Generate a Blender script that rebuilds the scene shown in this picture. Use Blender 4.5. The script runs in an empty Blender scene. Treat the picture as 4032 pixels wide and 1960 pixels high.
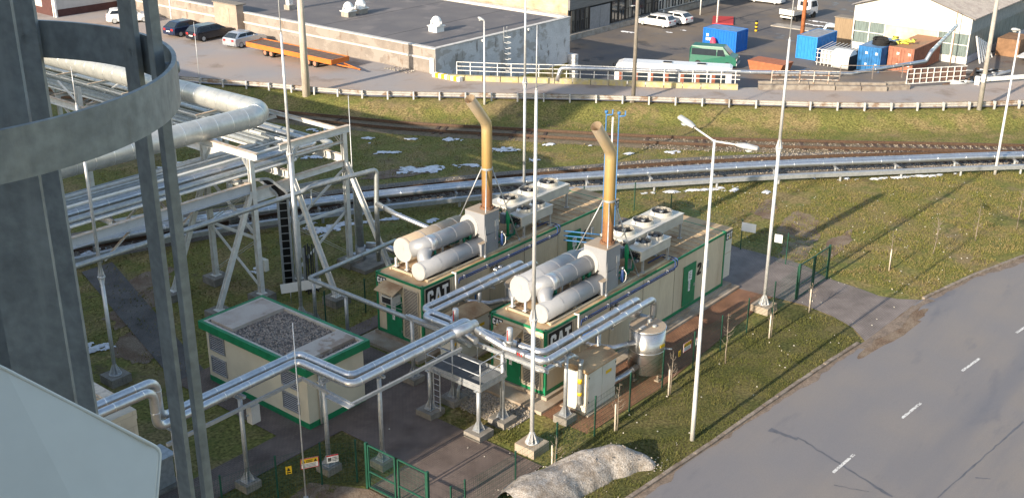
import bpy, math, random
from math import sin, cos, pi, radians, sqrt, tan, atan2
from mathutils import Vector, Matrix, noise
random.seed(7)
V = Vector
scene = bpy.context.scene
COL = scene.collection

# ------------------------------------------------------------------ camera
CAM = V((-32.693, -25.062, 23.703))
FW = V((0.715146, 0.587845, -0.378250))
YAW, PITCH, ROLL, FPX = 0.687982, 0.387918, 0.0045, 4444.6
FW = V((cos(YAW)*cos(PITCH), sin(YAW)*cos(PITCH), -sin(PITCH)))
_r = FW.cross(V((0, 0, 1))).normalized(); _u = _r.cross(FW)
RT = _r*cos(ROLL) + _u*sin(ROLL); UP = -_r*sin(ROLL) + _u*cos(ROLL)
cd = bpy.data.cameras.new('camera'); cam = bpy.data.objects.new('camera', cd); COL.objects.link(cam)
cd.sensor_width = 36.0; cd.lens = 36.0*FPX/4032; cd.clip_start = 0.05; cd.clip_end = 3000
cam.matrix_world = Matrix(((RT.x, UP.x, -FW.x, CAM.x), (RT.y, UP.y, -FW.y, CAM.y), (RT.z, UP.z, -FW.z, CAM.z), (0, 0, 0, 1)))
scene.camera = cam

# ------------------------------------------------------------------ sky, sun, exposure
SUN_EL = radians(20.0)
SUN_DIR = V((-1.0, 0.035, tan(SUN_EL))).normalized()          # towards the sun
world = bpy.data.worlds.new('World'); scene.world = world; world.use_nodes = True
wn = world.node_tree.nodes; wl = world.node_tree.links
sky = wn.new('ShaderNodeTexSky'); sky.sky_type = 'NISHITA'; sky.sun_disc = False
sky.sun_elevation = SUN_EL; sky.sun_rotation = atan2(SUN_DIR.x, SUN_DIR.y)
sky.altitude = 50; sky.air_density = 1.2; sky.dust_density = 1.6; sky.ozone_density = 1.0
wn['Background'].inputs[1].default_value = 0.13
wl.new(sky.outputs[0], wn['Background'].inputs[0])
sl = bpy.data.lights.new('sun', 'SUN'); sl.energy = 4.4; sl.angle = radians(0.5); sl.color = (1.0, 0.86, 0.68)
so = bpy.data.objects.new('sun', sl); COL.objects.link(so); so.location = (0, 0, 60)
so.rotation_euler = SUN_DIR.to_track_quat('Z', 'Y').to_euler()
scene.view_settings.view_transform = 'Standard'; scene.view_settings.look = 'None'
scene.view_settings.exposure = 1.05; scene.view_settings.gamma = 1.0
scene.view_settings.use_curve_mapping = False
scene.render.engine = 'CYCLES'

def at(px, py, z=0.0):
    """world point at height z on the sight line of a point measured in the photograph"""
    d = FW + RT*((px-2016)/FPX) - UP*((py-980)/FPX)
    return CAM + d*((z-CAM.z)/d.z)

# ------------------------------------------------------------------ materials
def srgb(r, g, b):
    f = lambda c: (c/255/12.92) if c/255 <= .04045 else ((c/255+.055)/1.055)**2.4
    return (f(r), f(g), f(b))
MATS = {}
def mat(name, col, rough=.6, metal=0.0, var=.18, scale=2.5, bump=0.0, bscale=30.0, col2=None, lo=.42, hi=.62, fine=.12, fscale=40.0, spec=.4, rvar=.1, stretch=None):
    if name in MATS: return MATS[name]
    m = bpy.data.materials.new(name); m.use_nodes = True; MATS[name] = m
    n, l = m.node_tree.nodes, m.node_tree.links
    b = n['Principled BSDF']
    geo = n.new('ShaderNodeNewGeometry'); vec = geo.outputs['Position']
    if stretch:
        mp = n.new('ShaderNodeMapping'); mp.inputs['Scale'].default_value = stretch; l.new(vec, mp.inputs[0]); vec = mp.outputs[0]
    n1 = n.new('ShaderNodeTexNoise'); n1.inputs['Scale'].default_value = scale; n1.inputs['Detail'].default_value = 6; l.new(vec, n1.inputs['Vector'])
    r1 = n.new('ShaderNodeMapRange'); r1.inputs[1].default_value = lo; r1.inputs[2].default_value = hi; l.new(n1.outputs[0], r1.inputs[0])
    c2 = col2 if col2 else tuple(c*(1-var) for c in col)
    mx = n.new('ShaderNodeMix'); mx.data_type = 'RGBA'; mx.inputs[6].default_value = (*col, 1); mx.inputs[7].default_value = (*c2, 1); l.new(r1.outputs[0], mx.inputs[0])
    n2 = n.new('ShaderNodeTexNoise'); n2.inputs['Scale'].default_value = fscale; n2.inputs['Detail'].default_value = 3; l.new(vec, n2.inputs['Vector'])
    r2 = n.new('ShaderNodeMapRange'); r2.inputs[1].default_value = .3; r2.inputs[2].default_value = .7; r2.inputs[3].default_value = 1-fine; r2.inputs[4].default_value = 1+fine; l.new(n2.outputs[0], r2.inputs[0])
    mm = n.new('ShaderNodeMix'); mm.data_type = 'RGBA'; mm.blend_type = 'MULTIPLY'; mm.inputs[0].default_value = 1
    l.new(mx.outputs[2], mm.inputs[6]); l.new(r2.outputs[0], mm.inputs[7]); l.new(mm.outputs[2], b.inputs['Base Color'])
    rr = n.new('ShaderNodeMapRange'); rr.inputs[3].default_value = max(.03, rough-rvar); rr.inputs[4].default_value = min(1, rough+rvar); l.new(n1.outputs[0], rr.inputs[0]); l.new(rr.outputs[0], b.inputs['Roughness'])
    b.inputs['Metallic'].default_value = metal; b.inputs['Specular IOR Level'].default_value = spec
    if bump:
        n3 = n.new('ShaderNodeTexNoise'); n3.inputs['Scale'].default_value = bscale; n3.inputs['Detail'].default_value = 5; l.new(vec, n3.inputs['Vector'])
        bp = n.new('ShaderNodeBump'); bp.inputs['Strength'].default_value = bump; bp.inputs['Distance'].default_value = .05; l.new(n3.outputs[0], bp.inputs['Height']); l.new(bp.outputs[0], b.inputs['Normal'])
    return m
def extra_mix(m, col, scale, lo, hi, amount=1.0, stretch=None, detail=6, seed=0.0, rough=None):
    """another layer of stains / patches of a colour of their own over a material"""
    n, l = m.node_tree.nodes, m.node_tree.links; b = n['Principled BSDF']
    old = b.inputs['Base Color'].links[0].from_socket
    geo = n.new('ShaderNodeNewGeometry'); mp = n.new('ShaderNodeMapping'); mp.inputs['Location'].default_value = (seed, seed*.7, seed*.3)
    if stretch: mp.inputs['Scale'].default_value = stretch
    l.new(geo.outputs['Position'], mp.inputs[0])
    t = n.new('ShaderNodeTexNoise'); t.inputs['Scale'].default_value = scale; t.inputs['Detail'].default_value = detail; t.inputs['Roughness'].default_value = .6; l.new(mp.outputs[0], t.inputs['Vector'])
    r = n.new('ShaderNodeMapRange'); r.inputs[1].default_value = lo; r.inputs[2].default_value = hi; r.inputs[4].default_value = amount; l.new(t.outputs[0], r.inputs[0])
    mx = n.new('ShaderNodeMix'); mx.data_type = 'RGBA'; mx.inputs[7].default_value = (*col, 1); l.new(old, mx.inputs[6]); l.new(r.outputs[0], mx.inputs[0])
    l.new(mx.outputs[2], b.inputs['Base Color'])
    if rough is not None:
        ro = b.inputs['Roughness'].links[0].from_socket
        m2 = n.new('ShaderNodeMix'); m2.inputs[3].default_value = rough; l.new(ro, m2.inputs[2]); l.new(r.outputs[0], m2.inputs[0]); l.new(m2.outputs[0], b.inputs['Roughness'])
    return m

grass = mat('grass', (.155, .148, .045), .9, scale=.35, col2=(.22, .17, .078), lo=.46, hi=.62, fine=.55, fscale=7, bump=.9, bscale=9, spec=.1)
extra_mix(grass, (.105, .125, .034), 1.3, .5, .66, .8)
extra_mix(grass, (.19, .145, .085), .22, .56, .66, .75, seed=11)
extra_mix(grass, (.10, .075, .05), .9, .6, .7, .7, seed=5)
blade = mat('grass_blade', (.235, .225, .06), .8, scale=.5, col2=(.30, .24, .105), lo=.45, hi=.6, fine=.4, fscale=5, spec=.15)
asphalt = mat('asphalt', (.172, .166, .174), .8, scale=.16, col2=(.205, .186, .174), lo=.4, hi=.66, fine=.14, fscale=60, bump=.25, bscale=80, spec=.35)
extra_mix(asphalt, (.135, .134, .150), .5, .5, .72, .7, stretch=(.10, .9, 1), seed=3, rough=.6)
extra_mix(asphalt, (.10, .10, .118), .9, .6, .72, .6, stretch=(.3, 1, 1), seed=17, rough=.5)
extra_mix(asphalt, (.2, .185, .17), 6, .6, .75, .3, seed=8)
road_up = mat('asphalt_upper', (.35, .28, .235), .85, scale=.12, col2=(.29, .275, .275), fine=.12, fscale=50, bump=.2, bscale=60, spec=.25)
extra_mix(road_up, (.20, .155, .125), .35, .56, .68, .7, seed=4)
yard_m = mat('asphalt_yard', (.105, .098, .098), .75, scale=.2, col2=(.15, .13, .115), fine=.12, fscale=20, spec=.4)
extra_mix(yard_m, (.17, .135, .10), .12, .5, .6, .8, seed=9)
extra_mix(yard_m, (.05, .05, .055), .4, .58, .66, .8, seed=2, rough=.25)
dirt = mat('dirt', (.21, .165, .125), .95, scale=1.2, col2=(.15, .105, .075), fine=.3, fscale=15, bump=.5, bscale=20, spec=.1)
conc = mat('concrete', (.36, .335, .30), .85, scale=1.6, col2=(.28, .25, .215), fine=.12, fscale=25, bump=.15, spec=.25)
extra_mix(conc, (.2, .17, .14), 2.5, .58, .7, .6, seed=3)
conc_dk = mat('concrete_footing', (.235, .215, .19), .9, scale=2, col2=(.16, .15, .13), fine=.2, fscale=20, bump=.2)
conc_tan = mat('concrete_slab_tan', (.36, .31, .25), .85, scale=1.2, col2=(.28, .215, .155), fine=.1, fscale=20, bump=.1)
galv = mat('galvanised_steel', (.44, .46, .48), .5, metal=.55, scale=6, col2=(.36, .38, .40), fine=.1, fscale=30, spec=.5)
galv_dk = mat('galvanised_steel_cage', (.22, .245, .27), .52, metal=.45, scale=9, col2=(.17, .19, .21), fine=.14, fscale=60, bump=.04, bscale=90)
paint_w = mat('white_steel_paint', (.66, .66, .63), .5, scale=3, col2=(.58, .57, .53), fine=.06, spec=.45)
paint_rusty_top = mat('weathered_beam_top', (.5, .38, .27), .7, scale=4, col2=(.58, .5, .42), fine=.15)
alu = mat('aluminium_cladding', (.60, .61, .63), .4, metal=.9, scale=2.2, col2=(.50, .515, .535), lo=.4, hi=.68, fine=.08, fscale=9, rvar=.12, bump=.12, bscale=5)
extra_mix(alu, (.40, .385, .36), 1.4, .58, .72, .5, seed=31)
alu_seam = mat('cladding_seam', (.8, .81, .82), .3, metal=.9, var=.1, fine=.03)
tin_dull = mat('dull_cladding', (.40, .42, .42), .45, metal=.6, scale=4, col2=(.33, .35, .35), fine=.1, fscale=12)
big_pipe_m = mat('duct_cladding', (.56, .56, .53), .42, metal=.5, scale=1.5, col2=(.47, .48, .46), fine=.06, fscale=8)
silver = mat('silencer_silver_paint', (.31, .32, .34), .5, metal=.25, scale=1.2, col2=(.28, .29, .31), fine=.03, fscale=12)
dusty = mat('dusty_silver', (.36, .28, .20), .6, metal=.1, scale=1.0, col2=(.33, .28, .22), fine=.08, fscale=14)
beige = mat('beige_container_paint', (.60, .515, .375), .6, scale=.8, col2=(.53, .445, .32), fine=.06, fscale=14, spec=.35, stretch=(1, 1, .18), bump=.35, bscale=9)
extra_mix(beige, (.36, .27, .18), .7, .58, .72, .45, stretch=(3.5, 3.5, .35), seed=6)
beige_roof = mat('rust_stained_roof', (.44, .325, .20), .9, scale=.9, col2=(.32, .20, .115), lo=.48, hi=.66, spec=.15, fine=.1, fscale=15)
extra_mix(beige_roof, (.20, .115, .06), .9, .6, .72, .8, seed=13)
green = mat('green_paint', (.012, .20, .085), .45, scale=3, col2=(.012, .16, .07), fine=.06)
green_dk = mat('green_pipe_paint', (.012, .17, .10), .4, scale=4, var=.2)
fence_g = mat('fence_green', (.012, .07, .045), .5, var=.2)
black = mat('black_paint', (.012, .012, .013), .5, var=.2)
rubber = mat('tyre_rubber', (.018, .018, .018), .85, var=.2)
white = mat('white_paint', (.78, .78, .76), .5, var=.06, fine=.04)
white_worn = mat('worn_white_paint', (.70, .69, .66), .6, scale=6, col2=(.42, .38, .33), lo=.55, hi=.68, fine=.1)
yellow = mat('yellow_paint', (.72, .46, .02), .5, var=.1)
red = mat('red_paint', (.55, .02, .02), .5, var=.1)
dark = mat('dark_recess', (.02, .02, .022), .8, var=.2)
grey_louvre = mat('grey_louvre', (.34, .35, .37), .5, metal=.3, var=.12)
blue_pipe = mat('blue_pipe', (.03, .14, .42), .45, var=.15)
blue_dk = mat('dark_blue_pipe', (.025, .06, .19), .5, var=.15)
lightblue = mat('light_blue_pipe', (.045, .17, .40), .4, var=.1)
house_w = mat('cream_render', (.60, .55, .43), .8, scale=1.2, var=.08, fine=.05, bump=.05)
snow = mat('snow', (.66, .69, .74), .7, scale=4, col2=(.52, .53, .55), fine=.06, bump=.4, bscale=18, spec=.3)
dirty_snow = mat('dirty_snow', (.34, .315, .29), .85, scale=5, col2=(.23, .20, .17), lo=.4, hi=.66, fine=.45, fscale=22, bump=.6, bscale=16)
extra_mix(dirty_snow, (.17, .13, .095), .9, .52, .68, .55, seed=4)
stone_tan = mat('gravel_tan', (.42, .36, .28), .9, scale=14, col2=(.24, .2, .16), lo=.35, hi=.65, fine=.2)
stone_grey = mat('gravel_grey', (.32, .30, .28), .9, scale=14, col2=(.15, .14, .13), lo=.35, hi=.65, fine=.2)
ballast_m = mat('ballast_bed', (.19, .165, .14), .95, scale=18, col2=(.09, .08, .07), lo=.35, hi=.65, fine=.3)
rail_m = mat('rail_steel_rust', (.125, .078, .052), .6, metal=.3, scale=8, var=.3)
wood_dk = mat('sleeper_wood', (.085, .055, .04), .9, scale=6, var=.3, fine=.25)
wood_grey = mat('grey_wood', (.23, .205, .175), .9, scale=5, stretch=(4, 4, .4), var=.3, fine=.2)
bark = mat('bark', (.24, .2, .155), .9, scale=8, var=.25)
kerb_m = mat('kerb_concrete', (.25, .21, .175), .9, scale=3, col2=(.15, .12, .095), fine=.2, fscale=15, bump=.2)
glass = mat('dark_glass', (.03, .04, .05), .08, var=.1, spec=.8)
brick_lt = mat('pale_brick', (.48, .40, .30), .85, scale=2, var=.15)
grey_metal = mat('grey_box', (.45, .46, .46), .55, metal=.2, var=.1)
cabinet_w = mat('cabinet_white', (.62, .61, .55), .5, scale=1.5, col2=(.56, .54, .47), fine=.03)
steel = mat('stainless_steel', (.52, .52, .52), .3, metal=.9, scale=2, stretch=(1, 1, 5), var=.18, fine=.05)

def paving(name, col, col2, mortar, rot=0.0, sx=1.0):
    m = bpy.data.materials.new(name); m.use_nodes = True; MATS[name] = m
    n, l = m.node_tree.nodes, m.node_tree.links; b = n['Principled BSDF']
    geo = n.new('ShaderNodeNewGeometry'); mp = n.new('ShaderNodeMapping'); mp.inputs['Rotation'].default_value = (0, 0, rot); l.new(geo.outputs['Position'], mp.inputs[0])
    bt = n.new('ShaderNodeTexBrick'); bt.inputs['Scale'].default_value = 1; bt.inputs['Brick Width'].default_value = .2*sx; bt.inputs['Row Height'].default_value = .1*sx; bt.inputs['Mortar Size'].default_value = .008
    bt.inputs['Color1'].default_value = (*col, 1); bt.inputs['Color2'].default_value = (*col2, 1); bt.inputs['Mortar'].default_value = (*mortar, 1); l.new(mp.outputs[0], bt.inputs[0])
    t = n.new('ShaderNodeTexNoise'); t.inputs['Scale'].default_value = .8; t.inputs['Detail'].default_value = 7; l.new(geo.outputs['Position'], t.inputs['Vector'])
    r = n.new('ShaderNodeMapRange'); r.inputs[1].default_value = .35; r.inputs[2].default_value = .7; r.inputs[3].default_value = 1.2; r.inputs[4].default_value = .7; l.new(t.outputs[0], r.inputs[0])
    mm = n.new('ShaderNodeMix'); mm.data_type = 'RGBA'; mm.blend_type = 'MULTIPLY'; mm.inputs[0].default_value = 1; l.new(bt.outputs[0], mm.inputs[6]); l.new(r.outputs[0], mm.inputs[7]); l.new(mm.outputs[2], b.inputs['Base Color'])
    bp = n.new('ShaderNodeBump'); bp.inputs['Strength'].default_value = .5; bp.inputs['Distance'].default_value = .01; bp.invert = True; l.new(bt.outputs['Fac'], bp.inputs['Height']); l.new(bp.outputs[0], b.inputs['Normal'])
    b.inputs['Roughness'].default_value = .85; b.inputs['Specular IOR Level'].default_value = .25
    rg = n.new('ShaderNodeMapRange'); rg.inputs[3].default_value = .7; rg.inputs[4].default_value = .92; l.new(t.outputs[0], rg.inputs[0]); l.new(rg.outputs[0], b.inputs['Roughness'])
    return m
pave = paving('brick_paving', (.165, .128, .110), (.14, .108, .094), (.075, .06, .052))
pave_drive = paving('driveway_paving', (.20, .172, .16), (.18, .155, .145), (.11, .09, .08))
pave_orange = paving('orange_brown_paving', (.24, .125, .07), (.20, .10, .06), (.10, .06, .04))  # more orange-brown than the other paving
pave_grey = paving('grey_block_paving', (.12, .11, .105), (.10, .095, .095), (.09, .085, .08))
pave_yel = paving('block_wall', (.50, .44, .35), (.46, .40, .32), (.36, .31, .25))
def brick_mat(name, col, col2, mortar, w=.25, h=.09):
    m = paving(name, col, col2, mortar)
    n, l = m.node_tree.nodes, m.node_tree.links
    bt = [x for x in n if x.type == 'TEX_BRICK'][0]; bt.inputs['Brick Width'].default_value = w; bt.inputs['Row Height'].default_value = h
    mp = [x for x in n if x.type == 'MAPPING'][0]
    cx = n.new('ShaderNodeSeparateXYZ'); cb = n.new('ShaderNodeCombineXYZ'); ad = n.new('ShaderNodeMath'); ad.operation = 'ADD'
    geo = [x for x in n if x.type == 'NEW_GEOMETRY'][0]; l.new(geo.outputs['Position'], cx.inputs[0])
    l.new(cx.outputs[0], ad.inputs[0]); l.new(cx.outputs[1], ad.inputs[1]); l.new(ad.outputs[0], cb.inputs[0]); l.new(cx.outputs[2], cb.inputs[1]); l.new(cb.outputs[0], bt.inputs[0])
    return m
brick_wall = brick_mat('hall_brick', (.55, .43, .29), (.47, .37, .25), (.38, .32, .24), .5, .16)
block_wall = brick_mat('cream_block_wall', (.50, .46, .38), (.47, .43, .36), (.36, .33, .28), .9, .42)
shed_block = brick_mat('cream_shed_block', (.52, .45, .34), (.47, .41, .32), (.38, .32, .25), 1.4, .5)
def plaster(name, base, patch, dark_c, seed=0.0):
    m = mat(name, base, .85, scale=.8, var=.15, fine=.1, fscale=12)
    extra_mix(m, patch, .5, .52, .56, .9, stretch=(1, 1, 1.6), seed=seed)
    extra_mix(m, dark_c, 1.1, .6, .66, .8, stretch=(1.6, 1.6, .5), seed=seed+4)
    return m
wall_tan = plaster('stained_render', (.25, .215, .185), (.29, .255, .225), (.17, .12, .085), 2)
wall_blue = plaster('peeling_white_wall', (.62, .62, .63), (.40, .38, .36), (.2, .18, .16), 7)
roof_felt = mat('roof_felt', (.115, .108, .112), .75, scale=.35, col2=(.145, .135, .135), fine=.1, fscale=15, spec=.35)
extra_mix(roof_felt, (.2, .18, .175), .45, .56, .64, .6, seed=3)
def stack_mat():
    m = mat('heat_tint_lit_tip', (.5, .4, .22), .4, metal=.45, var=.2, scale=3, stretch=(3, 3, .4))
    n, l = m.node_tree.nodes, m.node_tree.links; b = n['Principled BSDF']
    geo = n.new('ShaderNodeNewGeometry'); s = n.new('ShaderNodeSeparateXYZ'); l.new(geo.outputs['Position'], s.inputs[0])
    t = n.new('ShaderNodeTexNoise'); t.inputs['Scale'].default_value = 1.6; l.new(geo.outputs['Position'], t.inputs['Vector'])
    a = n.new('ShaderNodeMath'); a.operation = 'MULTIPLY_ADD'; a.inputs[1].default_value = 1.4; l.new(t.outputs[0], a.inputs[0]); l.new(s.outputs[2], a.inputs[2])
    r = n.new('ShaderNodeMapRange'); r.inputs[1].default_value = 5.9; r.inputs[2].default_value = 11.4; l.new(a.outputs[0], r.inputs[0])
    cr = n.new('ShaderNodeValToRGB'); e = cr.color_ramp.elements
    e[0].position = 0; e[0].color = (.27, .13, .075, 1); e[1].position = 1; e[1].color = (.66, .55, .42, 1)  # heat tint from copper to gold; the palest stop paints the sunlit tip
    for p, c in ((.18, (.36, .18, .08, 1)), (.34, (.46, .29, .10, 1)), (.7, (.55, .40, .18, 1))):
        x = e.new(p); x.color = c
    l.new(r.outputs[0], cr.inputs[0]); l.new(cr.outputs[0], b.inputs['Base Color'])
    return m
stack_m = stack_mat()

# ------------------------------------------------------------------ mesh builder
def fillet(pts, rad, seg=6):
    pts = [V(p) for p in pts]; out = [pts[0]]
    for i in range(1, len(pts)-1):
        p, a, b = pts[i], pts[i-1], pts[i+1]
        u, w = (a-p), (b-p); lu, lw = u.length, w.length; u.normalize(); w.normalize()
        ang = u.angle(w); d = min(rad/tan(ang/2) if ang > .05 else 0, lu*.49, lw*.49)
        if ang > 3.10 or d < 1e-4: out.append(p); continue
        s, e = p+u*d, p+w*d; rr = d*tan(ang/2)
        c = p+(u+w).normalized()*(rr/sin(ang/2))
        va, vb = s-c, e-c; tot = va.angle(vb); ax = va.cross(vb).normalized()
        for k in range(seg+1): out.append(c+Matrix.Rotation(tot*k/seg, 3, ax) @ va)
    out.append(pts[-1]); return out
SPLIT = {'edge_rails', 'panel_joints', 'roof_rib', 'roof_skid', 'roof_vent', 'wall_pipe', 'pipe_bracket', 'dusty_lid', 'pump_unit', 'lid_fittings', 'vessel_branch', 'green_connections', 'window_frame', 'bracket', 'fascia', 'roof_upstand', 'edge_beam', 'handrail', 'drop_pipes', 'pipe_carrier', 'bars', 'coping', 'wall_link', 'downpipe', 'plinth', 'stake', 'notice', 'arm', 'coolant_pipe', 'flue_box', 'windows', 'housing', 'hatch', 'print', 'marking', 'clip', 'roof_seam'}
class MB:
    def islands(s):
        par = list(range(len(s.v)))
        def find(a):
            while par[a] != a: par[a] = par[par[a]]; a = par[a]
            return a
        for f in s.f:
            r = find(f[0])
            for i in f[1:]: par[find(i)] = r
        out = {}
        for f, mi, sm_ in zip(s.f, s.mi, s.sm):
            q, mp = out.setdefault(find(f[0]), (MB(), {}))
            for i in f:
                if i not in mp: mp[i] = len(q.v); q.v.append(s.v[i])
            q.f.append(tuple(mp[i] for i in f)); q.mi.append(mi); q.sm.append(sm_)
        return [q for q, _ in out.values()]
    def __init__(s): s.v = []; s.f = []; s.mi = []; s.sm = []
    def add(s, vs, fs, mi=0, smooth=False):
        o = len(s.v); s.v.extend(tuple(v) for v in vs)
        for f in fs: s.f.append(tuple(i+o for i in f)); s.mi.append(mi); s.sm.append(smooth)
        return s
    def b2(s, lo, hi, mi=0):
        x0, y0, z0 = lo; x1, y1, z1 = hi
        return s.add([(x0, y0, z0), (x1, y0, z0), (x1, y1, z0), (x0, y1, z0), (x0, y0, z1), (x1, y0, z1), (x1, y1, z1), (x0, y1, z1)],
                     [(0, 3, 2, 1), (4, 5, 6, 7), (0, 1, 5, 4), (1, 2, 6, 5), (2, 3, 7, 6), (3, 0, 4, 7)], mi)
    def box(s, c, d, mi=0, rz=0.0):
        n = len(s.v); s.b2((-d[0]/2, -d[1]/2, -d[2]/2), (d[0]/2, d[1]/2, d[2]/2), mi)
        R = Matrix.Rotation(rz, 3, 'Z'); c = V(c)
        for i in range(n, len(s.v)): s.v[i] = tuple(R @ V(s.v[i])+c)
        return s
    def frame(s, p, q):
        d = (V(q)-V(p)).normalized(); up = V((0, 0, 1)) if abs(d.z) < .95 else V((1, 0, 0))
        r = d.cross(up).normalized(); return d, r, r.cross(d)
    def beam(s, p, q, w, h=None, mi=0):
        h = h or w; p, q = V(p), V(q); d, r, u = s.frame(p, q)
        vs = [a+r*(x*w/2)+u*(y*h/2) for a in (p, q) for x, y in ((-1, -1), (1, -1), (1, 1), (-1, 1))]
        return s.add(vs, [(0, 1, 2, 3), (7, 6, 5, 4), (0, 4, 5, 1), (1, 5, 6, 2), (2, 6, 7, 3), (3, 7, 4, 0)], mi)
    def ibeam(s, p, q, w, h, t=.02, mi=0, topmi=None):
        p, q = V(p), V(q); d, r, u = s.frame(p, q)
        s.beam(p+u*(h/2-t/2), q+u*(h/2-t/2), w, t, mi if topmi is None else topmi); s.beam(p-u*(h/2-t/2), q-u*(h/2-t/2), w, t, mi)
        return s.beam(p, q, t, h-2*t-.002, mi)
    def tube(s, pts, r, n=12, mi=0, caps=True, smooth=True):
        pts = [V(p) for p in pts]; rs = r if isinstance(r, (list, tuple)) else [r]*len(pts)
        t = (pts[1]-pts[0]).normalized(); up = V((0, 0, 1)) if abs(t.z) < .9 else V((1, 0, 0)); a = t.cross(up).normalized()
        vs = []; m = len(pts)
        for i, p in enumerate(pts):
            tn = (pts[min(i+1, m-1)]-pts[max(i-1, 0)]).normalized(); a = (a-tn*a.dot(tn)).normalized(); b = tn.cross(a)
            for k in range(n): vs.append(p+(a*cos(2*pi*k/n)+b*sin(2*pi*k/n))*rs[i])
        fs = [(i*n+k, i*n+(k+1) % n, (i+1)*n+(k+1) % n, (i+1)*n+k) for i in range(m-1) for k in range(n)]
        s.add(vs, fs, mi, smooth)
        if caps: s.add([], [], mi); o = len(s.v)-m*n; s.f.append(tuple(o+n-1-k for k in range(n))); s.mi.append(mi); s.sm.append(False); s.f.append(tuple(o+(m-1)*n+k for k in range(n))); s.mi.append(mi); s.sm.append(False)
        return s
    def cyl(s, p, q, r, r2=None, n=16, mi=0, caps=True): return s.tube([p, q], [r, r if r2 is None else r2], n, mi, caps)
    def ring(s, c, r, h, n=24, t=.02, mi=0, axis='z'):
        """open band: outer and inner wall, top and bottom rim"""
        vs = []; c = V(c)
        for k in range(n):
            a = 2*pi*k/n
            for rr, z in ((r, -h/2), (r, h/2), (r-t, h/2), (r-t, -h/2)): vs.append(c+V((rr*cos(a), rr*sin(a), z)))
        fs = []
        for k in range(n):
            o, p = 4*k, 4*((k+1) % n)
            for j in range(4): fs.append((o+j, p+j, p+(j+1) % 4, o+(j+1) % 4))
        return s.add(vs, fs, mi, False)
    def sheet(s, pts, mi=0): return s.add([V(p) for p in pts], [tuple(range(len(pts)))], mi)
    def prism(s, pts, ext, mi=0):
        """polygon pts (3D, planar) extruded by the vector ext"""
        n = len(pts); P = [V(p) for p in pts]; e = V(ext)
        return s.add(P+[p+e for p in P], [tuple(range(n-1, -1, -1)), tuple(range(n, 2*n))]+[(i, (i+1) % n, n+(i+1) % n, n+i) for i in range(n)], mi)
    def dome(s, c, r, h, n=16, m=6, mi=0):
        c = V(c); vs = [c+V((r*cos(2*pi*k/n)*cos(pi/2*j/m), r*sin(2*pi*k/n)*cos(pi/2*j/m), h*sin(pi/2*j/m))) for j in range(m) for k in range(n)]+[c+V((0, 0, h))]
        fs = [(j*n+k, j*n+(k+1) % n, (j+1)*n+(k+1) % n, (j+1)*n+k) for j in range(m-1) for k in range(n)]+[((m-1)*n+k, (m-1)*n+(k+1) % n, m*n) for k in range(n)]
        return s.add(vs, fs, mi, True)
    def mesh(s, name, mats):
        me = bpy.data.meshes.new(name); me.from_pydata(s.v, [], s.f); me.update()
        for m in (mats if isinstance(mats, (list, tuple)) else [mats]): me.materials.append(m)
        me.polygons.foreach_set('material_index', s.mi); me.polygons.foreach_set('use_smooth', s.sm)
        return me
    def build(s, name, mats, parent=None, loc=None, kind=None, label=None):
        """world-space vertices; the object sits at its parent's origin (or loc)"""
        o = V((0, 0, 0))
        if loc is not None: o = V(loc)
        elif parent is not None: o = worldloc(parent)
        if o.length: s.v = [tuple(V(v)-o) for v in s.v]
        if name in SPLIT and parent is not None:
            for q in s.islands(): ob = bpy.data.objects.new(name, q.mesh(name, mats)); COL.objects.link(ob); ob.parent = parent
            return ob
        ob = bpy.data.objects.new(name, s.mesh(name, mats)); COL.objects.link(ob)
        if parent is not None: ob.parent = parent
        else: ob.location = o
        if kind: ob['kind'] = kind
        if label: ob['label'] = label
        return ob
def worldloc(o):
    l = V((0, 0, 0))
    while o is not None: l = l+o.location; o = o.parent
    return l
def tag(o, label, cat, group=None):
    o['label'] = label; o['category'] = cat
    if group: o['group'] = group
    return o
def thing(name, label, cat, loc=(0, 0, 0), rz=0.0, group=None):
    o = bpy.data.objects.new(name, None); COL.objects.link(o); o.empty_display_size = .2
    o.location = loc; o.rotation_euler = (0, 0, rz); return tag(o, label, cat, group)
def local(mb, name, mats, parent, kind=None):
    """vertices already in the thing's own coordinates"""
    ob = bpy.data.objects.new(name, mb.mesh(name, mats)); COL.objects.link(ob); ob.parent = parent
    if kind: ob['kind'] = kind
    return ob
def piece(me, name, parent, loc, rz=0.0, scale=None):
    ob = bpy.data.objects.new(name, me); COL.objects.link(ob); ob.parent = parent
    ob.location = V(loc)-worldloc(parent); ob.rotation_euler = (0, 0, rz)
    if scale: ob.scale = scale
    return ob
def dup(root, loc, rz, label, group=None):
    r = root.copy(); COL.objects.link(r); r.location = loc; r.rotation_euler = (0, 0, rz); r['label'] = label
    if group: r['group'] = group
    for ch in list(root.children):
        c = ch.copy(); COL.objects.link(c); c.parent = r
        for g in list(ch.children):
            d = g.copy(); COL.objects.link(d); d.parent = c
    return r
def structure(mb, name, mats): return mb.build(name, mats, kind='structure')
def struct_empty(name):
    o = bpy.data.objects.new(name, None); COL.objects.link(o); o['kind'] = 'structure'; return o
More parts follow.
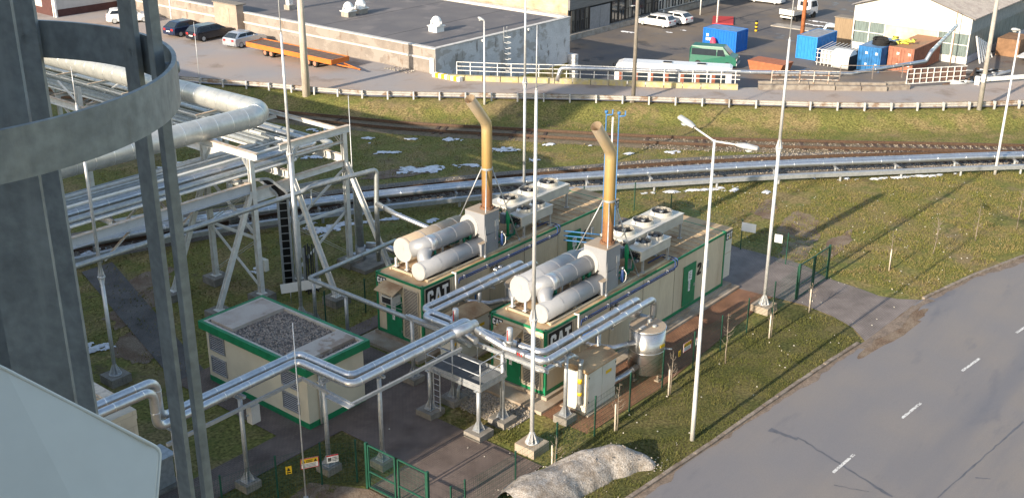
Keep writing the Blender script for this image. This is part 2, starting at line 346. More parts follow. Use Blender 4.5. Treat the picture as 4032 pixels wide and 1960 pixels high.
# ================================================================== SETTING
GUARD = [(-14, 128), (4, 92), (14, 69), (21.07, 53.09), (21.86, 51.32), (23.6, 47.99), (25.67, 42.28), (27.36, 38.82), (31.5, 33.36), (37.46, 25.28), (41.62, 18.97), (43.59, 15.84), (46.63, 11.23), (47.9, 9.4), (49.91, 6.73), (52.27, 4.18), (54.61, 1.67), (58.15, -1.61), (68, -10), (90, -28), (160, -80)]
PARA = [(36.36, 40.0), (36.35, 37.75), (38.46, 34.21), (41.48, 29.87), (45.79, 22.69), (48.88, 18.03), (50.6, 16.1), (52.33, 14.1), (53.91, 11.73), (55.65, 9.44), (57.82, 7.66), (60.08, 6.06), (62.2, 4.38), (67.85, .4), (76, -5), (98, -19), (165, -68)]
YARD = [(x+.25, y+.18) for x, y in PARA]+[(320, -140), (320, 260), (56, 260), (56, 40.2)]
YZ, RZ = -3.5, 1.0
def sdist(p, line):
    best = 1e9; sg = 1
    for (ax, ay), (bx, by) in zip(line, line[1:]):
        dx, dy = bx-ax, by-ay; L = dx*dx+dy*dy; t = max(0, min(1, ((p[0]-ax)*dx+(p[1]-ay)*dy)/L))
        ex, ey = p[0]-ax-dx*t, p[1]-ay-dy*t; d = ex*ex+ey*ey
        if d < best: best = d; sg = 1 if dx*ey-dy*ex > 0 else -1
    return sg*sqrt(best)
def inside(p, poly):
    r = False; j = len(poly)-1
    for i in range(len(poly)):
        (xi, yi), (xj, yj) = poly[i], poly[j]
        if (yi > p[1]) != (yj > p[1]) and p[0] < (xj-xi)*(p[1]-yi)/(yj-yi)+xi: r = not r
        j = i
    return r
def ground_z(x, y):
    if inside((x, y), YARD): return YZ-.2
    if x < -5 or y < -12 and x < 30: return 0
    s = sdist((x, y), GUARD)
    if s > -.3: return RZ-.09
    t = max(0, min(1, (s+2.6)/2.3)); return (RZ-.09)*t*t*(3-2*t)
def axis(fine0, fine1, st, far0, far1):
    a = [fine0]; s = st
    while a[0] > far0: s *= 1.35; a.insert(0, a[0]-s)
    x = fine0
    while x < fine1: x += st; a.append(x)
    s = st
    while a[-1] < far1: s *= 1.35; a.append(a[-1]+s)
    return a
XS = axis(-14, 72, .85, -900, 1400); YS = axis(-12, 70, .85, -900, 1400)
g = MB(); nx, ny = len(XS), len(YS)
for y in YS:
    for x in XS:
        z = ground_z(x, y) if abs(x) < 400 and abs(y) < 400 else 0
        g.v.append((x, y, z+(noise.noise((x*.6, y*.6, 0))*.012-.012)))
g.f = [(j*nx+i, j*nx+i+1, (j+1)*nx+i+1, (j+1)*nx+i) for j in range(ny-1) for i in range(nx-1)]
g.mi = [0]*len(g.f); g.sm = [True]*len(g.f)
structure(g, 'ground', grass)

def flat(name, pts, z, m): return structure(MB().sheet([(x, y, z) for x, y in pts]), name, m)
def offs(line, d):
    out = []
    for i, (x, y) in enumerate(line):
        a = V(line[max(i-1, 0)]); b = V(line[min(i+1, len(line)-1)]); t = (b-a).normalized(); out.append((x-t.y*d, y+t.x*d))
    return out
KERB1 = [(-30, -4.9), (-12, -6.0), (-3.33, -6.62), (1.91, -7.02), (5.33, -7.21), (9.79, -7.5), (13.1, -7.81)]
KERB2 = [(20.76, -8.38), (25, -9.25), (29.29, -10.45), (38, -13.6), (52, -19), (80, -31)]
flat('main_road', KERB1+[(13.9, -7.95), (20.0, -8.2)]+KERB2+[(90, -60), (40, -34), (18, -27), (-30, -23)], .012, asphalt)
flat('upper_road', offs(GUARD, .35)+[(166, -66)]+PARA[::-1]+[(36.36, 128)], RZ, road_up)
flat('yard_pavement', YARD, YZ, yard_m)
flat('driveway', [(15.6, -2.3), (15.75, -4), (15.45, -5.64), (14.9, -6.92), (13.91, -7.97), (20.1, -8.2), (19.45, -7.3), (19.2, -6.4), (19.4, -5.5), (19.6, -3.5), (20.5, -1.6), (20.2, 9.9), (15.4, 9.9), (15.4, -.3)], .022, pave_drive)
flat('paved_path', [(-.93, -.38), (-.93, -2.85), (4, -3.08), (15.6, -2.35), (15.4, -.3), (-.93, -.3)], .026, pave_orange)
lawn = mat('shade_toned_lawn', (.07, .074, .025), .9, scale=.6, col2=(.12, .105, .045), fine=.5, fscale=8, bump=.9, bscale=10, spec=.1)  # darker green lawn, with the dimness of its shaded strip mixed into the colour
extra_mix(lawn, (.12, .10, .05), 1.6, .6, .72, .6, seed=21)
flat('shade_toned_lawn', [(-14, -5.6)]+KERB1[2:]+[(13.9, -7.8), (14.8, -6.95), (15.35, -5.64), (15.65, -4), (15.5, -3.2), (4, -3.12), (-9, -3.0), (-14, -3.2)], .006, lawn)
flat('yard_lawn', [(-9, 1.2), (-7.05, 1.2), (-7.05, 4.75), (-30, 4.8), (-30, 2.5), (-14, 2.5), (-10.3, 3.1)], .007, lawn)  # forecourt grass in the same dark lawn colour, standing for shade
flat('paved_forecourt', [(-9.05, 1.1), (-9.05, -2.9), (-3.87, -2.9), (-3.86, 3.3), (-1.2, 3.3), (-1.2, 10.4), (14, 10.6), (14, 11.6), (-2.2, 11.3), (-3.9, 13.2), (-8.9, 13.2), (-8.9, 6.46), (-30, 6.46), (-30, 4.85), (-7, 4.78), (-7, 1.1)], .03, pave)
flat('service_path', [(-8.9, 13.2), (-7.4, 13.2), (-3.2, 27), (-5.0, 27)], .034, pave_grey)
flat('dirt_track', [(-9.1, 1.0), (-10.2, 3.0), (-14, 2.4), (-25, 1), (-25, -5), (-9.1, -3.2)], .02, dirt)
dm = MB()
dz_ = .005
for c, rx, ry, a in (((-5.6, 21), 2.6, 1.4, .4), ((-3.5, 23.5), 2.4, 1.2, .2), ((-8, 17.5), 2.2, 1.3, 1.0), ((22, -.4), 2.6, 1.0, .1), ((25.5, 1.0), 3.2, 1.4, .5), ((27, 4.0), 2.5, .8, .4), ((24.5, -1.8), 3.0, .7, .1), ((17.5, 26), 3.5, 1.2, -.4), ((16.2, -8.55), 4.2, .75, -.05)):
    pts = []; dz_ += .0006
    if c[1] < -7.5: dz_ = max(dz_, .014)
    for k in range(40):
        t = 2*pi*k/40; r = .78+.4*noise.noise((c[0]+cos(t)*1.6, c[1]+sin(t)*1.6, 3)); r += .14*noise.noise((c[0]+cos(t)*7, c[1]+sin(t)*7, 8))
        x, y = cos(t)*rx*r, sin(t)*ry*r; pts.append((c[0]+x*cos(a)-y*sin(a), c[1]+x*sin(a)+y*cos(a), dz_))
    dm.sheet(pts)
dm.build('bare_earth', dirt, kind='stuff')
# snow lying in the shade
def snow_field(mb, c, rx, ry, a=0.0, cell=.1, thr=.0, z=.0, seed=0.0, zf=None):
    rx, ry = rx*.8, ry*.8; thr -= .2; nx, ny = int(2*rx/cell), int(2*ry/cell)
    def val(i, j):
        u, w = (i/nx*2-1), (j/ny*2-1)
        return 1-(u*u+w*w)**.75+.95*noise.noise((i*cell*1.3+seed, j*cell*2.2+c[0], c[1]))+.75*noise.noise((i*cell*4+seed, j*cell*5, c[1]+3))-.35+thr
    H = [[val(i, j) for i in range(nx+1)] for j in range(ny+1)]
    idx = {}
    def vid(i, j):
        if (i, j) not in idx:
            x, y = -rx+i*cell+random.uniform(-.055, .055), -ry+j*cell+random.uniform(-.055, .055); X, Y = c[0]+x*cos(a)-y*sin(a), c[1]+x*sin(a)+y*cos(a)
            idx[(i, j)] = len(mb.v); mb.v.append((X, Y, (zf(X, Y) if zf else z)+.022+min(.07, max(0, H[j][i])*.12)))
        return idx[(i, j)]
    for j in range(ny):
        for i in range(nx):
            if H[j][i]+H[j+1][i]+H[j][i+1]+H[j+1][i+1] > .25:
                mb.f.append((vid(i, j), vid(i+1, j), vid(i+1, j+1), vid(i, j+1))); mb.mi.append(0); mb.sm.append(True)
sm = MB()
for px, py, rx, ry, a, thr in ((1660, 670, 2.4, 1.1, -.75, .25), (1835, 655, 1.6, .9, -.8, 0), (1980, 590, 2.2, .9, -.7, .05), (2085, 635, 1.4, .7, -.6, -.1), (1540, 600, 1.6, .55, -.8, .1), (1470, 565, 1.2, .5, -.8, 0), (1455, 545, 1.0, .5, -.8, 0), (1610, 548, 1.1, .6, -.8, 0), (1770, 550, 1.3, .9, -.7, -.05), (1250, 512, 1.4, .7, -.7, 0), (2160, 570, 1.0, .5, -.6, -.1), (2330, 575, .6, .3, -.6, 0), (2475, 607, .9, .5, -.6, -.05), (2640, 600, 1.6, .6, -.6, 0), (1230, 620, 1.6, .8, -.8, .1), (2885, 752, 1.1, .7, -.5, 0), (3010, 757, 1.0, .5, -.5, 0), (3190, 703, .7, .3, -.5, 0), (3345, 705, .9, .25, -.5, 0), (1420, 840, 1.4, .5, .2, -.05), (1560, 850, 1.2, .5, .2, -.05), (1350, 880, 1.5, .5, .1, 0), (1700, 870, .9, .5, 0, 0), (1010, 1060, 1.3, .6, .1, .05), (940, 870, 2.6, 1.1, .0, .3), (1440, 990, 1.2, .6, 0, -.05), (1290, 905, 1.8, .8, .1, .1), (1230, 885, 1.4, .5, .1, .0), (360, 990, 1.8, .9, 0, .1), (830, 560, 2.2, 1.3, -.5, .25), (700, 650, 1.8, 1.2, -.5, .2), (960, 545, 1.6, 1.0, -.5, .2), (280, 530, 2.5, 1.6, -.4, .2), (620, 560, 2.0, 1.4, -.5, .2), (370, 1375, 1.2, .9, .0, .2)):
    c = at(px, py); snow_field(sm, (c.x, c.y), rx, ry, a, thr=thr, seed=px*.1)
for t0, t1 in (((5, 23.6), (13.5, 19.0)), ((15, 18.3), (21.5, 13.9)), ((23, 12.4), (31, 6.2)), ((33, 4.6), (43, -4.0))):
    c = ((t0[0]+t1[0])/2, (t0[1]+t1[1])/2); L = sqrt((t1[0]-t0[0])**2+(t1[1]-t0[1])**2)
    snow_field(sm, c, L/2, .42, atan2(t1[1]-t0[1], t1[0]-t0[0]), thr=.12, seed=L)
sm.build('snow_patches', snow, kind='stuff')
ys = MB()
for px, py, rx, ry in ((2470, 128, 1.8, .45), (2640, 130, 1.0, .4), (2690, 122, .8, .4), (3222, 103, 3.2, .5), (3240, 90, 5, .4), (3330, 92, 2, .4)):
    c = at(px, py, YZ); snow_field(ys, (c.x, c.y), rx, ry, 1.57, thr=.2, z=YZ, seed=px*.2)
ys.build('yard_snow', snow, kind='stuff')

# ---- kerbs: one stone after the other
kst = MB(); kst.b2((-.485, -.08, -.15), (.485, .08, .12)); kst_me = kst.mesh('kerb_stone', kerb_m)
def along(line, step):
    out = []; carry = 0.0
    for (ax, ay), (bx, by) in zip(line, line[1:]):
        L = sqrt((bx-ax)**2+(by-ay)**2); t = carry
        while t < L: out.append((ax+(bx-ax)*t/L, ay+(by-ay)*t/L, atan2(by-ay, bx-ax))); t += step
        carry = t-L
    return out
for nm, line in (('kerb', [(-9, -6.2)]+KERB1[2:]), ('kerb', KERB2[:4])):
    k = struct_empty(nm)
    for x, y, a in along(line, 1.0):
        piece(kst_me, 'kerb_stone', k, (x, y, random.uniform(-.02, .015)), a+random.uniform(-.015, .015))
# ---- centre line dashes
def dash_mesh(k):
    dash = MB(); n = 34
    for i in range(n):
        for j in range(4):
            x0, x1 = -.85+1.7*i/n, -.85+1.7*(i+1)/n; y0, y1 = -.06+.12*j/4, -.06+.12*(j+1)/4
            if noise.noise((i*.42+k*9, j*1.1, k)) > .28-.35*max(0, i/n-.6)*(k % 3): continue
            dash.sheet([(x0, y0, 0), (x1, y0, 0), (x1, y1, 0), (x0, y1, 0)])
    return dash.mesh('lane_mark', mat('road_paint', (.62, .62, .61), .7, scale=9, col2=(.45, .44, .43), fine=.15))
lm = struct_empty('lane_markings')
for k, (x, y, a) in enumerate(((-2.2, -11.05, -.03), (3.63, -11.56, -.05), (9.14, -12.03, -.075), (14.76, -12.53, -.11), (20.2, -13.2, -.14), (25.6, -14.1, -.2), (31, -15.4, -.28))):
    piece(dash_mesh(k), 'lane_mark', lm, (x, y, .018), a)
# cracks and tar joints of the road
tj = MB()
def streak(line, w, z=.016):
    L = []; Rr = []
    for i, (x, y) in enumerate(line):
        a = V(line[max(0, i-1)]); b = V(line[min(len(line)-1, i+1)]); t = (b-a).normalized(); ww = w*(.35+1.1*abs(noise.noise((x*1.3, y*1.3, 2))))
        L.append((x-t.y*ww, y+t.x*ww, z)); Rr.append((x+t.y*ww, y-t.x*ww, z))
    for i in range(len(line)-1): tj.sheet([L[i], L[i+1], Rr[i+1], Rr[i]])
def lerp_line(a, b, n, amp): return [(a[0]+(b[0]-a[0])*i/n+amp*noise.noise((i*.9, a[0], 1)), a[1]+(b[1]-a[1])*i/n+amp*noise.noise((i*.9, b[0], 5))) for i in range(n+1)]
p, q = at(3140, 1720), at(3510, 1955); streak(lerp_line(p.xy, q.xy, 26, .08), .085)
p, q = at(3690, 1960), at(4030, 1660); streak(lerp_line(p.xy, q.xy, 26, .06), .045)
p, q = at(3030, 1690), at(3140, 1730); streak(lerp_line(p.xy, q.xy, 10, .05), .2)
p, q = at(3840, 1880), at(3900, 1885); streak(lerp_line(p.xy, q.xy, 8, .05), .07)
p, q = at(3285, 1910), at(3420, 1935); streak(lerp_line(p.xy, q.xy, 12, .1), .03)
tj.build('tar_joints', mat('tar_joint', (.10, .099, .112), .5, var=.2), kind='stuff')

# ---- railway: rails, sleepers, ballast
T1 = [(8, 76), (14.5, 60), (20.9, 44.0), (23.9, 36.95), (25.4, 33.05), (29.65, 25.65), (34.7, 16.5), (40.9, 7.6), (46.0, .72), (48.9, -3.3), (56, -13), (70, -31)]
T2 = [(-30, 37.5), (-16, 35.2), (-3.9, 30.7), (.2, 29.15), (10.6, 25.2), (13.95, 23.25), (20.9, 19.1), (24.85, 16.2), (30.15, 12.5), (37.75, 5.75), (43.0, .65), (48.1, -4.6), (56, -14.2), (70, -32)]
slp = MB(); slp.b2((-.11, -1.25, -.09), (.11, 1.25, .05)); slp_me = slp.mesh('sleeper', wood_dk)
def smooth(line, k=3):
    for _ in range(k):
        o = [line[0]]
        for a, b in zip(line, line[1:]): o += [(a[0]*.75+b[0]*.25, a[1]*.75+b[1]*.25), (a[0]*.25+b[0]*.75, a[1]*.25+b[1]*.75)]
        line = o+[line[-1]]
    return line
def track(line, bm, bw):
    t = struct_empty('railway_track'); line = smooth(line, 2)
    for sgn in (-1, 1):
        r = MB(); pl = offs(line, sgn*.78)
        for a, b in zip(pl, pl[1:]):
            A, B = V((*a, .1)), V((*b, .1)); r.beam(A+V((0, 0, .16)), B+V((0, 0, .16)), .07, .04); r.beam(A+V((0, 0, .08)), B+V((0, 0, .08)), .02, .13); r.beam(A, B, .14, .03)
        r.build('rail', rail_m, t)
    for x, y, a in along(line, .58):
        if bw < 1.5 and x < 43 and random.random() < .8: continue
        if -12 < x < 62 and y > -18 and y < 62: piece(slp_me, 'sleeper', t, (x, y, .06), a+random.uniform(-.02, .02))
    b = MB(); L, Rr = offs(line, bw), offs(line, -bw); L2, R2 = offs(line, bw+.5), offs(line, -bw-.5)
    for i in range(len(line)-1):
        b.sheet([(*L[i], .055), (*L[i+1], .055), (*Rr[i+1], .055), (*Rr[i], .055)][::-1]); b.sheet([(*L2[i], -.02), (*L2[i+1], -.02), (*L[i+1], .055), (*L[i], .055)][::-1]); b.sheet([(*Rr[i], .055), (*Rr[i+1], .055), (*R2[i+1], -.02), (*R2[i], -.02)][::-1])
    b.build('ballast_bed', bm, t)
track(T1, mat('old_ballast', (.155, .12, .08), .95, scale=3, col2=(.11, .095, .06), fine=.4, fscale=12), 1.25)
track(T2, ballast_m, 1.9)
OCT = [(1, 0, 0), (-1, 0, 0), (0, 1, 0), (0, -1, 0), (0, 0, 1), (0, 0, -1)]
OF = [(0, 2, 4), (2, 1, 4), (1, 3, 4), (3, 0, 4), (2, 0, 5), (1, 2, 5), (3, 1, 5), (0, 3, 5)]
def stones(mb, pts, s0, s1):
    for x, y, z in pts:
        s = random.uniform(s0, s1); a = random.uniform(0, 6.28); ca, sa = cos(a), sin(a); sx, sy, sz = s*random.uniform(.7, 1.3), s*random.uniform(.6, 1.1), s*random.uniform(.5, .9); mi = 0 if random.random() < .6 else 1
        mb.add([(x+(vx*sx)*ca-(vy*sy)*sa+random.uniform(-.2, .2)*s, y+(vx*sx)*sa+(vy*sy)*ca, z+vz*sz) for vx, vy, vz in OCT], OF, mi)
bs = MB(); pts = []
for line, lo, hi, n, cond in ((T2, -1.9, 1.9, 7500, lambda x, y: 2 < x < 60), (T2, -2.1, -.6, 3500, lambda x, y: -8 < x < 60), (T1, -2.2, .9, 2600, lambda x, y: 34 < x < 62), (T1, -.7, .7, 900, lambda x, y: 44 < x < 62)):
    L = smooth(line, 2); seg = [(a, b, sqrt((b[0]-a[0])**2+(b[1]-a[1])**2)) for a, b in zip(L, L[1:]) if cond(*a)]; tot = sum(s[2] for s in seg)
    for a, b, l in seg:
        for _ in range(int(n*l/tot)):
            t, o = random.random(), random.uniform(lo, hi); dx, dy = (b[0]-a[0])/l, (b[1]-a[1])/l
            pts.append((a[0]+(b[0]-a[0])*t-dy*o, a[1]+(b[1]-a[1])*t+dx*o, .075))
stones(bs, pts, .03, .07)
bs.build('ballast_stones', [stone_tan, stone_grey], kind='stuff')
straw = mat('straw_blade', (.30, .24, .12), .85, var=.2, spec=.1); dark_blade = mat('dark_blade', (.13, .14, .04), .85, var=.2, spec=.1)
# scrub of grass blades on the near lawns
def tufts(regions, n, name, s0=.06, s1=.15, bm_=None):
    mb = MB(); area = [(r[1]-r[0])*(r[3]-r[2]) for r in regions]; tot = sum(area)
    for r, ar in zip(regions, area):
        for _ in range(int(n*ar/tot)):
            x, y = random.uniform(r[0], r[1]), random.uniform(r[2], r[3])
            if len(r) > 4 and not r[4](x, y): continue
            if noise.noise((x*.45, y*.45, 0)) < -.28: continue
            h = random.uniform(s0, s1)*(.6+.6*(noise.noise((x*.9, y*.9, 4))+.5)); a = random.uniform(0, 6.28); w = h*.5
            mi = random.choices((0, 1, 2), (.55, .25, .2))[0]
            for k in range(4):
                b = a+k*1.6; dx, dy = cos(b)*w*.8, sin(b)*w*.8
                mb.add([(x-dy*.3, y+dx*.3, -.01), (x+dy*.3, y-dx*.3, -.01), (x+dx, y+dy, h*random.uniform(.5, 1))], [(0, 1, 2)], mi)
    mb.build(name, [bm_, bm_, dark_blade] if bm_ else [blade, straw, dark_blade], kind='stuff')
kerby = lambda x: -6.62-(x+3.33)*.0725 if x < 14 else -8.3-(max(0, x-20.7))*.19-(max(0, x-29)*.12)
shade_toned_blade = mat('shade_toned_blade', (.12, .13, .038), .8, scale=.5, col2=(.17, .155, .06), lo=.45, hi=.62, fine=.4, fscale=5, spec=.15)  # blades darkened like the lawn sheet to carry its shade
tufts([(-9, 15.2, -7.6, -3.2, lambda x, y: y > kerby(x)+.1), (-3.6, -.4, -3.0, .8), (-3.8, -2.3, .6, 3.2), (-9, -7.1, 1.3, 4.7), (-14, -9, 1.8, 4.7)], 24000, 'verge_grass', .05, .12, bm_=shade_toned_blade)
tufts([(20.4, 44, -12, 9, lambda x, y: y > kerby(x)+.15 and sdist((x, y), T2) < -3.0)], 46000, 'lawn_grass', .055, .14)
tufts([(4, 47, 8, 48, lambda x, y: sdist((x, y), GUARD) < -2.8 and abs(sdist((x, y), T2)) > 2.5 and abs(sdist((x, y), T1)) > 1.6 and not (-1 < x < 15.6 and -1 < y < 12)), (-9, 4, 10, 30, lambda x, y: abs(sdist((x, y), T2)) > 2.5 and not (x < -3.6 and y < 13.4))], 48000, 'field_grass', .06, .15)
lt = MB()
for _ in range(420):
    x, y = random.uniform(-6, 40), random.uniform(-9, 8)
    if y < kerby(x)+.15 or (-1.2 < x < 20.6 and y > -3.3): continue
    s = random.uniform(.02, .05); a = random.uniform(0, 3); lt.add([(x-cos(a)*s, y-sin(a)*s, .05), (x+sin(a)*s*.6, y-cos(a)*s*.6, .09), (x+cos(a)*s, y+sin(a)*s, .06), (x-sin(a)*s*.6, y+cos(a)*s*.6, .05)], [(0, 1, 2, 3)])
lt.build('leaf_litter', mat('pale_litter', (.5, .47, .4), .8, var=.2), kind='stuff')

# silt and leaves washed along the kerbs
sv = MB(); svm = mat('gutter_silt', (.20, .155, .12), .95, scale=2, col2=(.15, .118, .095), fine=.3, fscale=12)
def verge(line, w, z, side):
    pl = []
    for i in range(len(line)-1):
        for k in range(24): f = k/24; pl.append((line[i][0]+(line[i+1][0]-line[i][0])*f, line[i][1]+(line[i+1][1]-line[i][1])*f))
    pl.append(line[-1]); A = offs(pl, side*.05); B = []
    for i, (x, y) in enumerate(pl): q = w*(.45+.8*noise.noise((x*.35, y*.35, 6))+.22*noise.noise((x*1.6, y*1.6, 2))); B.append(offs(pl, side*max(.08, q))[i] if False else (A[i][0]+(offs(pl[max(0, i-1):i+2], side)[min(1, i)][0]-x)*max(.05, q), A[i][1]+(offs(pl[max(0, i-1):i+2], side)[min(1, i)][1]-y)*max(.05, q)))
    for i in range(len(pl)-1): sv.sheet([(*A[i], z), (*A[i+1], z), (*B[i+1], z), (*B[i], z)][::(1 if side > 0 else -1)])
verge([(-9, -6.2)]+KERB1[2:], .75, .0165, -1); verge(KERB2[:4], .7, .0165, -1); verge([(13.1, -7.85), (20.5, -8.3)], 1.1, .0235, -1)
sv.build('gutter_silt', svm, kind='stuff')
# ================================================================== GENERATOR CONTAINERS
C_ = [(.8, .62), (.8, .85), (.65, 1), (.15, 1), (0, .85), (0, .15), (.15, 0), (.65, 0), (.8, .15), (.8, .38), (.54, .38), (.54, .22), (.28, .22), (.28, .78), (.54, .78), (.54, .62)]
A_ = [(0, 0), (.3, 1), (.62, 1), (.92, 0), (.66, 0), (.46, .72), (.26, 0)]
TRI_ = [(.16, 0), (.46, .40), (.76, 0)]
T_ = [(0, 1), (.8, 1), (.8, .77), (.54, .77), (.54, 0), (.26, 0), (.26, .77), (0, .77)]
ONE_ = [(.08, .78), (.34, 1), (.58, 1), (.58, 0), (.3, 0), (.3, .7), (.08, .58)]
TWO_ = [(0, .68), (0, .85), (.16, 1), (.5, 1), (.66, .85), (.66, .6), (.32, .2), (.66, .2), (.66, 0), (0, 0), (0, .2), (.4, .62), (.4, .8), (.26, .8), (.26, .68)]
def plane_poly(mb, poly, o, u, w, n, sx, sz, t=.012, mi=0):
    o, u, w, n = V(o), V(u), V(w), V(n)
    mb.prism([o+u*(x*sx)+w*(y*sz) for x, y in poly], n*t, mi)
def logo(parent, o, u, n, W, H):
    """black plate with white letters C A T and a yellow triangle; o = lower left corner seen from outside"""
    up = V((0, 0, 1)); o, u, n = V(o), V(u), V(n)
    b = MB(); plane_poly(b, [(0, 0), (1, 0), (1, 1), (0, 1)], o+n*.004, u, up, n, W, H, .014); pl = b.build('logo_plate', black, parent)
    lw = W*.30
    for poly, x0, k, m in ((C_, .06, 1, white), (A_, .36, 1, white), (T_, .68, 1, white), (TRI_, .36, 1, yellow)):
        b = MB(); plane_poly(b, poly, o+u*(W*x0)+up*(H*.14)+n*(.02 if m is white else .032), u, up, n, lw*1.0, H*.72, .008)
        b.build('letter' if m is white else 'triangle', m, pl)
def louvre(parent, x, y0, y1, z0, z1, axis, n, m=grey_louvre, name='louvre'):
    """slatted panel; axis 'x': plate facing -X at x, spanning y0..y1; axis 'y': facing -Y at y0=x"""
    f = MB(); s = MB(); k = n
    for i in range(k):
        z = z0+(z1-z0)*(i+.5)/k; h = (z1-z0)/k
        if axis == 'x': s.add([(x-.01, y0, z+h*.05), (x-.01, y1, z+h*.05), (x-.03, y1, z-h*.2), (x-.03, y0, z-h*.2), (x-.02, y1, z-h*.3), (x-.02, y0, z-h*.3)], [(0, 1, 2, 3), (3, 2, 4, 5)])
        else: s.add([(y0, x-.01, z+h*.12), (y1, x-.01, z+h*.12), (y1, x-.04, z-h*.3), (y0, x-.04, z-h*.3), (y1, x-.03, z-h*.38), (y0, x-.03, z-h*.38)], [(0, 1, 2, 3), (3, 2, 4, 5)])
    if axis == 'x':
        f.b2((x-.006, y0, z0), (x-.002, y1, z1), 1)
        for a, b in ((y0-.03, y0), (y1, y1+.03)): f.b2((x-.045, a, z0-.03), (x, b, z1+.03))
        f.b2((x-.045, y0, z1), (x, y1, z1+.03)); f.b2((x-.045, y0, z0-.03), (x, y1, z0))
    else:
        f.b2((y0, x-.006, z0), (y1, x-.002, z1), 1)
        for a, b in ((y0-.03, y0), (y1, y1+.03)): f.b2((a, x-.045, z0-.03), (b, x, z1+.03))
        f.b2((y0, x-.045, z1), (y1, x, z1+.03)); f.b2((y0, x-.045, z0-.03), (y1, x, z0))
    o = f.build(name, [m, dark], parent); s.build('slats', m, o, kind='stuff'); return o
def notice(parent, o, u, n, W, H, m=white):
    b = MB(); plane_poly(b, [(0, 0), (1, 0), (1, 1), (0, 1)], o, u, (0, 0, 1), n, W, H, .006); q = b.build('notice', m, parent)
    t = MB()
    for k in range(5):
        z = .82-.15*k; plane_poly(t, [(.15, z), (.85-.2*(k % 2), z), (.85-.2*(k % 2), z+.05), (.15, z+.05)], V(o)+V(n)*.006, u, (0, 0, 1), n, W, H, .002)
    t.build('print', black, q)
def cooler(name, label, o, x0, x1, y0, y1, zt, zb, fans, fr, group, lz):
    t = thing(name, label, 'cooler', (o[0]+x0, o[1]+y0, lz), group=group)
    X = lambda x: x+o[0]
    Y = lambda y: y+o[1]
    b = MB(); b.b2((X(x0), Y(y0), zb), (X(x1), Y(y1), zt-.02)); b.b2((X(x0)-.03, Y(y0)-.03, zt-.02), (X(x1)+.03, Y(y1)+.03, zt+.02)); b.b2((X(x0)-.01, Y(y0)-.012, zb+.12), (X(x1)+.01, Y(y0)-.002, zb+.15)); b.build('casing', cool_m, t)
    c = MB()
    for k in range(5): c.b2((X(x0)-.05, Y(y0)+.06, zb+.03+k*(zt-zb-.1)/5), (X(x0)-.004, Y(y1)-.06, zb+.07+k*(zt-zb-.1)/5))
    for k in range(7): c.tube(fillet([(X(x0)-.02, Y(y0)+.1+k*(y1-y0-.2)/6, zb+.1), (X(x0)-.16, Y(y0)+.1+k*(y1-y0-.2)/6, zb+.14), (X(x0)-.16, Y(y0)+.1+k*(y1-y0-.2)/6, zt-.1), (X(x0)-.02, Y(y0)+.1+k*(y1-y0-.2)/6, zt-.06)], .05, 3), .016, 6)
    c.build('coil_headers', dark, t)
    for fx, fy in fans:
        f = MB(); f.ring((X(fx), Y(fy), zt+.13), fr, .22, 28, .035); f.tube([(X(fx), Y(fy), zt+.02), (X(fx), Y(fy), zt+.06)], [fr*1.14, fr*1.0], 28, 0, False); fo = f.build('fan_ring', cool_m, t)
        d = MB(); d.cyl((X(fx), Y(fy), zt+.022), (X(fx), Y(fy), zt+.03), fr-.03, n=24); d.build('fan_well', dark, fo)
        bl = MB()
        for k in range(7):
            a = 2*pi*k/7; a2 = a+.62
            bl.add([(X(fx)+cos(a)*.09, Y(fy)+sin(a)*.09, zt+.16), (X(fx)+cos(a)*fr*.9, Y(fy)+sin(a)*fr*.9, zt+.18), (X(fx)+cos(a2)*fr*.9, Y(fy)+sin(a2)*fr*.9, zt+.09), (X(fx)+cos(a2)*.09, Y(fy)+sin(a2)*.09, zt+.11)], [(0, 1, 2, 3)])
        bl.cyl((X(fx), Y(fy), zt+.1), (X(fx), Y(fy), zt+.2), .1, n=12, mi=1); bl.build('fan_blades', [fan_m, grey_metal], fo)
        gd = MB()
        for rr in (.35, .55, .75, .93): gd.ring((X(fx), Y(fy), zt+.245), fr*rr, .008, 24, .008)
        for k in range(4): gd.beam((X(fx)-cos(k*pi/4)*fr*.98, Y(fy)-sin(k*pi/4)*fr*.98, zt+.245), (X(fx)+cos(k*pi/4)*fr*.98, Y(fy)+sin(k*pi/4)*fr*.98, zt+.245), .01, .008)
        gd.build('fan_guard', dark, fo)
        j = MB(); j.box((X(fx)-fr*1.02, Y(fy)+fr*.25, zt+.19), (.2, .16, .1)); j.build('switch_box', white, fo)
    for lx in (x0+.25, x1-.12):
        for ly in (y0+.06, y1-.06):
            l = MB(); l.beam((X(lx), Y(ly), zb), (X(lx), Y(ly), lz), .1, .07); l.beam((X(lx), Y(ly), lz+.02), (X(lx), Y(ly), lz), .2, .2); l.build('leg', galv, t)
    return t
cool_m = mat('cooler_casing', (.56, .54, .48), .5, metal=.15, scale=1.5, col2=(.48, .46, .42), fine=.04)
fan_m = mat('fan_blade', (.035, .035, .04), .45, var=.2)

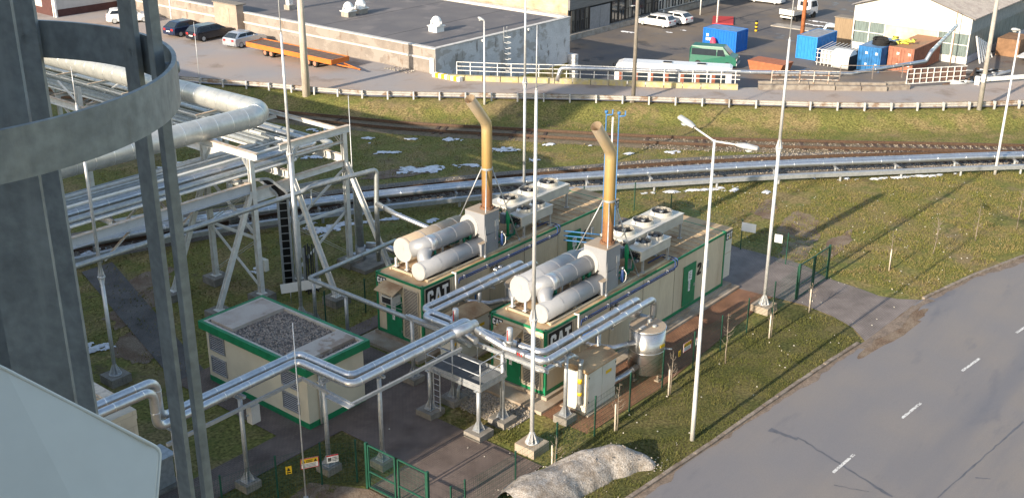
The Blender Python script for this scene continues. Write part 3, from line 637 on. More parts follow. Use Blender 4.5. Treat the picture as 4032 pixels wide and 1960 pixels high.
def genset(dx, dy, num, place):
    who = 'the right-hand container numbered 2' if num == 2 else 'the left-hand container numbered 1'
    O = V((dx, dy, 0)); Z0, Z1 = .3, 3.23; L, W = 14.64, 2.93
    P = lambda x, y, z: (x+dx, y+dy, z)
    s = MB(); s.b2(P(-.95, -.55, -.05), P(15.5, W+.35, .14)); s.b2(P(-.1, -.16, .14), P(15.3, W+.1, .29)); s.build('concrete_plinth', conc_tan, kind='structure')
    c = thing('generator_container', ['', 'left-hand beige container with green edges, its near end in shade, numbered 1', 'right-hand beige container with green edges, its near end sunlit, numbered 2'][num], 'container', P(0, 0, Z0), group='generator containers')
    b = MB(); b.b2(P(.02, .02, Z0+.1), P(L-.02, W-.02, Z1-.08)); b.build('wall', beige, c)
    # panel joints of the long wall
    j = MB()
    for x in (1.9, 4.6, 7.2, 9.9, 12.7): j.b2(P(x-.012, .004, Z0+.14), P(x+.012, .019, Z1-.14))
    j.build('panel_joints', mat('panel_joint', (.35, .31, .24), .7), c)
    r = MB(); r.b2(P(.03, .03, Z1-.079), P(L-.03, W-.03, Z1)); rf = r.build('roof', beige_roof, c)
    rb = MB()
    for k in range(7): rb.b2(P(10.7+k*.55, .12, Z1+.001), P(10.74+k*.55, W-.12, Z1+.025))
    rb.build('roof_rib', beige_roof, rf)
    f = MB()
    for y in (0, W):
        s_ = .05 if y == 0 else -.05
        f.b2(P(.0, min(y, y+s_), Z1-.1), P(L, max(y, y+s_), Z1+.012)); f.b2(P(0, min(y, y+s_), Z0), P(L, max(y, y+s_), Z0+.16))
    f.b2(P(-.0, .05, Z1-.1), P(.05, W-.05, Z1+.012)); f.b2(P(0, .05, Z0), P(.05, W-.05, Z0+.16)); f.b2(P(L-.05, .05, Z1-.1), P(L, W-.05, Z1+.012))
    f.build('edge_rails', green, c)
    for x in (0, L):
        for y in (0, W):
            p = MB(); sx = .11 if x == 0 else -.11; sy = .11 if y == 0 else -.11
            p.b2(P(min(x-.004*(1 if x == 0 else -1), x+sx), min(y-.004*(1 if y == 0 else -1), y+sy), Z0+.1), P(max(x-.004*(1 if x == 0 else -1), x+sx), max(y-.004*(1 if y == 0 else -1), y+sy), Z1-.1))
            po = p.build('corner_post', green, c)
            for zc in (Z0, Z1-.08):
                q = MB(); q.box(P(x+sx*.7, y+sy*.7, zc+.05), (.17, .17, .13)); q.box(P(x+sx*.7-.082*(1 if x == 0 else -1), y+sy*.7, zc+.05), (.02, .07, .06), 1); q.box(P(x+sx*.7, y+sy*.7, zc+.11), (.06, .08, .02), 1); q.build('corner_casting', [green, dark], po)
    # the pale end extension behind the rear posts
    e = MB(); e.b2(P(L+.002, .03, Z0+.35), P(15.34, W-.03, Z1-.02)); e.b2(P(L+.002, .02, 1.98), P(15.345, W-.02, 2.0), 1); e.b2(P(L+.002, .02, Z1-.02), P(15.35, W-.02, Z1), 1); ex = e.build('end_hood', [mat('pale_hood', (.60, .58, .50), .55, var=.06), beige_roof], c)
    logo(ex, P(14.72, .03, 2.72), (1, 0, 0), (0, -1, 0), .6, .44)
    # near end: door, louvre panel, logo, number, window air conditioner with rain hood
    d = MB(); d.b2(P(-.035, 1.3, .36), P(.0, 2.3, 2.42)); do = d.build('door', green, c)
    hd = MB(); hd.cyl(P(-.06, 1.42, 1.35), P(-.06, 1.42, 1.47), .015, n=8); hd.b2(P(-.06, 1.41, 1.4), P(-.035, 1.43, 1.42)); hd.build('handle', grey_metal, do)
    for zz in (.7, 2.0):
        h = MB(); h.cyl(P(-.045, 1.31, zz-.06), P(-.045, 1.31, zz+.06), .016, n=8); h.build('hinge', grey_metal, do)
    notice(do, P(-.038, 1.98, 1.62), (0, -1, 0), (-1, 0, 0), .3, .48); notice(do, P(-.038, 1.9, 1.15), (0, -1, 0), (-1, 0, 0), .14, .44)
    lo = louvre(c, dx-.002, dy+.28, dy+1.14, .5, 2.94, 'x', 34, mat('louvre_cream', (.53, .46, .35), .6, var=.15), 'ventilation_grille')
    logo(c, P(.0, 2.86, 2.72), (0, -1, 0), (-1, 0, 0), .58, .36)
    nb = MB(); plane_poly(nb, ONE_ if num == 1 else TWO_, V(P(-.002, 2.62, 1.72)), (0, -1, 0), (0, 0, 1), (-1, 0, 0), .32, .55, .008); nb.build('number', black, c)
    ac = MB(); ac.b2(P(-.62, 1.35, 2.18), P(0, 1.98, 2.55)); ao = ac.build('air_conditioner', cabinet_w, c)
    ac2 = MB(); ac2.b2(P(-.626, 1.39, 2.22), P(-.621, 1.94, 2.5)); ac2.build('grille', dark, ao)
    hdr = MB(); hdr.add([V(P(.0, 1.2, 2.98)), V(P(.0, 2.4, 2.98)), V(P(-.68, 2.4, 2.72)), V(P(-.68, 1.2, 2.72)), V(P(.0, 1.2, 2.95)), V(P(.0, 2.4, 2.95)), V(P(-.68, 2.4, 2.69)), V(P(-.68, 1.2, 2.69))], [(0, 1, 2, 3), (7, 6, 5, 4), (2, 6, 7, 3), (1, 5, 6, 2), (0, 3, 7, 4)]); ho = hdr.build('rain_hood', beige_roof, c)
    br = MB()
    for y in (1.3, 2.05):
        br.beam(P(-.6, y, 2.16), P(0, y, 2.16), .03); br.beam(P(-.6, y, 2.16), P(-.02, y, 1.8), .025); br.beam(P(-.64, y, 2.69), P(-.6, y, 2.16), .02)
    br.build('bracket', paint_w, ho)
    vb = MB(); vb.b2(P(-.12, 2.42, 1.4), P(0, 2.7, 1.62)); vb.build('vent_box', beige_roof, c)
    # long side: logo, door, number, notices
    logo(c, P(.2, 0, 2.12), (1, 0, 0), (0, -1, 0), 1.58, .96)
    d = MB(); d.b2(P(10.7, -.035, .52), P(11.8, 0, 2.58)); do = d.build('door', green, c)
    hd = MB(); hd.b2(P(11.66, -.075, 1.35), P(11.69, -.035, 1.5)); hd.build('handle', grey_metal, do)
    notice(do, P(11.1, -.038, 1.75), (1, 0, 0), (0, -1, 0), .34, .5); notice(do, P(11.16, -.038, 1.2), (1, 0, 0), (0, -1, 0), .16, .52)
    nb = MB(); plane_poly(nb, ONE_ if num == 1 else TWO_, V(P(12.0, -.0, 1.74)), (1, 0, 0), (0, 0, 1), (0, -1, 0), .55, .62, .008); nb.build('number', black, c)
    lb = MB(); lb.b2(P(12.66, -.12, 1.95), P(12.86, 0, 2.35)); lb.build('lamp_box', grey_metal, c)
    bp = MB(); bp.tube(fillet([P(2.3, -.1, 2.72), P(2.3, -.1, 2.95), P(9.9, -.1, 2.95), P(9.9, -.1, 3.32), P(9.9, .7, 3.32), P(8.6, .7, 3.32)], .08, 4), .03, 8); bp.tube(fillet([P(2.3, -.1, 2.86), P(9.7, -.1, 2.86), P(9.7, -.1, 3.3), P(9.7, .6, 3.3)], .08, 4), .025, 8); bp.build('wall_pipe', blue_dk, c)
    hk = MB()
    for x in (2.7, 4.3, 5.9, 7.5, 9.1): hk.b2(P(x-.02, -.13, 2.82), P(x+.02, .0, 3.0))
    hk.build('pipe_bracket', galv, c)
    gt = MB(); gt.beam(P(2.05, -.14, 1.9), P(2.05, -.14, 3.35), .06); gt.beam(P(2.05, -.14, 3.3), P(2.05, .1, 3.3), .06); gt.tube(fillet([P(2.1, -.2, 1.6), P(2.1, -.2, 2.5), P(2.6, -.2, 2.5), P(4.4, -.2, 2.35)], .1, 4), .025, 8); gt.build('cable_riser', paint_w, c)
    bl2 = MB(); bl2.tube(fillet([P(2.25, -.22, 2.3), P(3.3, -.22, 2.25), P(3.3, -.22, 1.0)], .1, 4), .045, 8); bl2.build('cable_duct', blue_pipe, c)
    # roof skid rails
    sk = MB()
    for y in (.28, 1.25, 2.6): sk.b2(P(.6, y-.05, Z1+.002), P(9.9, y+.05, Z1+.1))
    for x in (.7, 2.6, 4.4, 6.6, 7.3, 9.8): sk.b2(P(x-.04, .22, Z1+.004), P(x+.04, 2.66, Z1+.094))
    sk.build('roof_skid', mat('skid_tan', (.55, .46, .32), .7, var=.2), c)
    hb = MB(); hb.b2(P(1.5, .75, Z1+.003), P(2.5, 1.15, Z1+.02)); hb.b2(P(3.2, .32, Z1+.003), P(4.4, .9, Z1+.02)); hb.build('roof_vent', dark, c)

    # ---- silencers and boiler box
    t = thing('exhaust_silencer', ['', 'tan dusted silencer cylinders on %s', 'clean silver silencer cylinders on %s'][num] % who, 'silencer', P(1, 1.5, Z1), group='exhaust silencers')
    m = MB(); m.cyl(P(1.0, 2.15, 4.17), P(4.85, 2.15, 4.17), .58, n=32, mi=0); m.cyl(P(4.85, 2.15, 4.15), P(6.3, 2.15, 4.15), .46, n=28, mi=0)
    m.build('silencer_drum', dusty if num == 1 else silver, t)
    for y, z, r, x in ((2.15, 4.17, .58, 1.0), (.7, 3.66, .41, .5)):
        e = MB(); e.cyl(P(x-.02, y, z), P(x-.002, y, z), r*.995, n=32); e.b2(P(x-.03, y-.06, z+.02), P(x-.021, y+.06, z+.2)); e.b2(P(x-.024, y-r*.97, z-.012), P(x-.0205, y+r*.97, z-.004), 1); e.build('end_cap', [mat('cap_white', (.38, .38, .37), .5, var=.06), grey_metal], t)
    rg = MB()
    for x in (1.05, 2.1, 3.2, 4.3): rg.tube([P(x, 2.15, 4.17), P(x+.03, 2.15, 4.17)], .588, 32)
    for x in (.55, 1.6, 2.7, 3.7): rg.tube([P(x, .7, 3.66), P(x+.025, .7, 3.66)], .417, 28)
    for x in (2.2, 3.2, 4.2): rg.tube([P(x, 1.2, 4.5), P(x+.025, 1.2, 4.5)], .387, 28)
    rg.build('seam_bands', silver, t, kind='stuff')
    m = MB(); m.cyl(P(.5, .7, 3.66), P(4.65, .7, 3.66), .41, n=28); m.build('lower_drum', silver, t)
    m = MB(); m.tube(fillet([P(4.9, 1.2, 4.5), P(1.55, 1.2, 4.5), P(1.2, 1.75, 4.25)], .45, 8), .38, 28); m.build('upper_duct', silver, t)
    m = MB(); m.tube(fillet([P(1.62, 1.2, 4.42), P(1.15, 1.02, 4.05), P(1.25, .78, 3.7)], .25, 5), .31, 24); m.build('elbow_duct', silver, t)
    m = MB(); m.tube([P(1.58, 1.2, 4.5), P(1.95, 1.2, 4.5)], .395, 28); m.build('bright_sleeve', alu, t)
    m = MB(); m.b2(P(4.66, .27, Z1+.02), P(5.52, 1.15, 4.25)); m.b2(P(4.5, .25, 4.3), P(5.56, 1.45, 5.33)); m.b2(P(4.95, .29, 4.25), P(5.5, 1.1, 4.3)); m.b2(P(4.2, .18, 3.34), P(4.62, .5, 3.95)); bx = m.build('flue_box', silver, t)
    m = MB(); m.b2(P(4.49, .24, 5.331), P(5.57, 1.46, 5.345)); m.b2(P(4.19, .17, 3.951), P(4.63, .51, 3.96)); m.build('dusty_lid', dusty, bx)
    m = MB(); m.tube([P(4.46, 1.2, 4.55), P(4.53, 1.2, 4.55)], .56, 28); m.build('collar', MATS['cap_white'], bx)
    m = MB(); m.b2(P(5.25, .22, 4.55), P(5.5, .25, 4.85)); m.cyl(P(5.3, .23, 3.9), P(5.3, .23, 4.6), .012, n=6); m.build('gauge_box', grey_metal, bx)
    for x, y in ((.9, 2.5), (.9, 1.8), (4.2, 2.5), (4.2, 1.8), (2.6, 1.2), (.75, .95), (.75, .45), (3.9, 1.2)):
        m = MB(); zt = 3.75 if y > 1.5 else (4.15 if y == 1.2 else 3.34); m.beam(P(x, y, Z1+.02), P(x, y, zt), .09, .09); m.b2(P(x-.1, y-.1, Z1+.101), P(x+.1, y+.1, Z1+.12)); m.build('support', rail_m if x < 1 and y < 1 else paint_w, t)
    dr = MB(); dr.tube(fillet([P(1.0, 2.4, 3.65), P(1.0, 2.4, 3.35), P(.9, 1.5, 3.34)], .06, 3), .02, 6); dr.build('drain', rail_m, t)
    gp = MB(); gp.cyl(P(1.9, 1.0, 3.95), P(1.9, 1.0, 4.3), .07, n=12); gp.cyl(P(1.9, 1.0, 3.93), P(1.9, 1.0, 3.97), .12, n=12); gp.cyl(P(4.3, 1.0, 3.9), P(4.3, 1.0, 4.35), .09, n=12); gp.cyl(P(3.9, 1.0, 3.9), P(3.9, 1.0, 4.3), .06, n=12); gp.tube(fillet([P(3.4, 1.5, 3.9), P(4.3, 1.4, 3.9), P(4.3, 1.0, 4.05)], .08, 4), .06, 10); gp.build('green_connections', green_dk, t)

    # ---- exhaust stack with struts
    t = thing('exhaust_stack', 'tall gold and copper tinted exhaust pipe with bent top %s' % place, 'exhaust pipe', P(5.26, .74, 5.35), group='exhaust stacks')
    m = MB(); m.tube(fillet([P(5.26, .74, 5.35), P(5.26, .74, 9.45), P(4.1, .74, 10.85)], .75, 8), .248, 28, caps=False); m.tube(fillet([P(5.26, .74, 10.2), P(5.26, .74, 9.45), P(4.1, .74, 10.85)][1:], .75, 8), .238, 28, caps=False)
    m.build('flue_pipe', stack_m, t)
    m = MB(); m.cyl(P(5.26, .74, 5.35), P(5.26, .74, 5.4), .34, n=24); m.cyl(P(5.26, .74, 5.402), P(5.26, .74, 5.44), .33, n=24)
    for k in range(12): m.cyl(P(5.26+.295*cos(k*pi/6), .74+.295*sin(k*pi/6), 5.43), P(5.26+.295*cos(k*pi/6), .74+.295*sin(k*pi/6), 5.48), .022, n=6)
    m.build('base_flange', mat('rusty_flange', (.24, .13, .075), .7, var=.3), t)
    m = MB(); m.ring(P(5.26, .74, 7.32), .285, .09, 24, .03); m.build('clamp_ring', galv, t)
    for a in ((4.36, .1, Z1+.1), (7.07, .25, Z1+.1), (4.95, 2.2, 4.66)):
        m = MB(); d0 = (V(P(*a))-V(P(5.26, .74, 7.3))); h = V((d0.x, d0.y, 0)).normalized()*.25
        m.cyl(V(P(5.26, .74, 7.33))+h, P(*a), .03, n=8); m.cyl(P(a[0], a[1], a[2]-.08), P(a[0], a[1], a[2]+.06), .06, n=8); m.build('strut', galv, t)
    # ---- fire extinguisher style blue cylinder on the flue box
    t = thing('blue_cylinder', 'small blue pressure cylinder beside the flue box on ' + who, 'cylinder', P(5.66, .16, 3.45), group='blue cylinders')
    m = MB(); m.tube([P(5.66, .16, 3.5), P(5.66, .16, 3.54), P(5.66, .16, 3.98), P(5.66, .16, 4.05), P(5.66, .16, 4.12)], [.05, .08, .08, .06, .03], 14); m.build('bottle', blue_dk, t)
    m = MB(); m.cyl(P(5.66, .16, 4.12), P(5.66, .16, 4.2), .05, n=10); m.build('valve', galv, t)
    m = MB(); m.tube(fillet([P(5.7, .1, 4.1), P(5.82, .06, 3.9), P(5.8, .06, 3.6), P(5.68, .1, 3.5)], .1, 4), .015, 6); m.build('hose', white, t)
    # ---- coolers
    cooler('dry_cooler', 'large cream three-fan cooler on the roof of ' + who, O, 7.45, 12.3, 1.15, 2.62, 4.6, 4.12, [(8.25, 1.88), (9.85, 1.88), (11.45, 1.88)], .52, 'three-fan coolers', Z1+.1)
    cooler('dry_cooler', 'small cream two-fan cooler on the roof of ' + who, O, 7.2, 9.65, .2, 1.0, 4.42, 3.95, [(7.95, .6), (8.95, .6)], .38, 'two-fan coolers', Z1+.1)
    # ---- green coolant pipework
    t = thing('coolant_pipework', 'green coolant pipes and expansion vessel on ' + who, 'pipework', P(6.6, 1.0, Z1), group='green coolant pipework')
    m = MB(); m.tube(fillet([P(6.05, .8, 4.0), P(6.25, .8, 3.55), P(6.9, .75, 3.5), P(7.0, .5, 3.55), P(7.05, .5, 4.0), P(7.2, .5, 4.1)], .1, 4), .055, 10); m.tube(fillet([P(5.76, .5, 3.5), P(6.5, .55, 3.45), P(6.8, .55, 3.5)], .1, 4), .055, 10); m.tube(fillet([P(6.1, 1.6, 3.5), P(6.1, 1.6, 4.5), P(6.6, 1.7, 4.55), P(7.4, 1.7, 4.4)], .12, 4), .06, 10); m.build('coolant_pipe', green_dk, t)
    m = MB(); m.tube([P(6.75, .7, 3.5), P(6.75, .7, 4.1), P(6.75, .7, 4.15), P(6.75, .7, 4.75), P(6.75, .7, 4.8)], [.07, .07, .1, .1, .04], 14); m.cyl(P(6.75, .7, 4.8), P(6.75, .7, 4.92), .015, n=6); m.build('vessel', mat('bright_green', (.015, .30, .11), .4), t)
    m = MB()
    for z in (4.15, 4.35, 4.55): m.tube(fillet([P(6.75, .7, z), P(6.98, .62, z), P(6.98, .62, z-.1)], .05, 3), .022, 8)
    m.build('vessel_branch', green, t)
    m = MB(); m.b2(P(6.85, 1.0, 4.0), P(7.12, 1.3, 4.5)); m.cyl(P(7.0, .35, 4.0), P(7.16, .35, 4.0), .09, n=12); m.cyl(P(6.3, 1.2, 3.3), P(6.3, 1.2, 4.3), .03, n=8); m.b2(P(6.2, 1.9, 3.5), P(6.9, 2.5, 4.1)); m.build('pump_unit', galv_dk, t)
    # ---- switch cabinet (air cooler) and water tank beside the container
    t = thing('gas_cabinet', 'white steel cabinet with arched tan lid beside the green road fence' if num == 2 else 'cabinet with rust-brown arched lid in the gap between the two containers', 'cabinet', P(1.2, -1.4, .05), group='arched-lid cabinets')
    m = MB(); m.b2(P(.1, -2.15, .0), P(2.35, -.7, .09)); m.build('plinth', conc_tan, t)
    m = MB(); m.b2(P(.22, -2.0, .1), P(2.2, -.82, 2.0)); m.build('housing', cabinet_w, t)
    m = MB(); n = 8
    for k in range(n):
        y0, y1 = -2.08+1.34*k/n, -2.08+1.34*(k+1)/n; z0, z1 = 2.0+.16*sin(pi*k/n), 2.0+.16*sin(pi*(k+1)/n)
        m.add([P(.12, y0, z0+.02), P(2.3, y0, z0+.02), P(2.3, y1, z1+.02), P(.12, y1, z1+.02)], [(0, 1, 2, 3)], 0, True)
    for xx in (.12, 2.3): m.sheet([P(xx, -2.08+1.34*k/n, 2.02+.16*sin(pi*k/n)) for k in range(n+1)]+[P(xx, -.74, 1.94), P(xx, -2.08, 1.94)])
    m.b2(P(.12, -2.08, 1.95), P(2.3, -2.06, 2.02)); m.build('arched_lid', beige_roof, t)
    for x0, x1 in ((.25, 1.19), (1.22, 2.17)):
        m = MB(); m.b2(P(x0, -2.018, .42), P(x1, -2.002, 1.9)); d = m.build('door', cabinet_w, t)
        for zz in (.6, 1.72):
            h = MB(); h.b2(P(x0 if x0 < 1 else x1-.05, -2.03, zz-.04), P(x0+.05 if x0 < 1 else x1, -2.019, zz+.04)); h.build('lock', black, d)
    m = MB(); m.b2(P(1.45, -2.025, 1.42), P(1.85, -2.019, 1.56)); m.build('warning_label', yellow, t)
    m = MB(); m.b2(P(.19, -1.85, .3), P(.219, -1.05, 1.85)); m.build('rear_panel', cabinet_w, t)
    t = thing('water_tank', 'round stainless tank on legs beside the green road fence' if num == 2 else 'round stainless tank half hidden in the gap between the two containers', 'tank', P(4.45, -2.05, .05), group='stainless tanks')
    m = MB(); m.cyl(P(4.45, -2.05, .5), P(4.45, -2.05, 2.5), .78, n=40); m.build('shell', steel, t)
    m = MB(); m.cyl(P(4.45, -2.05, 1.48), P(4.45, -2.05, 1.52), .785, n=40); m.cyl(P(4.45, -2.05, 2.47), P(4.45, -2.05, 2.52), .8, n=40); m.build('seam_bands', alu_seam, t, kind='stuff')
    m = MB(); m.cyl(P(4.45, -2.05, 2.52), P(4.45, -2.05, 2.54), .78, n=40); m.build('lid', dusty, t)
    m = MB(); m.cyl(P(4.45, -2.05, 2.54), P(4.45, -2.05, 2.66), .03, n=8); m.cyl(P(4.5, -2.35, 2.54), P(4.5, -2.35, 2.6), .09, n=12); m.b2(P(4.7, -2.0, 2.54), P(4.85, -1.85, 2.66)); m.b2(P(3.9, -2.1, 2.54), P(4.25, -1.95, 2.58)); m.build('lid_fittings', grey_metal, t)
    for k in range(3):
        a = k*2.1+.6; m = MB(); m.cyl(P(4.45+.6*cos(a), -2.05+.6*sin(a), .1), P(4.45+.6*cos(a), -2.05+.6*sin(a), .52), .05, n=8); m.b2(P(4.45+.6*cos(a)-.11, -2.05+.6*sin(a)-.11, .04), P(4.45+.6*cos(a)+.11, -2.05+.6*sin(a)+.11, .1)); m.build('leg', conc_tan, t)
    m = MB(); plane_poly(m, [(0, 0), (1, 0), (1, 1), (0, 1)], P(4.28, -2.838, 1.75), (1, 0, -.05), (0, 0, 1), (-.05, -1, 0), .32, .14, .01); m.build('warning_label', yellow, t)
    m = MB(); m.cyl(P(4.9, -2.7, 1.45), P(5.05, -2.95, 1.45), .035, n=8); m.build('valve', galv, t)
genset(0, 0, 2, 'nearest the street lamp')
genset(-.08, 6.86, 1, 'left of the two')
# ================================================================== GAS HOUSE
t = thing('gas_house', 'small cream building with green roof edge, gravel roof and louvre vents', 'building', (-7.75, 5.8, 0))
m = MB(); m.b2((-7.75, 5.8, .28), (-4.73, 12.2, 2.5)); m.build('wall', house_w, t)
m = MB(); m.b2((-7.77, 5.78, -.02), (-4.71, 12.22, .28)); m.build('base_band', green, t)
m = MB()
for a, b in (((-7.95, 5.58, 2.5), (-7.8, 12.42, 2.84)), ((-4.68, 5.58, 2.5), (-4.53, 12.42, 2.84)), ((-7.8, 5.58, 2.5), (-4.68, 5.73, 2.84)), ((-7.8, 12.27, 2.5), (-4.68, 12.42, 2.84))): m.b2(a, b)
fa = m.build('fascia', green, t)
m = MB(); m.b2((-7.8, 5.73, 2.5), (-4.68, 12.27, 2.66)); rf = m.build('roof', conc, t)
m = MB()
for a, b in (((-7.8, 5.73, 2.661), (-7.68, 12.27, 2.83)), ((-4.8, 5.73, 2.661), (-4.68, 12.27, 2.83)), ((-7.68, 5.73, 2.661), (-4.8, 5.85, 2.83)), ((-7.68, 12.15, 2.661), (-4.8, 12.27, 2.83))): m.b2(a, b)
m.build('roof_upstand', mat('upstand', (.46, .43, .38), .8, var=.15), rf)
for (y0, y1) in ((10.6, 12.05), (6.15, 7.2)):
    m = MB(); m.b2((-7.55, y0, 2.7), (-4.82, y1, 2.88)); m.build('roof_slab', extra_mix(mat('roof_slab', (.42, .38, .34), .8, scale=1.1, col2=(.36, .31, .27)), (.27, .21, .165), .6, .53, .57, .8), rf)
gs = MB(); pts = []
for _ in range(5200): pts.append((random.uniform(-7.66, -4.83), random.uniform(5.88, 10.65), 2.68+random.uniform(0, .05)))
stones(gs, pts, .03, .06); gs.build('roof_gravel', [mat('gravel_brown', (.36, .315, .275), .9, scale=14, col2=(.24, .21, .19), lo=.35, hi=.65), mat('gravel_dark', (.14, .13, .125), .9)], rf, kind='stuff')
for y0, z0 in ((6.35, .55), (6.35, 1.6), (11.0, .55), (11.0, 1.6)):
    louvre(t, -7.752, y0, y0+.95, z0, z0+.72, 'x', 8)
m = MB(); m.cyl((-7.2, 5.72, .1), (-7.2, 5.72, 2.4), .05, n=10); m.build('downpipe', grey_metal, t)
m = MB(); m.b2((-5.55, 5.785, 1.5), (-5.4, 5.799, 1.68)); m.b2((-5.52, 5.78, 1.53), (-5.47, 5.786, 1.65), 1); m.build('fire_sign', [red, white], t)
m = MB(); m.b2((-5.0, 5.58, 1.45), (-4.8, 5.8, 1.62)); m.build('siren', red, t)

# ================================================================== PIPES
def pipe(name, label, pts, r, m=alu, fil=None, step=1.05, group='clad pipes'):
    path = fillet(pts, fil or r*2.2, 6); o = V(pts[0]); mb = MB(); mb.tube(path, r, 18)
    ob = mb.build(name, m, loc=o); tag(ob, label, 'pipe', group)
    if step:
        rg = MB(); acc = step*.5
        for a, b in zip(path, path[1:]):
            d = b-a; L = d.length
            if L < 1e-5: continue
            t_ = acc
            while t_ < L:
                p = a+d*(t_/L); u = d/L*.014; rg.tube([p-u, p+u], r+.006, 18); t_ += step
            acc = t_-L
        if rg.f:
            rg.v = [tuple(V(v)-o) for v in rg.v]; local(rg, 'seam_bands', alu_seam if m is not tin_dull else tin_dull, ob, 'stuff')
    return ob
Zp = 4.15; Zs = 3.35
pipe('clad_pipe', 'nearer of the two shiny pipes zigzagging past the gas house', [(-34, 4.35, 5.55), (-15.25, 4.35, 5.55), (-15.25, 4.35, Zp), (-9.22, 4.42, Zp), (-9.18, 1.58, Zp), (-2.9, 1.5, Zp), (-2.55, 1.0, Zs+.35), (-2.3, .2, Zs), (-2.25, -1.68, Zs), (5.4, -1.7, Zs), (5.4, -1.7, 2.3), (5.4, .0, 2.3)], .15, fil=.32)
pipe('clad_pipe', 'farther of the two shiny pipes zigzagging past the gas house', [(-34, 4.85, 5.55), (-14.8, 4.85, 5.55), (-14.8, 4.85, Zp), (-8.8, 4.87, Zp), (-8.76, 2.06, Zp), (-2.75, 1.95, Zp), (-2.1, 1.6, Zs+.2), (-1.8, .9, Zs), (-1.75, -1.16, Zs), (4.97, -1.2, Zs), (4.97, -1.2, 2.5), (4.97, 0, 2.5)], .15, fil=.32)
pipe('clad_pipe', 'shiny pipe along container 1, outer of the pair turning at the platform', [(-2.6, 1.5, Zs), (-2.3, 2.6, Zs), (-2.3, 4.68, Zs), (5.3, 4.72, Zs), (5.32, 4.72, 2.3), (5.32, 6.86, 2.3)], .14, fil=.3)
pipe('clad_pipe', 'shiny pipe along container 1, inner of the pair close to its wall', [(-2.1, 1.9, Zs-.1), (-1.8, 2.8, Zs), (-1.8, 5.2, Zs), (4.9, 5.22, Zs), (4.9, 5.22, 2.5), (4.9, 6.86, 2.5)], .14, fil=.3)
pipe('gas_pipe', 'long grey pipe on posts between the pipe rack and the platform', [(4.4, 13.0, 2.55), (-1.4, 13.0, 2.42), (-1.4, 4.2, 2.35), (-1.75, 3.0, 2.5), (-2.2, 2.2, 2.8)], .105, tin_dull, .2, 1.6)
pipe('gas_pipe', 'pipe dropping from the rack and running onto the roof of container 1', [(-40, 15.2, 5.75), (.2, 15.1, 5.75), (.7, 14.9, 5.95), (4.5, 14.3, 6.0), (4.3, 14.2, 4.25), (4.2, 14.1, 1.2)], .12, tin_dull, .2, 1.6)
pipe('clad_pipe', 'bright clad pipe sloping from the drop pipe to the silencer of container 1', [(4.25, 14.1, 4.3), (4.0, 12.6, 4.2), (3.7, 9.7, 4.15)], .12, alu, .1, 1.2)
pipe('header_pipe', 'thick short header pipe section above the steel platform', [(-3.9, 1.57, Zp-.02), (-2.65, 1.47, Zp-.02)], .215, alu, step=0)
for k, (x, y, z) in enumerate(((-2.25, 2.9, Zs), (-2.2, .1, Zs))):
    t = thing('control_valve', ['motor control valve with upright grey actuator, on the pipe nearer to container 1', 'motor control valve with upright grey actuator and black cable, nearer to container 2'][k], 'valve', (x, y, z), group='motor control valves')
    m = MB(); m.b2((x-.16, y-.2, z-.12), (x+.16, y+.2, z+.28)); m.build('body', steel, t)
    m = MB(); m.cyl((x, y, z+.28), (x, y, z+.34), .15, n=18); m.cyl((x, y, z+.34), (x, y, z+.86), .125, n=18); m.dome((x, y, z+.86), .125, .05, 18, 3); m.build('actuator', galv, t)
    m = MB(); m.b2((x-.134, y-.02, z+.38), (x-.122, y+.02, z+.82)); m.build('stripe', red, t)
    m = MB(); m.cyl((x+.25, y-.25, z+.32), (x+.25, y-.32, z+.32), .1, n=12); m.cyl((x+.25, y-.2, z+.1), (x+.25, y-.2, z+.4), .02, n=6); m.build('gauge', black, t)
    m = MB(); m.tube(fillet([(x+.1, y, z+.5), (x+.35, y+.25, z+.62), (x+.5, y+.6, z+.3), (x+.4, y+.9, z-.05)], .12, 5), .016, 6); m.build('cable', black, t)
    m = MB(); m.cyl((x-.05, y-.5, z), (x-.05, y-.95, z), .19, n=18); m.build('flange_drum', steel, t)
    m = MB()
    for j in range(3): m.b2((x-.245, y-.62-j*.1, z-.02), (x-.235, y-.58-j*.1, z+.1))
    m.build('red_marks', red, t)
pipe('clad_pipe', 'short low clad pipe feeding the white cabinet by container 2', [(-2.0, -.5, 2.75), (-2.0, -1.35, 2.75), (-.2, -1.5, 2.75), (.0, -1.55, 2.6)], .11, alu, .2, 1.0)
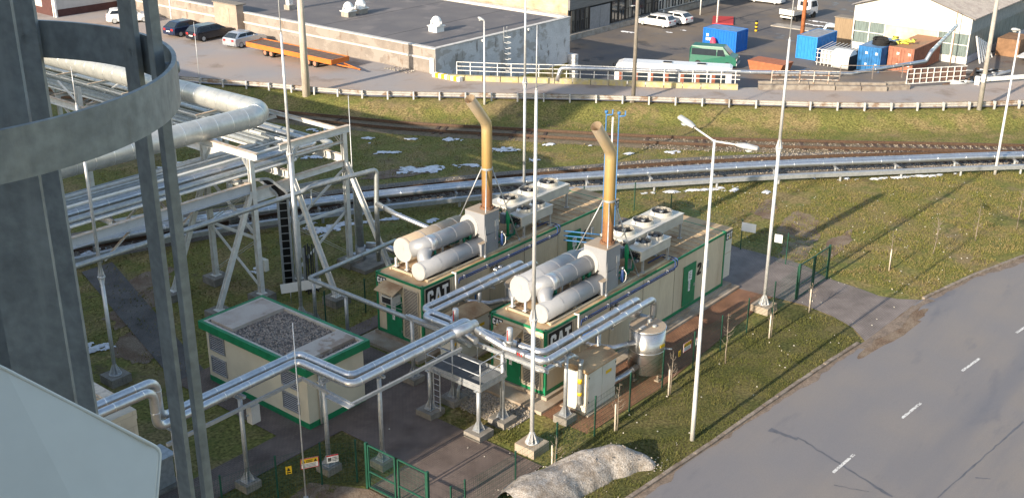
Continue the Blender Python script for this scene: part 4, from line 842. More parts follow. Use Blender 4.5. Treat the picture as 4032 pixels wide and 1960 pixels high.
for dy, who in ((0, 'beside the road fence'), (6.86, 'in the gap between the containers')):
    pipe('clad_pipe', 'upper clad pipe of the tank '+who, [(3.75, -1.9+dy, 1.95), (2.7, -1.5+dy, 1.95), (2.3, -.7+dy, 1.95), (2.3, 0+dy, 1.95)], .12, alu, .25, .9)
    pipe('clad_pipe', 'low clad pipe between tank and cabinet '+who, [(3.75, -2.1+dy, .9), (2.9, -2.0+dy, .75), (2.5, -1.8+dy, .6), (2.2, -1.7+dy, .5)], .13, steel, .2, .8)
    pipe('riser_pipe', 'vertical clad riser at the end of the cabinet '+who, [(.1, -1.75+dy, 2.55), (.02, -1.75+dy, 2.3), (.02, -1.75+dy, .55), (.25, -1.7+dy, .45)], .09, tin_dull, .1, 0)
    m = MB(); m.tube([(.02, -1.75+dy, 1.5), (.02, -1.75+dy, 1.72)], .096, 14); m.tube([(.02, -1.75+dy, .95), (.02, -1.75+dy, 1.1)], .096, 14); ob = m.build('pipe_label', yellow, loc=(.02, -1.75+dy, 1.2)); tag(ob, 'yellow bands round the riser pipe at the cabinet '+who, 'label', 'yellow pipe labels')
    for k, x in enumerate((4.7, 5.05)):
        m = MB(); m.cyl((x, .0+dy, 2.62), (x, -.3+dy, 2.6), .13, n=16); m.cyl((x, -.3+dy, 2.6), (x, -.36+dy, 2.6), .155, n=16); m.cyl((x, -.36+dy, 2.6), (x, -.8+dy, 2.45), .11, n=16); ob = m.build('flexible_coupling', steel, loc=(x, dy, 2.6)); tag(ob, '%s of two stub couplings in the container wall %s' % (('left', 'right')[k], who), 'coupling', 'stub couplings')

def support(x, y, top, label, arm=None, foot=.34, r=.085, zf=.3, group='pipe support posts'):
    t = thing('pipe_support', label, 'post', (x, y, 0), group=group)
    m = MB(); m.b2((x-foot, y-foot, -.05), (x+foot, y+foot, zf)); m.build('footing', conc_dk, t)
    m = MB(); m.b2((x-.2, y-.2, zf), (x+.2, y+.2, zf+.025)); m.build('base_plate', galv, t)
    m = MB(); m.cyl((x, y, zf+.025), (x, y, top), r, n=14); m.build('column', galv, t)
    for k in range(4):
        a = k*pi/2+pi/4; m = MB(); c, s = cos(a), sin(a)
        m.prism([(x+c*r*.9-s*.008, y+s*r*.9+c*.008, zf+.025), (x+c*.26-s*.008, y+s*.26+c*.008, zf+.025), (x+c*r*.9-s*.008, y+s*r*.9+c*.008, zf+.42)], (s*.016, -c*.016, 0)); m.build('gusset', galv, t)
    m = MB(); m.b2((x-.17, y-.17, top), (x+.17, y+.17, top+.03)); m.build('head_plate', galv, t)
    if arm:
        m = MB(); m.beam((x+arm[0], y+arm[1], top+.06), (x+arm[2], y+arm[3], top+.06), .1, .08); m.build('bracket_arm', galv, t)
    return t
support(-9.2, 3.06, 3.78, 'post beside the near corner of the gas house carrying the pipe zigzag', (-.1, 0, .6, 0))
support(-7.69, 1.75, 3.82, 'sunlit post behind the green gate carrying the shiny pipes', (0, -.3, 0, .5))
support(-11.83, 4.5, 3.78, 'post left of the gas house, behind the cage strap', (0, -.3, 0, .6))
support(-14.6, 4.5, 3.78, 'post beside the low cream block building', (0, -.3, 0, .6))
support(-1.1, 13.0, 2.28, 'short post at the bend of the long grey pipe', foot=.3, zf=.12)
support(-1.3, 10.55, 2.22, 'short post of the long grey pipe near container 1', foot=.3, zf=.12)
support(-2.25, 5.4, 3.05, 'post of the shiny pipes beside the slab of container 1', (0, -.9, 0, .2))
support(-.67, -1.55, 3.05, 'post between the cabinet and the corner of container 2', (0, -.3, 0, .55))
support(5.0, -1.5, 2.2, 'post behind the stainless tank carrying the pipe pair', (0, -.4, 0, .5), foot=.3, zf=.1)
support(2.2, -1.1, 3.05, 'slim post behind the cabinet carrying the pipe pair', (0, -.7, 0, .2), foot=.2, zf=.1)
support(2.2, 5.5, 3.05, 'post between the two containers', (0, -.9, 0, .2), foot=.25, zf=.1)
m = MB(); m.beam((-15.2, 4.0, 3.62), (-9.35, 4.05, 3.62), .1, .12); m.beam((-9.35, 4.05, 3.62), (-9.5, 1.3, 3.62), .1, .12); m.beam((-9.5, 1.3, 3.6), (-3.8, 1.2, 3.6), .1, .12); m.b2((-9.75, 1.15, 3.6), (-9.45, 2.4, 3.64))
ob = m.build('cable_tray', galv, loc=(-9, 2, 3.6)); tag(ob, 'slim grey cable tray hung under the zigzag pipes', 'cable tray')
# ---- platform
t = thing('steel_platform', 'galvanised steel platform with grating, railings and ladder', 'platform', (-3.1, 1.6, 0))
FZ = 2.2
for x, y in ((-3.78, 2.97), (-3.78, .36), (-2.41, 2.95), (-2.41, .28)):
    m = MB(); m.b2((x-.42, y-.42, -.05), (x+.42, y+.42, .28)); fo = m.build('footing', conc_dk, t)
    m = MB(); m.cyl((x, y, .3), (x, y, FZ-.12 if x < -3 else 3.15), .085, n=14); m.b2((x-.18, y-.18, .28), (x+.18, y+.18, .305)); m.b2((x-.22, y-.06, FZ-.14), (x+.22, y+.06, FZ-.11))
    for k in range(4):
        a = k*pi/2+pi/4; c_, s_ = cos(a), sin(a); m.prism([(x+c_*.08-s_*.008, y+s_*.08+c_*.008, .3), (x+c_*.25-s_*.008, y+s_*.25+c_*.008, .3), (x+c_*.08-s_*.008, y+s_*.08+c_*.008, .7)], (s_*.016, -c_*.016, 0))
    m.build('column', galv, t)
x0, x1, y0, y1 = -3.85, -2.3, .2, 3.1
m = MB()
for a, b in (((x0, y0), (x1, y0)), ((x1, y0), (x1, y1)), ((x1, y1), (x0, y1)), ((x0, y1), (x0, y0))): m.beam((*a, FZ-.06), (*b, FZ-.06), .06, .16); m.beam((*a, FZ+.09), (*b, FZ+.09), .012, .13)
m.build('edge_beam', galv, t)
gr_m = mat('grating', (.19, .21, .23), .6, metal=.4, var=.15)
for k in range(3):
    m = MB(); ya, yb = y0+.04+k*.95, y0+.04+k*.95+.93; m.b2((x0+.04, ya, FZ-.03), (x1-.04, yb, FZ-.022), 1)
    n = 36
    for i in range(n): m.b2((x0+.05+(x1-x0-.1)*i/n, ya, FZ-.021), (x0+.05+(x1-x0-.1)*(i+.35)/n, yb, FZ))
    m.build('grating_panel', [gr_m, dark], t)
posts = [(x0, y0), (x0, 1.65), (x0, y1), (x1, y0), (x1, y1), (x1, 1.7)]
for x, y in posts:
    m = MB(); m.cyl((x, y, FZ-.1), (x, y, FZ+1.08), .022, n=8); m.build('railing_post', galv, t)
m = MB()
for z in (FZ+1.08, FZ+.56):
    m.tube(fillet([(x0, .28, z-.02), (x0, .24, z), (x0, y1-.04, z), (x1-.1, y1, z)], .08, 4), .021, 8); m.tube(fillet([(x0+.06, y0, z-.02), (x0+.08, y0, z), (x1-.03, y0, z), (x1, y0+.05, z), (x1, .9, z)], .06, 4), .021, 8)
m.build('handrail', galv, t)
m = MB(); m.cyl((x0-.02, y1+.06, FZ+1.1), (x0+.5, 2.2, FZ+.75), .04, n=8); m.build('gate_strut', galv_dk, t)
ld = MB()
for y in (2.25, 2.6): ld.beam((-3.95, y, .5), (-3.95, y, FZ+.05), .05, .025)
lo_ = ld.build('ladder', galv, t)
for k in range(7):
    m = MB(); m.cyl((-3.95, 2.25, .6+k*.26), (-3.95, 2.6, .6+k*.26), .014, n=6); m.build('rung', galv, lo_)
fr = MB()
for y in (2.95, .28): fr.beam((-2.41, y, 3.18), (-2.41, y, 3.22), .2, .2)
fr.ibeam((-2.41, -2.0, 3.12), (-2.41, 5.6, 3.12), .12, .16); fr.ibeam((-1.6, -2.0, 3.05), (-1.6, 3.2, 3.05), .1, .12); fr.build('pipe_carrier', galv, t)
gv = MB(); gv.tube(fillet([(-2.3, 2.7, 2.1), (-2.3, 2.7, .8), (-2.5, 2.6, .7), (-2.5, 2.6, .1)], .1, 4), .07, 12); gv.cyl((-2.2, .5, .2), (-2.2, .5, 2.9), .07, n=12); gv.build('drop_pipes', tin_dull, t)
# gravel bed under the platform
m = MB(); m.b2((-2.6, -.3, -.02), (-1.05, 3.2, .03)); structure(m, 'gravel_bed', mat('gravel_bed', (.30, .25, .19), .95, scale=12, var=.4))
gb = MB(); stones(gb, [(random.uniform(-2.7, -1.0), random.uniform(-.3, 3.3), .04) for _ in range(1500)], .03, .06); gb.build('bed_stones', [stone_tan, stone_grey], kind='stuff')

# ================================================================== PIPE RACK
RK = thing('pipe_rack', 'white steel corner trestle of the pipe rack with braced raking legs', 'pipe rack', (0, 17, 0))
ZT, ZL = 7.5, 6.15
def post(p, q, w=.24, m=paint_w, nm='post'):
    b = MB(); p, q = V(p), V(q); d, r, u = b.frame(p, q)
    b.beam(p+r*(w/2-.01), q+r*(w/2-.01), .022, w); b.beam(p-r*(w/2-.01), q-r*(w/2-.01), .022, w); b.beam(p, q, w-.04, .016); return b.build(nm, m, RK)
def foot(x, y): b = MB(); b.b2((x-.5, y-.5, -.05), (x+.5, y+.5, .38)); b.b2((x-.2, y-.2, .38), (x+.2, y+.2, .41), 1); b.build('footing', [conc_dk, paint_w], RK)
V1, V2, I1, I0 = (-1.15, 20.6), (-1.1, 17.0), (-3.65, 17.05), (-3.7, 20.6)
V3, V4, I2, I3 = (1.3, 17.0), (4.8, 16.95), (1.05, 13.9), (4.75, 13.7)
for v in (V1, V2, V3, V4, I0, I1, I2, I3): foot(*v)
for v in (V1, V2, V3, V4): post((*v, .4), (*v, ZT-.15))
for i, v in ((I1, V2), (I0, V1), (I2, V3), (I3, V4)): post((*i, .4), (v[0]+(i[0]-v[0])*.04, v[1]+(i[1]-v[1])*.04, 5.75), .22, nm='raking_leg')
def beam_part(p, q, w, h, nm='beam', m=None):
    b = MB(); b.ibeam(p, q, w, h, .025, 0, 1); return b.build(nm, [m or paint_w, paint_rusty_top], RK)
beam_part((-1.05, 21.2, ZT), (-1.0, 16.6, ZT), .26, .34); beam_part((.7, 17.0, ZT), (5.2, 16.95, ZT), .26, .34)
beam_part((-1.1, 20.5, 5.95), (-1.1, 17.1, 5.95), .22, .28); beam_part((1.4, 17, 5.75), (4.7, 16.95, 5.75), .22, .3)
beam_part((1.4, 17, 6.9), (4.7, 16.95, 6.9), .1, .12)
beam_part((-40, 17.3, 5.95), (-1.25, 17.0, 5.95), .24, .5, m=mat('grey_steel_paint', (.48, .50, .53), .5, var=.08)); beam_part((-40, 20.9, 5.95), (-1.3, 20.6, 5.95), .24, .5, m=MATS['grey_steel_paint'])
beam_part((-.98, 17.0, 5.5), (1.2, 17.0, 5.5), .3, .6); beam_part((-1.0, 20.6, 5.95), (4.7, 20.6, 5.95), .24, .4)
beam_part((4.8, 17.1, 5.95), (4.8, 48, 5.95), .22, .4); beam_part((1.3, 17.1, 5.95), (1.3, 48, 5.95), .22, .4)
beam_part((4.8, 17.1, 7.45), (4.6, 48, 7.45), .14, .2)
for x in (-5, -8.5, -12, -16, -20): beam_part((x, 17.2, 6.25), (x, 20.8, 6.25), .16, .2, 'cross_beam')
for y in (21.8, 25, 28.5, 32, 35.5, 39): beam_part((1.4, y, 6.22), (4.7, y, 6.22), .16, .2, 'cross_beam'); beam_part((1.8, y+.2, 7.35), (4.6, y+.2, 7.35), .14, .16, 'cross_beam')
def brace(p, q, w=.1):
    b = MB(); p, q = V(p), V(q); d, r, u = b.frame(p, q); b.beam(p+u*.05+r*.02, q+u*.05+r*.02, w, .012); b.beam(p-u*.05, q-u*.05, w, .012); b.build('brace', paint_w, RK)
brace((*V1, 3.2), (*V2, .7)); brace((*V1, .7), (*V2, 3.2)); brace((*V1, 3.4), (*V2, 5.8)); brace((*V2, 3.4), (*V1, 5.8)); brace((*V1, 3.3), (*V2, 3.3), .14)
brace((*V3, .9), (*V4, 3.2)); brace((*V4, .7), (*V3, 3.2)); brace((*V3, 3.4), (*V4, 5.5)); brace((*V4, 3.4), (*V3, 5.5)); brace((*V3, 3.3), (*V4, 3.3), .14)
for v, s in ((V2, .55), (V1, -.55)): brace((v[0], v[1]+s, ZT-.2), (*v, ZT-.9))
for v, s in ((V3, .55), (V4, -.55)): brace((v[0]+s, v[1], ZT-.2), (*v, ZT-.9))
for x, y in ((-20, 17.3), (-20, 20.8)): foot(x, y); post((x, y, .4), (x, y, 5.7))
for y in (27, 36, 45):
    for x in (1.3, 4.8): foot(x, y); post((x, y, .4), (x, y, 7.3)); brace((x, y, 4.6), (x, y+2, 5.8)); brace((x, y+2.2, 7.3), (x, y, 6.2))
    brace((1.3, y, 5.9), (4.8, y, 7.3))
bx = MB(); bx.b2((-.95, 16.75, 1.55), (-.72, 17.25, 2.15)); bx.build('junction_box', cabinet_w, RK)
bx = MB(); bx.b2((1.05, 16.7, 1.6), (1.35, 16.9, 3.6)); bx.build('cable_duct', paint_w, RK)
pl = MB(); pl.b2((.9, 16.2, 5.2), (1.9, 16.35, 5.3)); pl.cyl((1.85, 16.27, 4.3), (1.85, 16.27, 5.2), .03, n=6); pl.build('bracket', paint_w, RK)
# big duct and rack pipes
pipe('insulated_duct', 'very thick grey insulated duct bending in a right angle on top of the pipe rack', [(-40, 20.55, 8.12), (3.0, 20.55, 8.12), (2.3, 60, 8.12)], .56, big_pipe_m, 1.3, .95, 'rack pipes')
names = ['outermost', 'second', 'third', 'innermost']
for k, (y, r, xe) in enumerate(((20.0, .17, 2.45), (19.55, .15, 2.95), (19.0, .19, 3.4), (18.1, .16, 4.95))):
    z = 6.36+r
    pipe('rack_pipe', '%s of the four dull pipes lying on the rack below the thick duct' % names[k], [(-40, y+.25, z), (xe, y, z), (xe-.5, 60, z)] if k < 3 else [(-40, y+.25, z), (xe, y-.2, z), (xe, 24, z), (xe-.1, 60, z)], r, tin_dull, .4, 1.15, 'rack pipes')
pipe('rack_pipe', 'bright pipe along the far edge of the rack turning in under the top beam', [(4.2, 60, 6.53), (4.5, 18.75, 6.53), (-40, 18.9, 6.53)], .17, alu, .4, 1.5, 'rack pipes')
pipe('rack_pipe', 'thick vertical grey pipe behind the right trestle leg', [(-6, 21.5, 4.4), (5.6, 18.0, 4.4), (5.5, 16.9, 4.3), (5.45, 16.8, .9)], .2, tin_dull, .35, 1.6, 'rack pipes')
for k, (y, z, r) in enumerate(((17.55, 6.42, .06), (17.75, 6.42, .05), (18.5, 6.95, .07), (19.3, 6.95, .06), (20.9, 6.5, .09), (21.2, 6.5, .06))):
    pipe('rack_pipe', ['first', 'second', 'third', 'fourth', 'fifth', 'sixth'][k]+' of the six thin pipes threaded between the thick rack pipes', [(-40, y+.2, z), (2.2+.3*k, y, z), (1.9+.28*k, 60, z)], r, [paint_w, tin_dull][k % 2], .2, 0, 'rack pipes')
for k in range(10): beam_part((-5.5-2.6*k, 17.2, 5.72), (-4.3-2.6*k, 20.7, 5.72), .09, .1, 'lattice_bar')
for k in range(9): beam_part((1.4, 22.5+3*k, 5.75), (4.7, 24.2+3*k, 5.75), .09, .1, 'lattice_bar')
for y in (17.35, 20.95): 
    for k in range(8): beam_part((-4-3.4*k, y, 5.7), (-5.6-3.4*k, y, 4.6), .08, .09, 'knee_brace')
t = thing('valve_station', 'clad valve with yellow label on a concrete block behind the trestle', 'valve', (5.5, 16.2, 0))
m = MB(); m.b2((4.4, 15.4, -.03), (6.6, 17.0, .2)); m.build('base', conc_dk, t)
m = MB(); m.cyl((5.45, 16.8, .2), (5.45, 16.8, .95), .28, n=18); m.build('drum', galv, t)
m = MB(); m.tube(fillet([(5.7, 16.6, .95), (6.2, 15.8, .95), (6.3, 14.6, .8)], .3, 5), .19, 16); m.build('valve_body', alu, t)
m = MB(); m.tube([(6.0, 16.12, .95), (6.08, 15.99, .95)], .198, 16); m.build('label', yellow, t)
# cable trays coming down
for k, (x, y) in enumerate(((.4, 16.7), (1.2, 15.9))):
    t = thing('cable_ladder', ['tall cable ladder full of black cables curving down from the rack', 'bundle of black cables spreading out beside the second cable ladder'][k], 'cable ladder', (x, y, 0), group='cable ladders')
    top = [(-1.5, 17.6, 6.2), (-.35, 17.1, 6.15), (x, y, 5.3), (x, y, .1)] if k == 0 else [(x, y, 2.4), (x, y, .1)]
    d = V((.2, -.14, 0)) if k == 0 else V((.25, -.18, 0))
    for s in (-1, 1):
        m = MB(); pth = fillet([V(p)+d*s for p in top], .5, 5)
        for a, b in zip(pth, pth[1:]): m.beam(a, b, .05, .12)
        m.build('side_rail', galv, t)
    for q in range(12):
        if k == 0: m = MB(); m.beam(V((x, y, .4+q*.4))-d, V((x, y, .4+q*.4))+d, .03); m.build('rung', galv, t)
    for q in range(9):
        m = MB(); o = d*(-.85+.21*q)+V((.05, .06, 0)); pth = [V(p)+o for p in top]
        if k: pth[0] = pth[0]+V((random.uniform(-.1, .1), random.uniform(-.1, .1), random.uniform(-.5, .3))); pth.append(pth[-1]+V((random.uniform(-.3, .3), random.uniform(-.3, .3), -.1)))
        m.tube(fillet(pth, .4, 5), .035, 7); m.build('cable', black, t)
t = thing('mesh_sign', 'white gridded plate leaning low beside the cable ladder', 'sign', (-.2, 15.6, .5))
m = MB(); m.beam((-.7, 16.0, .75), (.9, 14.8, .9), .02, .5); m.build('plate', white, t)
m = MB(); m.cyl((-.3, 15.75, 0), (-.3, 15.75, .6), .02, n=6); m.cyl((.6, 15.05, 0), (.6, 15.05, .7), .02, n=6); m.build('stake', galv, t)

# ---- long ground-level pipe pair with box beam along the railway
GP = [(-20, 32.3), (-9, 29.9), (.5, 27.3), (5.63, 25.43), (13.22, 21.28), (19.6, 17.0), (25.6, 12.3), (32, 7.2), (38, 1.6), (45.26, -5.0), (54, -14.6), (64, -27)]
GP1 = smooth(GP, 2)
for k, off in enumerate((.0, .42)):
    pts = [(*p, .86) for p in offs(GP1, off)]
    ob = pipe('ground_pipe', ['nearer', 'farther'][k]+' of the twin shiny pipes running along the railway', pts, .19, alu, .01, 2.0, 'twin railway pipes')
bm = [(-20, 31.0), (-9, 28.7), (.3, 26.5), (5.29, 24.4), (12.9, 20.2), (19.0, 16.1), (24.8, 11.5), (31.2, 6.3), (37.2, .8), (44.3, -5.6), (53, -15.2), (63, -27.6)]
t = thing('box_beam', 'low grey steel beam on short posts in front of the railway pipes', 'beam', (22, 14.4, 0))
m = MB(); B1 = smooth(bm, 2)
for a, b in zip(B1, B1[1:]): m.beam((*a, .48), (*b, .48), .3, .26)
m.build('beam', galv, t)
for x, y, a in along(B1, 4.2):
    if -8 < x < 52:
        m = MB(); m.beam((x, y, -.05), (x, y, .36), .12); q = V((x, y))+V((-sin(a), cos(a)))*.9; m.build('post', galv, t)
        m = MB(); m.beam((q.x, q.y, -.05), (q.x, q.y, .62), .12); m.beam((q.x-.35*-sin(a), q.y-.35*cos(a), .64), (q.x+.5*-sin(a), q.y+.5*cos(a), .64), .12, .06); m.build('pipe_saddle', galv, t)
# vent pipes (blue) between containers
t = thing('vent_pipes', 'pair of thin tall blue vent pipes rising between the containers', 'vent pipe', (11.0, 5.0, 0))
for x, y, h in ((11.0, 5.0, 9.2), (11.35, 4.5, 9.15)):
    m = MB(); m.cyl((x, y, .0), (x, y, h), .026, n=10); v = m.build('vent_pipe', lightblue, t)
    m = MB(); m.cyl((x, y, h), (x, y, h+.12), .08, n=10); m.tube(fillet([(x, y, h-.1), (x+.25, y-.2, h-.1), (x+.25, y-.2, h+.15)], .05, 3), .035, 8); m.build('vent_cap', lightblue, v)
m = MB(); m.cyl((11.2, 4.75, 0), (11.2, 4.75, 9.0), .04, n=10); m.build('conduit', white, t)
m = MB()
for z in (2.4, 2.65, 2.9): m.tube(fillet([(11.0, 5.0, z), (10.2, 6.8, z)], .05, 2), .03, 8)
m.build('wall_link', lightblue, t)
# ================================================================== MASTS, LAMPS, POLES
galv_cage = extra_mix(mat('cage_steel', (.33, .352, .37), .5, metal=.25, scale=14, col2=(.275, .293, .31), fine=.16, fscale=60, bump=.05, bscale=70), (.44, .455, .465), 7, .55, .72, .6, stretch=(3, 3, .35), seed=2)
extra_mix(galv_cage, (.22, .205, .19), 9, .62, .74, .6, stretch=(2, 2, .5), seed=8)
mast_m = mat('mast_galvanised', (.62, .63, .64), .45, metal=.4, scale=5, var=.12, fine=.05)
def mast(x, y, h, label, rod=3.0, joint=4.6, r=.085, zf=.36, foot=.47):
    t = thing('lightning_mast', label, 'mast', (x, y, 0), group='lightning masts')
    m = MB(); m.b2((x-foot, y-foot, -.05), (x+foot, y+foot, zf)); m.build('footing', conc_tan if y < 0 else conc_dk, t)
    m = MB(); m.cyl((x, y, zf), (x, y, zf+.03), .27, n=16)
    for k in range(8):
        a = k*pi/4; c, s = cos(a), sin(a); m.prism([(x+c*r*.9-s*.01, y+s*r*.9+c*.01, zf+.03), (x+c*.27-s*.01, y+s*.27+c*.01, zf+.03), (x+c*r*.9-s*.01, y+s*r*.9+c*.01, zf+.5)], (s*.02, -c*.02, 0))
    m.build('base_flange', mast_m, t)
    m = MB(); m.tube([(x, y, zf+.03), (x, y, joint)], [r, r*.95], 16); m.build('lower_tube', mast_m, t)
    m = MB(); m.cyl((x, y, joint-.03), (x, y, joint+.03), r*1.9, n=16)
    for k in range(6):
        a = k*pi/3; c, s = cos(a), sin(a)
        for sg in (-1, 1): m.prism([(x+c*r*.8-s*.01, y+s*r*.8+c*.01, joint+sg*.03), (x+c*r*1.8-s*.01, y+s*r*1.8+c*.01, joint+sg*.03), (x+c*r*.8-s*.01, y+s*r*.8+c*.01, joint+sg*.45)], (s*.02, -c*.02, 0))
    m.build('joint_collar', mast_m, t)
    m = MB(); m.tube([(x, y, joint), (x, y, h)], [r*.92, r*.6], 16); m.cyl((x, y, h), (x, y, h+.08), r*.35, n=10); m.build('upper_tube', mast_m, t)
    m = MB(); m.tube([(x, y, h+.05), (x, y, h+rod)], [.03, .012], 8); m.build('lightning_rod', mast_m, t)
mast(-1.47, 13.58, 13.8, 'tall lightning mast in front of the cable ladders', 4, 8.4)
mast(-3.23, -1.88, 14.2, 'tall lightning mast on a tan block in front of container 2', 2.2, 5.6)
mast(13.93, -2.73, 13.36, 'tall lightning mast beside the far driveway gate', 5, 8.3)
p = at(2063, 770, .0); mast(p.x, p.y, 13.0, 'tall lightning mast rising behind the coolers of container 1', 4, 7.2)
p = at(459, 1500, 0); mast(p.x, p.y, 12.2, 'lightning mast seen through the ladder cage', 1.5, 4.9)
for nm, lab, x, y, h in (('ground_rod', 'very thin grey rod rising in front of the gas house', -10.94, 2.37, 7.0), ('ground_rod', 'thin white rod on the bank beside the guardrail', 21.0, 52.2, 6.2), ('ground_rod', 'thin rod standing at the corner post of the pipe rack', 4.95, 16.6, 9.3)):
    t = thing(nm, lab, 'rod', (x, y, 0 if h > 6.5 else .8)); m = MB(); m.tube([(x, y, 0), (x, y, h)], [.028, .016], 8); m.build('rod', mast_m, t)
    m = MB(); m.cyl((x, y, h*.55), (x, y, h*.55+.05), .05, n=8); m.cyl((x, y, 0), (x, y, .06), .09, n=8); m.build('clip', galv, t)
# street lamps
lamp_m = mat('lamp_pole', (.66, .66, .65), .45, metal=.3, scale=4, var=.1, fine=.05)
def head(parent, p, d, L=.78, w=.3):
    m = MB(); p = V(p); d = V(d).normalized(); s = d.cross(V((0, 0, 1))).normalized(); u = s.cross(d)
    prof = [(0, .09, .06), (.15, .13, .09), (.3, w/2, .12), (L, w/2*.85, .1), (L+.04, w/2*.6, .05)]
    vs = []; n = 10
    for x, hw, hh in prof:
        for k in range(n):
            a = 2*pi*k/n; vs.append(p+d*x+s*(cos(a)*hw)+u*(sin(a)*hh*(1 if sin(a) > 0 else .7)))
    m.add(vs, [(i*n+k, i*n+(k+1) % n, (i+1)*n+(k+1) % n, (i+1)*n+k) for i in range(len(prof)-1) for k in range(n)], 0, True); m.f.append(tuple(len(m.v)-n+k for k in range(n))); m.mi.append(0); m.sm.append(False)
    h = m.build('lamp_head', grey_metal, parent)
    g_ = MB(); g_.dome(p+d*(L*.62)-u*.075, .15, -.11, 12, 4); g_.build('lens', mat('lamp_lens', (.6, .62, .62), .15, spec=.6), h)
t = thing('street_lamp', 'tall grey street lamp with two heads on spread arms by the kerb', 'street lamp', (1.37, -6.27, 0), group='street lamps')
m = MB(); m.tube([(1.37, -6.27, -.1), (1.37, -6.27, 1.4), (1.37, -6.27, 12.25)], [.09, .085, .045], 16); m.build('pole', lamp_m, t)
m = MB(); m.tube([(1.37, -6.27, 12.2), (1.62, -5.25, 12.48)], .035, 10); m.tube([(1.37, -6.27, 12.2), (1.45, -7.15, 12.22)], .035, 10); m.build('arm', lamp_m, t)
head(t, (1.6, -5.3, 12.47), (.25, 1.0, .28)); head(t, (1.44, -7.1, 12.22), (.1, -1, -.02))
for lab, x, y, z, h, d in (('single street lamp at the right edge beside the railway pipes', 42.97, -4.47, 0, 9.6, (-.6, .8, .05)), ('street lamp between the railway and the upper road', 32.3, 31.2, .5, 7.3, (-.2, .6, .25))):
    t = thing('street_lamp', lab, 'street lamp', (x, y, z), group='street lamps')
    m = MB(); m.tube([(x, y, z-.1), (x, y, z+1.2), (x, y, h)], [.1, .09, .05], 14); m.build('pole', lamp_m, t); head(t, (x, y, h), d, .5, .26)
def pole(lab, x, y, z, h, r0, r1, m_, nm='utility_pole'):
    t = thing(nm, lab, 'pole', (x, y, z)); m = MB(); m.tube([(x, y, z-.4), (x, y, z+h)], [r0, r1], 14); m.build('shaft', m_, t); return t
conc_pole = mat('pole_concrete', (.58, .51, .42), .85, scale=3, stretch=(2, 2, .3), col2=(.45, .39, .32))
pole('thick pale concrete pole standing on the bank behind the orange trailer', 24.9, 43.6, .5, 13, .33, .2, conc_pole)
t = pole('slim grey concrete pole at the right beside the guardrail', 55.37, .87, .7, 12, .2, .13, mat('pole_grey', (.36, .34, .31), .85))
m = MB(); m.b2((55.1, .72, 3.1), (55.25, 1.0, 3.7)); m.build('meter_box', white, t)
t = pole('weathered wooden pole on the bank before the bus', 39.9, 22.4, .7, 11.5, .17, .12, wood_grey)
m = MB(); m.tube([(39.62, 22.6, .3), (39.9, 22.4, 1.6)], [.1, .08], 8); m.build('stub', wood_grey, t)
p = at(3158, 136, YZ); pole('rust-orange steel pole standing in the yard', p.x, p.y, YZ, 9, .26, .2, mat('rust_pole', (.42, .15, .06), .7, var=.2))
p = at(2360+1930/4.173, 395/4.173, YZ); pole('thin pale pole behind the blue container', p.x, p.y, YZ, 7, .12, .08, white_worn)
p = at(3740, 258, YZ); t = pole('thin rusty pole standing in front of the white shed', p.x, p.y, YZ, 5.8, .07, .05, mat('rusty_post', (.28, .19, .13), .8))

# ================================================================== FENCES AND GATES
def fence(lab, pts, h=1.78, step=None):
    t = thing('mesh_fence', lab, 'fence', (*pts[0], 0), group='green mesh fences'); last = None
    pm = MB(); pm.b2((-.03, -.02, -.05), (.03, .02, h)); pm.b2((-.035, -.026, h), (.035, .026, h+.03)); me = pm.mesh('post', fence_g)
    for x, y in pts: piece(me, 'post', t, (x, y, 0))
    for a, b in zip(pts, pts[1:]):
        w = MB(); A, B = V((*a, 0)), V((*b, 0)); L = (B-A).length; n = int(L/.1); d = (B-A)/L
        for i in range(1, n): p = A+d*(L*i/n); w.beam(p+V((0, 0, .06)), p+V((0, 0, h-.08)), .0045, .0045)
        for k in range(9): z = .06+(h-.14)*k/8; w.beam(A+V((0, 0, z)), B+V((0, 0, z)), .0055, .0055)
        w.build('wire_panel', fence_g, t)
    return t
front = [(-9.0, -2.95), (-8.4, -3.05), (-5.9, -3.25), (-3.38, -3.2), (-.85, -3.15), (1.61, -3.14), (4.16, -3.1), (6.5, -3.2), (8.72, -3.3), (11.15, -3.32), (13.7, -3.35), (16.1, -3.35)]
fence('green mesh fence along the lawn strip beside the main road', front)
fence('green mesh fence behind the far end of the two containers', [(19.7, -3.4), (19.9, -.9), (20.2, 2.0), (20.8, 4.5), (21.2, 7.2), (21.6, 10.0), (19, 11.9), (16, 12.2), (13, 12.3), (10, 12.4)])
fence('green mesh fence with the warning signs left of the near gate', [(-9.05, 1.7), (-10.0, 2.55), (-11.6, 3.1), (-13.6, 3.6), (-16, 4.0)])
fence('green mesh fence post row in the shade between the pipe rack and the gas house', [(-3.4, 13.6), (-1.0, 12.4), (1.2, 12.0), (3.5, 12.2)])
def gate(lab, posts, h=1.85):
    t = thing('mesh_gate', lab, 'gate', (*posts[0], 0), group='green gates')
    for i in (0, -1):
        m = MB(); x, y = posts[i]; m.b2((x-.05, y-.05, -.05), (x+.05, y+.05, h+.08)); m.build('gate_post', fence_g, t)
    for a, b in zip(posts, posts[1:]):
        A, B = V((*a, 0)), V((*b, 0)); d = (B-A).normalized(); A, B = A+d*.1, B-d*.06; m = MB(); u = lambda z: V((0, 0, z))
        for z in (.1, .75, h): m.beam(A+u(z), B+u(z), .05, .05)
        m.beam(A+u(.1), A+u(h), .06); m.beam(B+u(.1), B+u(h), .06); lf = m.build('leaf_frame', fence_g, t)
        w = MB(); L = (B-A).length; n = int(L/.07)
        for i in range(1, n): p = A+(B-A)*(i/n); w.beam(p+u(.12), p+u(h-.02), .005)
        for k in range(1, 12): w.beam(A+u(h*k/12), B+u(h*k/12), .005)
        w.build('wire_infill', fence_g, lf)
    return t
